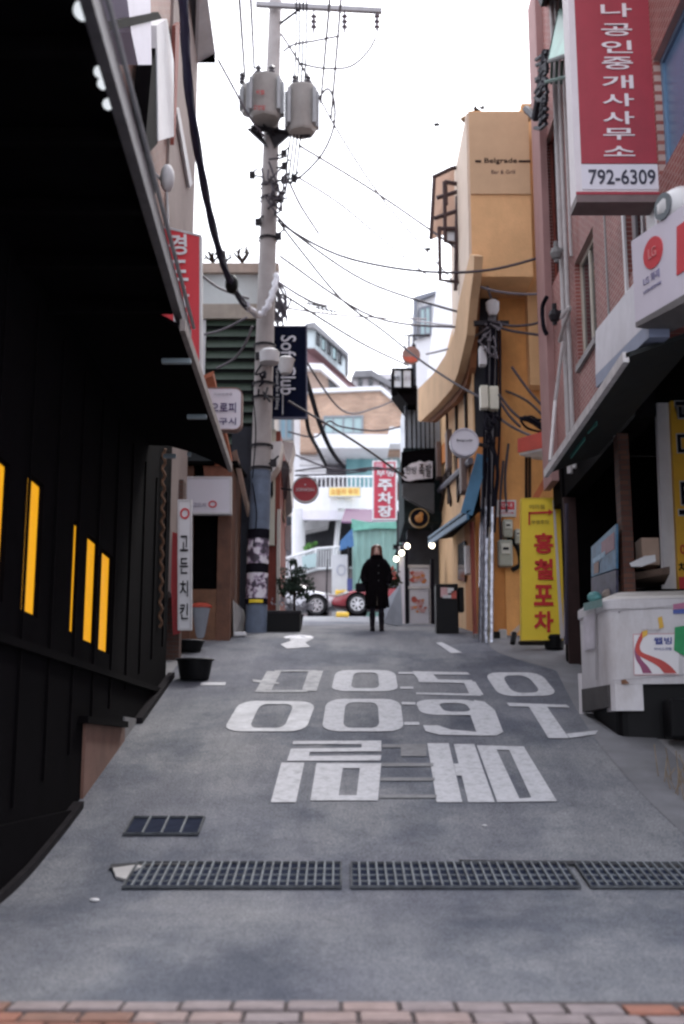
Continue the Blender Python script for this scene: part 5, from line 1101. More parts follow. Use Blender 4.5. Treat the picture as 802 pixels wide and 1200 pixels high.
# steel-wrapped pole with boxes
sy_ = 21.2; base = Vector((PY(569, 745, sy_).x, sy_, gz(sy_)-.1)); top = PY(577, 368, sy_)
sp2 = T('service_pole', 'steel-wrapped service pole with cables at the ochre building corner', 'utility pole', base)
AX = lambda py: lerp(PY(567, 748, sy_), PY(577, 368, sy_), (748-py)/380)
m = MB(); m.tube([base, AX(600)], [.14, .125], 16); m.build('steel_wrap', M('crumpled_steel', (.30, .31, .36), .3, .4, 9, metal=.8, bump=1.0, bscale=7, dirt=.5), sp2, True)
m = MB(); m.tube([AX(600), AX(368)], [.12, .08], 14); m.build('shaft', M('dark_pole', (.13, .12, .13), .8, .3, 6), sp2, True)
m = MB()
rg = random.Random(21)
for k in range(9):
    o1 = Vector((rg.uniform(-.13, .13), -.14, 0)); m.tube(smoothpath([AX(380)+o1, AX(440)+o1*1.2, AX(510)+o1*rg.uniform(.5, 1.6), AX(580+rg.uniform(-20, 60))+o1]), .022, 5)
m.build('cable_run', ink, sp2)
def pbox(px0, py0, px1, py1, Y, d, mat, name, par, b_=.02): a = PY(px0, py0, Y); c = PY(px1, py1, Y); m = MB(); m.bbox(a.x, c.x, Y, Y+d, c.z, a.z, b_); return m.build(name, mat, par)
pbox(563, 451, 573, 478, sy_-.35, .2, cream, 'equipment_box', sp2); pbox(573.5, 452, 585, 479, sy_-.3, .2, cream, 'equipment_box', sp2); pbox(562, 405, 571, 427, sy_-.3, .2, whited, 'equipment_box', sp2)
m = MB(); m.loft(lathe([(.07, 0), (.12, .1), (.13, .25), (.06, .3)], AX(372)+Vector((0, -.1, 0)), 10)); m.build('cap_insulator', whited, sp2, True)
m = MB(); m.box(AX(382).x-.35, AX(382).x+.3, sy_-.15, sy_-.05, AX(382).z-.04, AX(382).z+.04); m.build('cross_bracket', darkmetal, sp2)
m = MB(); m.tube(smoothpath([AX(600)+Vector((.1,-.15,0)), AX(560)+Vector((.15,-.2,0)), AX(520)+Vector((0,-.22,0)), AX(495)+Vector((-.1,-.2,0)), AX(500)+Vector((.2,-.2,0))]), .04, 6); m.build('loop_cable', ink, sp2)
# round belgrade sign
c = PY(544.5, 518, 20.6); s = roundsign(c, .255, 'round white sign with small dark lettering by the service pole', whitesign, M('lilac_rim', (.5, .48, .54), .5, .05, 3), 'round_sign', .16)
text('Belgrade', c + Vector((0, -.03, .02)), XU, ZU, .28, .05, ink, s)
m = MB(); m.cyl(c + Vector((.2, .1, 0)), c + Vector((.45, .3, 0)), .04, n=8); m.build('bracket', darkmetal, s)
# small red notice, meters
s = hsign('notice_sign', W4(583, 586.5, 604.5, 605, OY-.05), .04, whitesign, whited, 'small red and white notice on the orange wall above the meters')
m = MB(); PB(m, 584, 588, 603.5, 597, OY-.06, .02); m.build('red_band', redsign, s); text('안내', PY(594, 592, OY-.07), XU, ZU, .2, .08, white, s); text('도시가스 사용', PY(594, 601, OY-.06), XU, ZU, .26, .05, redink, s)
for i, (q_, lb) in enumerate((((590, 608, 602, 629), 'upper grey electric meter on the orange wall'), ((584.5, 632, 602, 663), 'lower larger electric meter on the orange wall'), ((604, 619, 611, 637), 'small pale meter half behind the yellow banner'))):
    a = PY(q_[0], q_[1], OY-.25); c = PY(q_[2], q_[3], OY-.25); o = T('electric_meter', lb, 'electric meter', (a.x, OY-.2, c.z), 0, 'electric meters on the orange wall')
    m = MB(); m.bbox(a.x, c.x, OY-.22, OY, c.z, a.z, .03); m.build('case', M('meter_grey', (.30, .31, .27), .5, .15, 5), o); h = a.z - c.z; w_ = c.x - a.x
    m = MB(); m.bbox(a.x+w_*.18, c.x-w_*.18, OY-.25, OY-.21, a.z-h*.55, a.z-h*.15, .01); m.build('dial_window', M('meter_face', (.5, .5, .46), .2, .1, 5), o); m = MB(); m.box(a.x+w_*.3, c.x-w_*.3, OY-.255, OY-.249, a.z-h*.4, a.z-h*.3); m.build('dial', ink, o)
m = MB(); m.tube(smoothpath([PY(596, 630, OY-.1), PY(606, 640, OY-.1), PY(610, 660, OY-.1), PY(600, 668, OY-.1)]), .05, 6); solo('black_conduit', m, blkplastic, 'black looping conduit beside the lower meter', 'conduit')
# yellow banner sign
YY = 20.2
s = hsign('yellow_banner', [PY(611, 584, YY), PY(660, 583.5, YY), PY(660, 750, YY), PY(611, 750.5, YY)], .12, yellow, M('yellow_edge', (.7, .5, .05), .5, .1, 3), 'tall yellow banner sign with red brush lettering leaning at the corner', fr=.012)
vtext('홍철포차', PY(637, 622, YY)+d_, PY(637, 744, YY)+d_, XU, .33, redink, s, .8, .035)
gk = M('olive_ink', (.25, .17, .03), .6, .1, 4)
text('어미집', PY(629, 594, YY)+d_, XU, ZU, .26, .075, gk, s, off=.008); text('부영주차', PY(633, 612, YY)+d_, XU, ZU, .3, .07, gk, s, off=.008)
m = MB()
for q_ in (((619.5,600),(621.5,600),(621.5,615),(619.5,615)), ((619.5,600),(643,599),(643,601.5),(619.5,602.5)), ((643,596.5),(649,600),(643,604))): m.prism([PY(x, y, YY-.022-.001*q_[0][1]%.002) for x, y in q_], (0, .01, 0))
m.build('arrow', redink, s)
m = MB(); m.prism([PY(648, 586, YY-.05), PY(650, 586, YY-.05), PY(661, 748, YY-.05), PY(657, 748, YY-.05)], (0, .02, 0)); m.build('plastic_fold', whited, s)
m = MB(); m.prism([PY(660, 640, YY+.1), PY(667, 650, YY+.2), PY(669, 756, YY+.2), PY(661, 752, YY+.1)], (0, .15, 0)); solo('bundle_sheet', m, M('grey_plastic_sheet', (.33, .32, .38), .6, .35, 8, bump=.4), 'grey crumpled plastic behind the yellow banner edge', 'sheet')
b = G(650, 762); o = T('black_pot', 'black round pot at the right foot of the yellow banner', 'pot', b); m = MB(); m.loft(lathe([(.13, 0), (.16, .03), (.18, .22), (.15, .26), (.02, .27)], b)); m.build('pot', blkplastic, o, True)
m = MB(); c = G(630, 757); m.bbox(c.x-.3, c.x+.25, c.y, c.y+.25, c.z, c.z+.1, .02); solo('sign_base', m, darkmetal, 'low dark base under the yellow banner', 'base')
o = T('broom', 'pale-headed broom leaning left of the yellow banner', 'broom', G(602, 750)); c = PY(604, 735, 20.4); m = MB(); m.prism([PY(598, 742, 20.4), PY(610, 731, 20.4), PY(612, 736, 20.4), PY(602, 746, 20.4)], (0, .08, 0)); m.build('head', M('pale_bristle', (.5, .4, .34), .9, .2, 9), o); m = MB(); m.cyl(PY(603, 742, 20.4), PY(601, 754, 20.3), .05, n=8); m.build('handle', blkplastic, o)
# red corner awning with wires
o = T('red_awning', 'small red awning with white underside on the ochre wall', 'awning', PY(625, 530, 21))
m = MB(); m.prism([PY(607, 514, 20.6), PY(642, 504, 20.2), PY(642, 524, 20.2), PY(607, 530, 20.6)], (0, .05, 0)); m.build('front', M('red_tin', (.42, .06, .04), .6, .15, 3, dirt=.3), o)
m = MB(); m.prism([PY(609, 531, 20.6), PY(642, 524, 20.2), PY(648, 538, 20.9), PY(625, 536, 21.4)], (0, .02, -.03)); m.build('underside', whited, o)
for px in (617, 621): m = MB(); m.cyl(PY(px, 536, 21), PY(px, 584, 21), .03, n=6); m.build('support', timber, o)
m = MB(); m.prism([PY(624, 583, 20.8), PY(640, 556, 20.8), PY(646, 558, 20.8), PY(632, 583, 20.8)], (0, .04, 0)); m.build('red_flap', M('red_flap', (.42, .12, .05), .7, .15, 4), o)
rg = random.Random(33); m = MB()
for k in range(12):
    a = PY(612+rg.uniform(-2, 4), 492+rg.uniform(-3, 3), 20.5); m.tube(smoothpath([a, a + Vector((rg.uniform(.05, .3), rg.uniform(-.1, .2), rg.uniform(-.15, .1))), a + Vector((rg.uniform(.3, .5), 0, rg.uniform(-.25, 0)))], 4), .022, 5)
solo('wire_nest', m, ink, 'black nest of wires above the red awning', 'wire nest')
# clutter along the foot of the ochre wall
rg = random.Random(15)
for i, px in enumerate((560, 583, 590)):
    c = G(px, 749); m = MB(); m.bbox(c.x-.07, c.x+.07, c.y, c.y+.15, c.z-.02, c.z+.1+.04*i, .02); solo('rubble_block', m, (concd, blkplastic, conc)[i], ('dark stone block at the foot of the service pole', 'small black box at the orange wall foot', 'grey stone at the orange wall foot right of the pole')[i], 'block')

# ================================================================= brick building, right
RX = 3.6
rbld = T('red_brick_building', 'red tiled brick building towering on the right over a dark open shop', 'building', (6, 15, 2))
yFar = PX(636, 300, RX).y
def hole(pts): q = [PX(x, y, RX) for x, y in pts]; return (min(p.y for p in q), max(p.y for p in q), min(p.z for p in q), max(p.z for p in q))
h1 = hole([(673,300),(696,262),(697,395),(674,440)]); h2 = hole([(736,200),(752,180),(752,300),(736,320)]); h3 = hole([(770,61),(805,40),(805,150),(770,151)]); h4 = hole([(645,150),(654,140),(654,320),(645,330)])
h1 = (PX(696, 300, RX).y, PX(673, 300, RX).y, PX(684, 425, RX).z*.5+PX(696,396,RX).z*.5, PX(696, 262, RX).z)
mb = MB(); wall_x(mb, RX, RX+.35, 6.0, yFar, 6.2, 17.5, [h1, h2, h3, h4]); mb.build('wall', brickR, rbld)
MB().box(RX+.35, RX+6, 6.0, yFar, 6.5, 17.5).build('core', blk2, rbld)
MB().box(3.88, RX+.75, 19.3, yFar, gz(19)-.5, 5.62).build('wall', brickR, rbld, label='low brick pier at the far corner')
for h, nx, mf, mg in ((h1, 2, M('cream_frame2', (.55, .5, .42), .5, .1, 3), glassd), (h2, 2, white, glassd), (h3, 1, M('blue_frame', (.12, .2, .3), .5, .1, 3), M('blue_glass', (.10, .2, .33), .15, .1, 1)), (h4, 1, redbrown, glassd)):
    x_ = RX + .12; window(rbld, [(x_, h[1], h[3]), (x_, h[0], h[3]), (x_, h[0], h[2]), (x_, h[1], h[2])], -XU, mf, mg, nx, 1, .07, .08)
MB().box(RX-.05, RX, h1[0], h1[1], h1[2]-.1, h1[2]).build('sill', conc, rbld)
o_ = PX(760, 200, RX).y; MB().box(RX-.03, RX, o_-.25, o_+.1, PX(760, 300, RX).z, PX(760, 215, RX).z).build('bright_panel', white, rbld)
for px in (711,): y_ = PX(px, 300, RX).y; MB().box(RX-.015, RX, y_-.03, y_+.03, 5.5, 17).build('pale_strip', conc, rbld)
y_ = PX(735, 300, RX).y; MB().box(RX-.03, RX, y_-.02, y_+.08, 5.8, 16).build('pale_strip', white, rbld)
# pinkish end return
MB().box(RX-.12, RX-.0, yFar-.8, yFar+.02, 5.95, 15.2).build('end_pier', M('pink_render', (.33, .19, .18), .8, .12, 2, dirt=.3, dirtcol=(.25, .12, .12)), rbld)
for i, (px, r, z0, lb) in enumerate(((657, .045, 5.75, 'pale downpipe nearest the ochre wall on the brick building'), (662, .035, 5.75, 'second pale downpipe on the brick building'), (668, .025, 9.0, 'thin pale downpipe beside the red vertical sign'))):
    y_ = PX(px, 300, RX-.1).y; m = MB(); m.cyl((RX-.08, y_, z0), (RX-.08, y_, 15.5), r, n=8); solo('downpipe', m, M('pale_pipe', (.42, .40, .40), .5, .15, 4), lb, 'pipe', 'pale downpipes on the brick building')
m = MB(); m.tube([PX(660, 400, RX-.15), PX(651, 470, RX-.25), PX(645, 540, RX-.5)], .03, 6); m.tube(smoothpath([PX(658, 372, RX-.15), PX(668, 360, RX-.15), PX(660, 385, RX-.15), PX(656, 400, RX-.15)]), .03, 6); solo('white_hose', m, M('white_hose', (.5, .47, .47), .6, .1, 4), 'white knotted hose hanging slanted before the downpipes', 'hose')
# black cable clump at the upper left corner, top eave
m = MB(); rg = random.Random(6)
for k in range(26):
    p = PX(640+rg.uniform(-1, 3), 60+k*3.4, RX-.3); p2 = PX(636-rg.uniform(0, 9), 70+k*3.2, RX-.35); m.tube([p, lerp(p, p2, .5)+Vector((0, 0, rg.uniform(-.1, .1))), p2], .035, 5)
m.tube([PX(640, 60, RX-.3), PX(634, 100, RX-.3), PX(628, 138, RX-.3), PX(617, 128, RX-.3)], .07, 6)
solo('ragged_gutter', m, M('gutter_black', (.02, .02, .03), .7, .3, 6), 'black ragged gutter and cables at the corner above the ochre tower', 'gutter')
m = MB(); m.prism([PX(622, -20, RX-.6), PX(634, 8, RX-.6), PX(640, 8, RX), PX(640, -20, RX)], (0, -6, 0)); m.build('eave', darkmetal, rbld)
# green awning at top
o = T('green_awning', 'green metal window awning high on the brick building', 'awning', PX(655, 60, RX-.3))
gm = M('green_awning_paint', (.20, .42, .34), .5, .15, 4, dirt=.3)
a = [PX(643, 72, RX-.45), PX(655, 14, RX-.1), PX(676, 5, RX-.1), PX(672, 62, RX-.45)]
m = MB(); m.prism(a, (0, 0, .04)); m.build('sheet', gm, o)
m = MB(); m.prism([PX(655, 14, RX-.1), PX(657, -20, RX-.1), PX(676, -20, RX-.1), PX(676, 5, RX-.1)], (0, 0, .04)); m.build('sheet', gm, o)
bar([a[0], a[1]], .03, darkmetal, o, 'rib'); bar([a[0], a[3]], .03, darkmetal, o, 'rib')
for px in (647, 653, 659): bar([PX(px, 72, RX-.3), PX(px-1, 98, RX-.25)], .022, M('dk_green', (.06, .12, .1)), o, 'stay')
bar([PX(640, 96, RX-.35), PX(664, 90, RX-.35)], .03, M('dk_green', (.06, .12, .1)), o, 'stay')
for px, py in ((652, 297), (650, 370)):
    c = PX(px, py, RX-.2); m = MB(); m.ball(c, .1, 8, (1, 1, 1.2)); m.cyl(c, c+Vector((.15, 0, .1)), .03, n=6); m.cyl(c+Vector((0,0,-.15)), c+Vector((0,0,.2)), .04, n=6)
    solo('wire_anchor', m, darkmetal if py > 300 else M('anchor_grey', (.2, .2, .2)), 'grey insulator clamp on the brick corner' if py < 300 else 'dark bracket lower on the brick corner', 'insulator')
o = T('ring_hook', 'small dark loop bracket on the pink brick corner', 'bracket', PX(640, 370, RX-.15)); bar(smoothpath([PX(641, 348, RX-.15), PX(636, 360, RX-.2), PX(637, 382, RX-.2), PX(641, 392, RX-.15)]), .04, ink, o, 'loop')

# big red vertical sign
YY = 12.6
q = [PY(667, -70, YY), PY(764, -70, YY), PY(777, 226, YY), PY(680, 228, YY)]
s = T('estate_sign', 'large dark red vertical sign with white lettering and black phone number', 'sign', (q[3].x, YY, q[3].z))
xl0 = q[0].x; 
w_l, w_r = PY(674, 200, YY).x, PY(777, 200, YY).x; zb0 = PY(720, 229, YY).z; zt0 = PY(720, -80, YY).z; zm = PY(720, 192, YY).z
m = MB(); m.box(w_l, w_r, YY, YY+.32, zb0, zt0); m.build('cabinet', M('sign_side_white', (.62, .58, .60), .5, .06, 3, dirt=.2, dirtcol=(.4, .36, .36)), s)
m = MB(); m.box(w_l+.075, w_r-.03, YY-.012, YY, zm, zt0-.1); m.build('red_face', maroon, s)
m = MB(); m.box(w_l+.075, w_r-.03, YY-.010, YY, zb0+.07, zm-.015); m.build('number_face', whitesign, s)
m = MB(); m.box(w_l, w_r, YY-.02, YY+.33, zb0-.09, zb0); m.build('bottom_trim', M('sign_trim', (.14, .1, .1), .6, .2, 4), s); m = MB(); m.box(w_l, w_r, YY-.024, YY, zb0, zb0+.035); m.build('red_edge', maroon, s)
cx = PY(725, 100, YY).x; zc = [PY(723, y, YY).z for y in (-3, 18, 40, 61, 86, 110, 132, 155, 178)]
for ch, py, h_ in (('하', -10, 20), ('나', 13, 20), ('공', 36, 18), ('인', 56, 18), ('중', 75, 18), ('개', 97, 19), ('사', 118, 18), ('사', 139, 18), ('무', 158, 16), ('소', 178, 14)):
    text(ch, Vector((PY(722+(py)*.022, py, YY-.016).x, YY-.016, PY(722, py, YY).z)), XU, ZU, .36, h_/FPX*YY*.98, M('sign_letter_white', (.66, .60, .62), .5, .05, 3), s, off=.012)
text('792-6309', Vector((PY(729, 209, YY).x, YY-.014, PY(729, 208, YY).z)), XU, ZU, .76, .185, M('letter_navy', (.03, .03, .05), .5, .1, 3), s, off=.012)
for pz in (.5, 2.2): m = MB(); m.box(w_r-.1, RX, YY+.1, YY+.18, zb0+pz, zb0+pz+.08); m.build('bracket', darkmetal, s)
# lilac box sign on the corner
zt1 = PY(740, 283, 11.0).z; zb1 = PY(745, 378, 11.0).z
A0 = PZ(740, 283, zt1); B0 = PZ(802, 240, zt1); dirn = (B0-A0).normalized(); C0 = A0 + dirn*2.0
nrm = Vector((-dirn.y, dirn.x, 0)); nrm = -nrm if nrm.y < 0 else nrm
s = T('box_sign', 'pale lilac box sign with red circle emblem at the right edge', 'sign', (A0.x, A0.y, zb1))
q = [A0, C0, C0 - ZU*(zt1-zb1), A0 - ZU*(zt1-zb1)]
MB().prism(q, nrm*.45).build('cabinet', M('lilac_sign', (.52, .48, .54), .5, .04, 2, dirt=.15, dirtcol=(.35, .3, .34)), s)
m = MB(); m.prism([p - ZU*.0 for p in [q[3], q[2], q[2]-ZU*.12, q[3]-ZU*.05]], nrm*.4); m.build('underside_tray', M('tray_dark', (.12, .11, .11), .7, .2, 4), s)
tt = (PZ(765, 296, zt1).x - A0.x); 
def onq(px, py):     # point on the sign face
    d = ray(px, py); n_ = nrm; t = (A0 - EYE).dot(n_) / d.dot(n_); return EYE + d*t
c = onq(766, 296); MB().disc(c - nrm*.01, dirn, ZU, .155, 32, nrm*.012).build('red_circle', M('circle_red', (.46, .05, .06), .5, .08, 3), s)
text('LG', c - nrm*.015, dirn, ZU, .12, .1, M('circle_pink', (.55, .2, .2), .5), s)
text('LG 화재', onq(764, 325) - nrm*.004, dirn, ZU, .26, .085, M('grey_violet_ink', (.22, .2, .3), .6), s); text('LG화재대리점', onq(765, 337) - nrm*.004, dirn, ZU, .28, .03, M('grey_violet_ink', (.22, .2, .3), .6), s)
r1, r2, r3, r4 = onq(794, 266), onq(830, 240), onq(830, 300), onq(794, 323)
MB().prism([p - nrm*.01 for p in (r1, r2, r3, r4)], nrm*.012).build('red_block', M('circle_red', (.46, .05, .06), .5), s)
k1 = T('clear_dome', 'pale curved lamp hood above the lilac box sign', 'lamp', onq(795, 250)); c = A0 + dirn*.55 + nrm*.2 + ZU*.12
m = MB(); m.ball(c, .24, 14, (1, 1, .9)); m.build('hood', M('dome_grey', (.5, .5, .5), .3, .1, 3), k1, True); m = MB(); m.disc(c - nrm*.22, dirn, ZU, .13, 20, nrm*.02); m.build('lens', M('lens_dark', (.15, .17, .18), .2), k1)
# awning on the right with white edge
az = 5.35
RA, RB = PZ(758, 384, az), PZ(640, 556, az); dd = (RB-RA)/(RB.y-RA.y); RN = RA - dd*(RA.y-11.25)
o = T('shop_awning', 'dark shop awning with worn white front edge along the brick building', 'awning', (RX, 14, az))
m = MB(); m.prism([RN, RB, Vector((RX, RB.y, az+.28)), Vector((RX, 11.25, az+.28))], (0, 0, .05)); m.build('roof', M('awning_black', (.012, .014, .014), .8, .3, 4), o)
m = MB(); m.prism([RN + Vector((-.03, 0, -.045)), RN + Vector((-.03, 0, .06)), RN + Vector((.03, 0, .06)), RN + Vector((.03, 0, -.045))], RB-RN); m.build('edge', M('worn_white_edge', (.50, .47, .47), .7, .2, 7, dirt=.5, dirtcol=(.2, .18, .18)), o)
for (pa, pb_) in (((703,468),(711,464)), ((688,500),(698,490)), ((668,530),(684,508))):
    p, q_ = PX(pa[0], pa[1], RN.x+.25), PX(pb_[0], pb_[1], RN.x+.25); m = MB(); m.prism([p, q_, q_ - ZU*.09, p - ZU*.09], (.02, 0, 0)); m.build('green_valance', M('teal_strip', (.05, .2, .17), .6, .2, 5), o)
# long white signboard above the awning
q = [PX(698, 376, RX-.55), PX(762, 306, RX-.55), PX(762, 384, RX-.55), PX(699, 452, RX-.55)]
yN, yF = q[1].y, q[0].y; zt2 = max(q[0].z, PX(740, 320, RX-.55).z); zb2 = az+.05
s = T('long_signboard', 'long white signboard tilted above the shop awning on the brick wall', 'sign', (RX-.5, (yN+yF)/2, zb2))
bx0 = RB.x + .42
def sq(px, pyt, pyb): a = PX(px, pyt, 2.98); b = PX(px, pyb, 2.98); return a, b
a1, b1 = sq(698, 388, 440); a2, b2_ = sq(760, 310, 378)
m = MB(); m.prism([a1, a2, b2_, b1], (.3, 0, 0)); m.build('panel', M('board_white', (.52, .50, .55), .5, .1, 3, dirt=.35, dirtcol=(.3, .27, .3)), s)
a3, b3 = lerp(a1, b1, .98), lerp(a2, b2_, .98); m = MB(); m.prism([a3, b3, b3 - ZU*.16, a3 - ZU*.16], (.2, 0, 0)); m.build('blue_band', M('board_blue', (.2, .23, .33), .6, .1, 3), s)
# dark ground floor interior
MB().box(RX+.04, RX+.3, 14.3, yFar, 5.62, 6.2).build('fascia', blk2, rbld)
sh = T('open_shop', 'dark open shop interior under the awning with brick pillar', 'shop', (5, 14, gz(14)))
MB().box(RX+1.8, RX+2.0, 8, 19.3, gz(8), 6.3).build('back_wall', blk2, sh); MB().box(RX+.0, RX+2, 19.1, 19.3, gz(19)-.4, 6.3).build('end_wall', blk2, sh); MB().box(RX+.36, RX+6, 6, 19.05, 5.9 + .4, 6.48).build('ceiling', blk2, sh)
p_ = PX(729, 600, RX+.02); m = MB(); m.box(RX-.02, RX+.12, p_.y-.12, p_.y+.12, gz(p_.y)-.2, 5.6); m.build('brick_pillar', MBrick('dark_pillar_brick', (.09, .03, .02), (.13, .05, .03), (.06, .04, .035), .2, .067, 'XZ'), sh)
m = MB(); m.box(RX+.0, RX+.2, 19.0, 19.1, gz(19)-.3, 5.6); m.build('jamb', M('dark_brown_jamb', (.03, .013, .012), .8, .3, 5), sh)
for px in (664,): m = MB(); m.cyl(PX(px, 590, 3.45), PX(px, 755, 3.45), .03, n=6); solo('dark_pole', m, M('dark_violet', (.05, .04, .06)), 'thin dark upright behind the yellow banner', 'pole')
o = T('blue_poster', 'blue printed poster hanging in the dark shop front', 'poster', PX(708, 700, RX-.1))
pt_ = [PX(693, 641, RX-.1), PX(722, 614, RX-.1), PX(722, 666, RX-.1), PX(693, 676, RX-.1)]
m = MB(); m.prism(pt_, (.03, 0, 0)); m.build('sheet', M('poster_blue', (.06, .16, .28), .5, .5, 5), o)
for i, (u1, v1, u2, v2, mt) in enumerate(((.45, .15, .95, .55, M('poster_wine', (.22, .08, .12), .5, .3, 9)), (.1, .45, .6, .6, M('poster_sky', (.2, .35, .5), .5, .3, 9)), (.15, .62, .35, .95, M('poster_brown', (.2, .1, .08), .5, .3, 9)))):
    qq = [bil(pt_, u1, v1), bil(pt_, u2, v1), bil(pt_, u2, v2), bil(pt_, u1, v2)]; m = MB(); m.prism([p - XU*(.006+.002*i) for p in qq], (.004, 0, 0)); m.build('printed_block', mt, o)
m = MB(); m.prism([PX(693, 677, RX-.1), PX(722, 668, RX-.1), PX(722, 700, RX-.1), PX(693, 702, RX-.1)], (.03, 0, 0)); m.build('lower_sheet', M('poster_dark', (.04, .04, .08), .5, .6, 7), o)
# counter with box and cloths
ct_ = T('display_counter', 'dark counter top with pale cloths inside the open shop', 'counter', (4.3, 15, gz(15)))
m = MB(); m.prism([PY(712, 676, 15.8), PY(785, 664, 14.6), PY(785, 672, 14.6), PY(716, 684, 15.8)], (.2, 1.0, .0)); m.build('top', M('counter_top', (.14, .1, .08), .5, .3, 6), ct_)
m = MB(); a = PY(735, 690, 15.4); m.box(a.x, a.x+.8, 15.4, 16.2, gz(15.4), a.z); m.build('cabinet', blk2, ct_)
c0 = PY(752, 630, 15.0); c1b = PY(774, 662, 15.0); m = MB(); m.bbox(c0.x, c1b.x, 15.0, 15.35, c1b.z, c0.z, .005); solo('cardboard_box', m, M('cardboard', (.38, .27, .21), .9, .1, 5), 'tan cardboard box standing on the dark counter', 'box')
m = MB(); m.loft([[PY(x, y, 14.9 + .15*k) for x, y in ((738+2*k, 660), (756, 652-k), (768, 650), (769, 658), (752, 664), (740, 664))] for k in range(3)]); solo('white_cloth', m, white, 'white folded cloth in front of the cardboard box', 'cloth')
for px, py, lb, mt in ((714, 697, 'pale rounded bundle on the cart rim', M('beige_bundle', (.3, .25, .22), .9, .3, 6)), (697, 700, 'small teal object on the far cart rim', M('teal_thing', (.1, .28, .28), .6, .3, 6)), (705, 712, 'white crumpled bag at the cart corner', white)):
    m = MB(); m.ball(PY(px, py, 15.6), .1, 10, (1, 1, .8)); solo('bundle', m, mt, lb, 'bundle', smooth=True)
# post and yellow sign at the right edge
p = PY(781, 540, 16.0); o = T('white_post', 'pale grey square post beside the orange-yellow sign at right', 'post', (p.x, 16, gz(16)))
a0, a1 = PY(766, 378, 16.0), PY(781, 378, 16.0); b0, b1 = PY(780, 688, 16.0), PY(795.5, 688, 16.0)
m = MB(); m.prism([PY(766, 376, 16.0), PY(781.5, 376, 16.0), PY(794, 690, 16.0), PY(778.5, 690, 16.0)], (0, .12, 0)); m.build('post', M('post_grey', (.72, .70, .72), .6, .08, 3, dirt=.25, dirtcol=(.4, .38, .38)), o)
m = MB(); m.prism([PY(778.5, 690, 16.0), PY(794, 690, 16.0), Vector((b1.x, 16, gz(16))), Vector((b0.x, 16, gz(16)))], (0, .12, 0)); m.build('lower_post', M('post_grey', (.52, .50, .52)), o)
YY = 15.9
q = [PY(783, 400, YY), PY(870, 400, YY), PY(870, 700, YY), PY(796, 700, YY)]
s = T('edge_sign', 'orange-yellow vertical sign with outlined black letters cut by the right edge', 'sign', (q[3].x, YY, q[3].z))
MB().prism(q, (0, .1, 0)).build('panel', M('amber_panel', (.80, .44, .03), .5, .12, 2, dirt=.2), s)
for ch, py, h_, mt in (('손', 470, 42, ink), ('마', 522, 34, ink), ('트', 584, 40, ink), ('야', 645, 16, redink), ('채', 665, 12, ink)):
    x = {470: 805, 522: 808, 584: 809, 645: 803, 665: 801}[py]
    if h_ > 30: text(ch, PY(x, py, YY-.012), XU, ZU, .35, h_/FPX*YY*1.08, whited, s, off=.045)
    text(ch, PY(x, py, YY-.02), XU, ZU, .32 if h_ > 30 else .13, h_/FPX*YY, mt, s, off=.02)
m = MB(); PB(m, 796, 676, 870, 690, YY-.02, .02); m.build('red_band', redsign, s)

# -------- white food cart
CYf = 14.5
cx0 = PY(714, 760, CYf).x
def pc(px, py): return PY(px, py, CYf)
fc = T('food_cart', 'bulky white freezer cart with swirl logo at the right kerb', 'cart', (cx0+.8, CYf+.6, gz(CYf)))
fwh = M('freezer_white', (.60, .58, .60), .5, .07, 3, dirt=.6, dirtcol=(.34, .29, .27), bump=.1)
zt3 = pc(714, 702).z; zb3 = pc(714, 802).z; cxr = cx0 + 1.6
# profile: front-left corner rounded; side recedes to the left
S0 = Vector((cx0, CYf, 0)); S1 = PY(679, 760, CYf+1.2); S1 = Vector((S1.x, S1.y, 0)); F1 = Vector((cxr, CYf-.28, 0)); K1 = F1 + Vector((.1, 1.5, 0))
def outl(z, inset=0.0):
    c = (S0+S1+F1+K1)/4; pts = []
    for P_, A2, B2 in ((S1, K1, S0), (S0, S1, F1), (F1, S0, K1), (K1, F1, S1)):
        a = P_ + (A2-P_).normalized()*.12; b = P_ + (B2-P_).normalized()*.12
        for k in range(4): t = k/3; pts.append(a*(1-t)**2 + P_*2*t*(1-t) + b*t*t)
    return [Vector((c.x + (p.x-c.x)*(1-inset), c.y + (p.y-c.y)*(1-inset), z)) for p in pts]
m = MB(); m.loft([outl(zb3), outl(zb3+.03, -.005), outl(zt3-.14, -.005), outl(zt3-.12, -.03), outl(zt3-.02, -.03), outl(zt3, 0.0)]); m.build('body', fwh, fc, True)
m = MB()
m.loft([outl(zt3-.005, .02), outl(zt3+.03, .04), outl(zt3+.10, .22), outl(zt3+.12, .45)]); m.build('lid', M('lid_white', (.70, .67, .64), .4, .06, 3, dirt=.2, dirtcol=(.4, .36, .34)), fc, True)
m = MB(); zsk = pc(714, 833).z; m.loft([[Vector((S0.x+dx, S0.y+dy, z)) for dx, dy in ((.01, .06), (.05, .0), (.37, -.06), (.39, .3), (.03, .4))] for z in (zsk, zb3+.01)]); m.build('corner_leg', fwh, fc)
m = MB(); u2 = (S1-S0).normalized(); m.prism([S0 + u2*.1 + ZU*(zsk+.05), S1 + ZU*(zsk+.02), S1 + ZU*zb3, S0 + u2*.1 + ZU*zb3], (.35, .05, 0)); m.build('side_skirt', M('skirt_dark', (.06, .055, .055), .7, .3, 4), fc)
m = MB(); m.loft([outl(gz(CYf)-.05, .12), outl(zb3, .12)]); m.build('undercarriage', blkplastic, fc)
m = MB(); a = S1 + ZU*(zsk+.02); m.loft([[a + Vector(v_) for v_ in ((-.03, 0, -.02), (.04, -.06, -.02), (.05, .02, -.02))], [a + Vector(v_) for v_ in ((-.03, 0, .5), (.04, -.06, .5), (.05, .02, .5))]]); m.build('far_leg', fwh, fc)
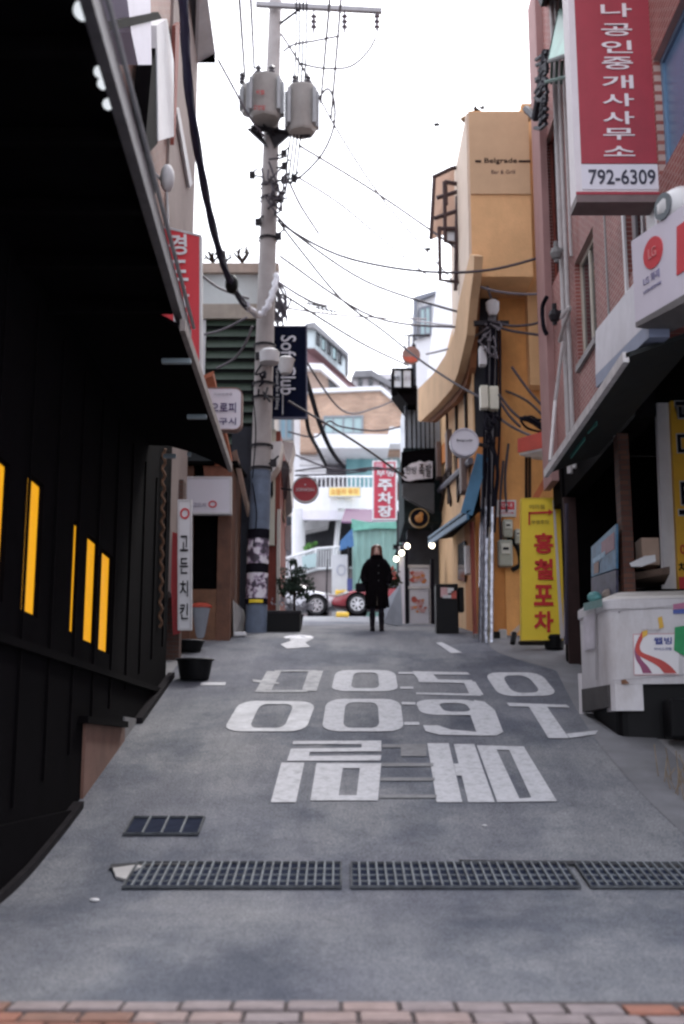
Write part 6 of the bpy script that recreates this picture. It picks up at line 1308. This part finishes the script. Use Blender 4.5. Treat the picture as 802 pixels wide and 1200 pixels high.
def onc(px, py, e=.0):      # point on the front face of the cart
    n_ = Vector((F1.y-S0.y, S0.x-F1.x, 0)).normalized(); n_ = -n_ if n_.y > 0 else n_
    d = ray(px, py); o_ = S0 + n_*(.02 + e); t = (Vector((o_.x, o_.y, 0)) - Vector((EYE.x, EYE.y, 0))).dot(n_) / Vector((d.x, d.y, 0)).dot(n_); return EYE + d*t
def ons(px, py, e=.0):
    n_ = Vector((S0.y-S1.y, S1.x-S0.x, 0)).normalized(); n_ = -n_ if n_.x > 0 else n_
    d = ray(px, py); o_ = S0 + n_*(.02 + e); t = (Vector((o_.x, o_.y, 0)) - Vector((EYE.x, EYE.y, 0))).dot(n_) / Vector((d.x, d.y, 0)).dot(n_); return EYE + d*t
def decal(name, pts, mat, e, par=fc, f=onc): return MB().add([f(x, y, e) for x, y in pts], [tuple(range(len(pts)))]).build(name, mat, par)
decal('sticker', [(742,743),(796,742),(796,790),(743,790.5)], M('sticker_white', (.72, .70, .72), .4, .03, 3), .004)
def ribbon(name, cl, mat, e):
    L = [(x, y, w_) for x, y, w_ in cl]; P_ = smoothpath([Vector(p) for p in L], 5); vs = []; fs = []
    for p in P_: vs += [onc(p.x - p.z/2, p.y, e), onc(p.x + p.z/2, p.y, e)]
    for k in range(len(P_)-1): fs.append((2*k, 2*k+1, 2*k+3, 2*k+2))
    MB().add(vs, fs).build(name, mat, fc)
ribbon('logo_swirl', [(755,740,5),(751,748,5),(747.5,757,5),(749,764,7),(757,769,14),(768,774,17),(779,781,15),(786,789,15)], M('swirl_red', (.50, .05, .04), .5, .15, 3), .012)
ribbon('logo_swirl', [(751,746,4),(747,756,4),(746,764,4.5),(749,773,6.5),(755,781,9),(759,789,11)], M('swirl_plum', (.26, .05, .13), .5, .1, 3), .009)
decal('logo_tip', [(753,740),(759,738),(759,744),(753,748)], M('swirl_yellow', (.65, .38, .04), .5), .014)
for a, b in (((742,743),(796,742)), ((743,790.5),(796,790)), ((742,743),(743,790.5))):
    dx = .5; decal('sticker_line', [(a[0], a[1]), (b[0], b[1]), (b[0]+(.7 if a[0]==b[0] or abs(a[0]-b[0])<2 else 0), b[1]+.7), (a[0]+(.7 if abs(a[0]-b[0])<2 else 0), a[1]+.7)], M('pink_line', (.55, .25, .28)), .008)
fu = (F1-S0).normalized()
text('웰빙', onc(777, 751, .008), fu, ZU, .21, .085, M('blue_ink', (.05, .07, .3)), fc, off=.02); text('아이스크림', onc(777, 760.5, .008), fu, ZU, .2, .035, M('blue_ink', (.05, .07, .3)), fc)
text('아이스크림', onc(763, 738, .006), fu, ZU, .22, .025, M('grey_ink', (.4, .38, .42)), fc)
decal('yellow_mark', [(771,724),(776,722),(778,735),(773,737)], M('swirl_yellow', (.65, .38, .04)), .006)
decal('pink_label', [(789,708),(803,706),(803,713),(789,714)], M('label_pink', (.5, .2, .32)), .006); decal('blue_label', [(789,714.5),(803,713.5),(803,719),(789,719)], M('label_blue', (.1, .14, .4)), .006)
m = MB(); m.add([onc(x, y, .016) for x, y in [(791,735),(803,733),(803,769),(790,762)]], [(0, 1, 2, 3)]); m.build('green_sticker', M('sticker_green', (.04, .3, .12)), fc)
decal('side_seam', [(697,705),(698.5,705),(700,797),(698.5,797)], M('seam_grey', (.4, .38, .4)), .006, fc, ons)
decal('side_patch', [(684,722),(697,718),(697,760),(684,762)], M('side_lilac', (.55, .52, .57)), .005, fc, ons)
decal('rim_strip', [(684,707),(706,701.5),(706,711),(684,716)], M('teal_rim', (.14, .26, .25), .5, .2, 5), .05, fc, ons)
m = MB(); m.ball(onc(726, 717, .01), .015, 8); m.build('lock', M('seam_grey', (.4, .38, .4)), fc)
m = MB(); c = Vector((S0.x+.8, CYf-.35, gz(CYf))); m.bbox(c.x-.25, c.x+.7, c.y-.2, c.y+.15, c.z, c.z+.45, .03); o = solo('black_crate', m, blkplastic, 'black crate with pale letters under the cart at the right edge', 'crate')

decal('seam', [(716,716),(803,708),(803,708.9),(716,716.9)], M('seam_grey', (.4, .38, .4)), .005)
decal('seam', [(718,797),(803,790),(803,790.8),(718,797.8)], M('seam_grey', (.4, .38, .4)), .005)
decal('rust_mark', [(728,797),(733,796),(738,801),(729,802)], M('rust_mark_brown', (.2, .1, .06), .9, .4, 30), .007)
for px, py in ((720, 722), (720, 790), (700, 716), (686, 790)): pass
# dry weeds at right edge
m = MB(); rg = random.Random(9)
b = G(806, 930)
for _ in range(60):
    a = b + Vector((rg.uniform(-.15, .5), rg.uniform(-.5, .6), 0)); a.z = gz(a.y); m.tube([a, a + Vector((rg.uniform(-.12, .08), rg.uniform(-.1, .1), rg.uniform(.1, .35)))], .006, 4)
solo('dry_weeds', m, M('straw', (.22, .17, .12), .9, .3, 6), 'dry weeds at the right edge of the road', 'weeds')

# ================================================================= the woman
FYp = G(441, 740).y
fx = PY(442, 741, FYp).x; gzp = gz(FYp)
Hh = PY(442, 638.5, FYp).z - gzp          # standing height
S = Hh / 1.64
per = T('person', 'woman in a long black coat and boots standing at the top of the slope', 'person', (fx, FYp, gzp))
def L3(x, y, z): return Vector((fx + x*S, FYp + y*S, gzp + z*S))
def skinned(name, verts, edges, radii, mat, par, sub=2):
    me = bpy.data.meshes.new(name); me.from_pydata([tuple(L3(*v)) for v in verts], edges, []); ob = bpy.data.objects.new(name, me); COL.objects.link(ob)
    sk = ob.modifiers.new('s', 'SKIN'); sk.use_smooth_shade = True
    for i, r in enumerate(radii): me.skin_vertices[0].data[i].radius = (r*S, r*S) if not isinstance(r, tuple) else (r[0]*S, r[1]*S)
    me.skin_vertices[0].data[0].use_root = True
    if sub: ob.modifiers.new('ss', 'SUBSURF').levels = sub
    dg = bpy.context.evaluated_depsgraph_get(); dg.update(); m2 = bpy.data.meshes.new_from_object(ob.evaluated_get(dg)); bpy.data.objects.remove(ob)
    mb = MB(); mb.v = [v.co.copy() for v in m2.vertices]; mb.f = [tuple(p.vertices) for p in m2.polygons]; bpy.data.meshes.remove(m2)
    return mb.build(name, mat, par, True)
skin = M('skin', (.62, .40, .33), .6, .08, 12)
V = [(0,0,.86),(0,0,1.05),(0,0,1.25),(0,0,1.36),(0,0,1.42),(0,-.01,1.52),(0,-.015,1.60),
     (.09,0,.80),(.085,0,.45),(.08,0,.08),(.085,-.09,.03),(-.09,0,.80),(-.085,0,.45),(-.085,0,.08),(-.10,-.09,.03),
     (.17,0,1.32),(.24,-.01,1.05),(.20,-.10,.86),(-.17,0,1.32),(-.25,0,1.06),(-.21,-.09,.86)]
E = [(0,1),(1,2),(2,3),(3,4),(4,5),(5,6),(0,7),(7,8),(8,9),(9,10),(0,11),(11,12),(12,13),(13,14),(3,15),(15,16),(16,17),(3,18),(18,19),(19,20)]
RR = [.13,.11,.13,.07,.045,.085,.07,.085,.055,.04,.035,.085,.055,.04,.035,.055,.042,.035,.055,.042,.035]
body = skinned('body', V, E, RR, M('tights', (.010, .008, .016), .9, .2, 8), per)
m = MB(); 
def hring(z, rx, ry, cy=0, n=20, cx=0): return [L3(cx + math.cos(2*math.pi*k/n)*rx, cy + math.sin(2*math.pi*k/n)*ry, z) for k in range(n)]
m.loft([hring(1.408, .02, .02, -.03), hring(1.42, .042, .05, -.03), hring(1.45, .062, .075, -.02), hring(1.49, .073, .09, -.015), hring(1.53, .077, .093, -.01), hring(1.57, .075, .09, -.005), hring(1.61, .055, .065, 0), hring(1.625, .02, .02, 0)]); m.build('head', skin, per, True)
m = MB(); m.loft([[L3(-.012, -.100, 1.475), L3(.012, -.100, 1.475), L3(0, -.122, 1.478)], [L3(-.006, -.098, 1.525), L3(.006, -.098, 1.525), L3(0, -.103, 1.523)]]); m.build('nose', skin, per, True)
for sx in (-1, 1):
    m = MB(); m.ball(L3(sx*.030, -.094, 1.522), .011*S, 8, (1.3, .5, .7)); m.build('eye', ink, per, True)
    m = MB(); m.ball(L3(sx*.030, -.094, 1.542), .012*S, 8, (1.4, .4, .3)); m.build('eyebrow', M('hair_brown', (.12, .045, .032), .5, .3, 20), per, True)
m = MB(); m.ball(L3(0, -.098, 1.447), .018*S, 8, (1.2, .4, .4)); m.build('mouth', M('lips', (.35, .08, .08), .5), per, True)
# hair: shell open at the face
rings = []; NH = 22
for z, rx, ry, cy, op in ((1.645,.02,.02,0,0),(1.635,.06,.065,0,0),(1.61,.088,.1,.0,.0),(1.575,.102,.112,.005,.32),(1.53,.108,.118,.01,.55),(1.48,.112,.118,.012,.62),(1.43,.118,.115,.015,.62),(1.38,.13,.11,.015,.5),(1.32,.145,.11,.01,.45),(1.26,.15,.10,.0,.5),(1.20,.14,.09,-.0,.6)):
    ring = []
    for k in range(NH):
        a = -math.pi/2 + op + (2*math.pi - 2*op)*k/(NH-1); w_ = 1 + .04*math.sin(k*2.7 + z*20)
        ring.append(L3(math.cos(a)*rx*w_, cy + math.sin(a)*ry*w_, z))
    inner = []
    for k in range(NH-1, -1, -1):
        a = -math.pi/2 + op + (2*math.pi - 2*op)*k/(NH-1); inner.append(L3(math.cos(a)*rx*.86, cy + math.sin(a)*ry*.86, z-.004))
    rings.append(ring + inner)
m = MB(); m.loft(rings); m.build('hair', M('hair_brown', (.12, .045, .032), .5, .3, 20), per, True)
coat = M('black_wool', (.005, .004, .005), 1.0, .3, 25, bump=.3, bscale=60, spec=.05)
rings = []; NC = 36
for z, rx, ry, cy in ((.45,.222,.165,.01),(.46,.222,.165,.01),(.56,.216,.16,.0),(.70,.208,.155,0),(.85,.215,.15,0),(.98,.198,.14,0),(1.10,.192,.138,0),(1.22,.205,.14,0),(1.30,.205,.13,0),(1.345,.17,.11,0),(1.385,.11,.095,0),(1.42,.08,.085,0),(1.43,.07,.075,0)):
    f = max(0, (1.0 - z))*.05
    rings.append([L3(math.cos(2*math.pi*k/NC)*(rx + f*math.sin(k*1.9)*.8), cy + math.sin(2*math.pi*k/NC)*(ry + f*math.cos(k*2.3)), z + (.012*math.sin(k*.9) if z < .47 else 0)) for k in range(NC)])
m = MB(); m.loft(rings); ctb = m.build('coat', coat, per, True)
# sleeves: hands in pockets, elbows out
skinned('sleeve', [(-.155,0,1.30),(-.215,0,1.20),(-.25,.01,1.06),(-.245,-.03,.98),(-.20,-.10,.88)], [(0,1),(1,2),(2,3),(3,4)], [.075,.075,.07,.068,.055], coat, per)
skinned('sleeve', [(.155,0,1.30),(.205,0,1.20),(.235,.01,1.06),(.23,-.03,.98),(.19,-.10,.88)], [(0,1),(1,2),(2,3),(3,4)], [.075,.075,.07,.068,.055], coat, per)
m = MB(); m.loft([hring(1.36, .12, .115, -.005), hring(1.40, .125, .125, -.01), hring(1.435, .10, .105, -.005), hring(1.44, .075, .08, 0)]); m.build('collar', coat, per, True)
for z in (1.22, 1.08, .94, .80): m = MB(); m.ball(L3(.03, -.145, z), .014*S, 8, (1, .5, 1)); m.build('button', M('button_grey', (.05, .05, .055), .3), per, True)
m = MB(); m.prism([L3(-.01, -.176, .47), L3(.012, -.176, .47), L3(.004, -.165, .66)], (0, -.006, 0)); m.build('coat_vent', M('coat_lining', (.05, .04, .03)), per)
bootm = M('boot_leather', (.008, .006, .010), .6, .3, 8, spec=.1)
for sx, tw in ((-1, -.03), (1, .03)):
    x = sx*.085
    m = MB()
    m.loft([[L3(x + tw*d_y*0 + math.cos(2*math.pi*k/14)*rx, cy + math.sin(2*math.pi*k/14)*ry, z) for k in range(14)] for z, rx, ry, cy, d_y in ((.0,.042,.115,-.05,0),(.02,.045,.12,-.05,0),(.06,.045,.105,-.04,0),(.09,.045,.07,-.01,0),(.12,.046,.055,.005,0),(.22,.052,.058,.01,0),(.34,.058,.062,.01,0),(.35,.05,.055,.01,0))])
    m.build('boot', bootm, per, True)
    m = MB(); m.loft([[L3(x + math.cos(2*math.pi*k/10)*.02, .04 + math.sin(2*math.pi*k/10)*.022, z) for k in range(10)] for z in (0, .03)]); m.build('heel', ink, per)
# handbag at her right side
hb = L3(-.30, -.02, .74); o = T('handbag', 'small black handbag hanging at the left elbow side of the woman', 'bag', hb)
m = MB(); m.bbox(hb.x-.10*S, hb.x+.09*S, hb.y-.05, hb.y+.06, hb.z, hb.z+.17*S, .035); m.build('bag', bootm, o, True)
m = MB(); m.tube(smoothpath([hb + Vector((-.05, 0, .16*S)), hb + Vector((.0, 0, .30*S)), hb + Vector((.06, 0, .16*S))]), .012, 6); m.build('strap', bootm, o)

# ================================================================= overhead wires
wm = M('wire_dark', (.045, .036, .045), .7, .2, 5); wl2 = M('wire_pale', (.13, .115, .13), .7, .2, 5)
def wire(p0, p1, sag, r, label, mat=wm, via=None):
    r = max(r * 1.25, .025)
    pts = smoothpath(via, 8) if via else cat_curve(p0, p1, sag, 24)
    m = MB(); m.tube(pts, r, 5); loc = min(pts, key=lambda q: q.z); tag(m.build('power_line', mat, None, True, loc), label, 'power line', 'wires strung over the street')
PB_ = lambda px, py: PY(px, py, PYY)
wire(PB_(330, 240), PX(640, 298, RX-.25), 0, .02, 'long sagging wire from the concrete pole to the brick corner', via=[PY(322, 250, 22.5), PY(345, 272, 22), PY(395, 298, 21.5), PY(450, 312, 21), PY(510, 319, 20.5), PY(560, 318, 20.2), PY(600, 311, 20.2), PY(648, 297, 20.2)])
wire(0, 0, 0, .018, 'wire from the pole sloping down to the ochre service pole', via=[PY(326, 258, 22.4), PY(350, 290, 23), PY(400, 350, 24), PY(450, 388, 25), PY(490, 420, 24), PY(535, 450, 22.5), PY(572, 470, 21.2)])
wire(0, 0, 0, .02, 'straight wire crossing the sky from the crossarm toward the black shop', wl2, via=[PY(330, 40, 22.3), PY(360, 88, 24), PY(400, 160, 26), PY(450, 235, 28), PY(510, 305, 30), PY(545, 345, 31)])
wire(0, 0, 0, .015, 'looping wire hanging from the right transformer', via=[PY(372, 118, 22.3), PY(384, 104, 22.2), PY(392, 120, 22.2), PY(391, 150, 22.2), PY(378, 180, 22.3), PY(355, 205, 22.4), PY(338, 215, 22.5)])
wire(0, 0, 0, .014, 'thin wire from the gutter down to the left transformer', wl2, via=[PY(256, 70, 21), PY(275, 105, 21.6), PY(292, 136, 22), PY(310, 160, 22.3)])
wire(0, 0, 0, .012, 'faint short wire dropping right of the pole bracket', wl2, via=[PY(340, 215, 22.4), PY(352, 240, 23), PY(366, 262, 24), PY(374, 274, 24.5)])
wire(0, 0, 0, .012, 'faint upper wire loop between crossarm insulators', wl2, via=[PY(332, 60, 22.5), PY(345, 52, 22.3), PY(368, 48, 22.3), PY(398, 42, 22.3)])
wire(0, 0, 0, .012, 'faint curved wire below the rightmost insulator', wl2, via=[PY(441, 44, 22.3), PY(430, 62, 22.5), PY(410, 78, 23), PY(380, 80, 23), PY(350, 74, 22.8)])
for i, (x0_, x1_, y1_) in enumerate(((278, 287, 90), (292, 298, 80), (390, 376, 120), (403, 388, 140))):
    wire(PY(x0_, -40, 16+i), PY(x1_, y1_, 22.4), .0, .011, ('first', 'second', 'third', 'fourth')[i] + ' faint steep wire at the top of the sky from the left', wl2)
wire(0, 0, 0, .014, 'wire across the ochre wall just below the tower bay', wl2, via=[PY(556, 334, 20.8), PY(585, 342, 20.6), PY(620, 345, 20.6), PY(648, 342, 20.4)])
wire(0, 0, 0, .02, 'upper dark wire from the service pole to the brick corner', via=[PY(577, 377, 21), PY(600, 382, 20.8), PY(625, 380, 20.6), PY(640, 374, 20.4)])
wire(0, 0, 0, .02, 'lower dark wire pair from the service pole to the brick corner', via=[PY(579, 382, 21), PY(600, 388, 20.8), PY(620, 391, 20.6), PY(640, 394, 20.4)])
wire(0, 0, 0, .013, 'pale wire fanning left from the service pole top', wl2, via=[PY(572, 384, 21), PY(550, 398, 22), PY(528, 408, 24), PY(500, 415, 27)])
wire(0, 0, 0, .013, 'second pale wire fanning from the service pole to the sheeted building', wl2, via=[PY(570, 380, 21), PY(545, 382, 24), PY(515, 380, 28), PY(488, 376, 33)])
wire(0, 0, 0, .013, 'thin wire crossing from the pole tangle over the brick wall', wm, via=[PY(345, 400, 24), PY(400, 480, 30), PY(440, 478, 34), PY(476, 462, 40)])
wire(0, 0, 0, .016, 'pale wire slanting across the milky sheet', wl2, via=[PY(565, 316, 21.5), PY(582, 370, 21.2)])
wire(0, 0, 0, .05, 'thick black twisted cable falling behind the navy banner', ink, via=[PY(352, 420, 26), PY(364, 460, 28), PY(376, 500, 30), PY(390, 530, 32), PY(404, 548, 34)])
wire(0, 0, 0, .04, 'second black cable falling beside the first behind the banner', ink, via=[PY(358, 478, 27), PY(362, 505, 28), PY(372, 525, 30), PY(382, 545, 32)])
for i, (pts) in enumerate(([(338,506),(370,512),(385,494),(400,500),(440,505),(470,500)], [(346,533),(375,545),(400,552),(440,548),(470,555)], [(346,552),(380,548),(410,551),(470,549)], [(346,557),(390,556),(430,552)])):
    wire(0, 0, 0, .022, ('topmost', 'second', 'third', 'lowest')[i] + ' of four wires crossing in front of the terraced building', wm, via=[PY(x, y, 33+.3*i) for x, y in pts])
wire(0, 0, 0, .016, 'long faint wire crossing the sky above the maroon house', wl2, via=[PY(330, 360, 24), PY(385, 368, 26), PY(440, 372, 28), PY(500, 374, 30)])
wire(0, 0, 0, .012, 'faint wire in the middle of the sky right of the pole', wl2, via=[PY(345, 205, 23), PY(400, 240, 26), PY(460, 290, 29), PY(500, 322, 31)])
wire(0, 0, 0, .016, 'white wire strung across the green louvres, upper one', wl2, via=[PY(240, 392, 23.5), PY(262, 386, 23.3), PY(290, 372, 23)])
wire(0, 0, 0, .016, 'white wire strung across the green louvres, lower one', wl2, via=[PY(254, 432, 23.5), PY(275, 420, 23.3), PY(288, 402, 23), PY(296, 382, 22.8)])
wire(0, 0, 0, .013, 'white wire beside the red hanging sign crossing the parapet', wl2, via=[PY(236, 322, 22), PY(258, 338, 22.3), PY(292, 350, 22.5)])
for i, (a, b) in enumerate((((585,462),(612,492)), ((586,470),(610,500)), ((600,430),(640,480)))):
    wire(0, 0, 0, .014, ('first', 'second', 'third')[i] + ' drooping cable between the cream boxes and the wire nest', wm, via=[PY(*a, 20.8), PY((a[0]+b[0])/2, (a[1]+b[1])/2+3, 20.7), PY(*b, 20.6)])
for i, (px, y0, y1) in enumerate(((592, 520, 600), (586, 540, 650))):
    wire(0, 0, 0, .016, ('left', 'right')[1-i] + ' thin cable running down the orange wall', wm, via=[PY(px+4, y0, OY-.05), PY(px, (y0+y1)/2, OY-.05), PY(px+2, y1, OY-.05)])
for px, py, Y, lb in ((512, 146, 22, 'small dark bird or tag in the sky left of the ochre tower'), (502, 292, 24, 'tiny dark tag on the wire above the sheeted building')):
    m = MB(); m.ball(PY(px, py, Y), .06, 8, (1.2, .6, .7)); solo('wire_tag', m, darkmetal, lb, 'tag')
for px, py, Y, lb in ((372, 357, 26, 'upper small television aerial on the skyline'), (383, 362, 26, 'lower small aerial rod near the navy banner')):
    o = T('aerial', lb, 'aerial', PY(px, py+8, Y)); bar([PY(px-14, py-2, Y), PY(px+10, py+3, Y)], .02, darkmetal, o, 'boom')
    for k in range(5): bar([PY(px-10+k*5, py-4+k, Y), PY(px-9+k*5, py+3+k, Y)], .015, darkmetal, o, 'element')

rg = random.Random(77)
def tangle(label, ctr, Y, n, sx, sy, r, seed, mat):
    q = random.Random(seed); m = MB()
    for _ in range(n):
        a = (ctr[0]+q.uniform(-sx, sx)*.5, ctr[1]+q.uniform(-sy, sy)); b = (ctr[0]+q.uniform(-sx, sx), a[1]+q.uniform(-sy, sy)*.8)
        c = ((a[0]+b[0])/2+q.uniform(-sx, sx)*.7, (a[1]+b[1])/2+q.uniform(0, sy)*.8)
        m.tube(smoothpath([PY(*a, Y+q.uniform(-.2, .1)), PY(*c, Y-.2), PY(*b, Y+q.uniform(-.2, .1))], 6), r, 5)
    solo('cable_tangle', m, mat, label, 'cable tangle')
tangle('loops of thin cable around the middle of the concrete pole', (322, 215), 22.2, 14, 16, 30, .022, 1, wm)
tangle('pale cable loops around the top of the steel-wrapped service pole', (573, 395), 21.0, 12, 14, 18, .014, 2, wl2)
tangle('dark cable loops below the cream boxes on the service pole', (572, 500), 20.9, 10, 9, 16, .02, 3, ink)
tangle('dark cable loops on the lower concrete pole', (308, 452), 22.2, 8, 10, 18, .02, 4, ink)
for i, (a, b, c) in enumerate((((330,262),(430,330),(560,372)), ((328,300),(440,372),(566,384)), ((332,345),(420,400),(478,428)), ((560,470),(600,500),(645,520)), ((585,455),(618,470),(648,500)), ((326,330),(362,352),(384,358)), ((338,470),(420,520),(476,560)), ((350,170),(440,225),(548,300)))):
    wire(0, 0, 0, .014, ('first','second','third','fourth','fifth','sixth','seventh','eighth')[i] + ' extra thin line of the cable web between the two poles', wl2 if i % 2 else wm, via=[PY(*a, 22.5), PY(b[0], b[1], 23.5 if i < 3 or i > 5 else 21), PY(*c, 22 if i in (0, 1, 3, 4) else 27 if i != 7 else 23)])
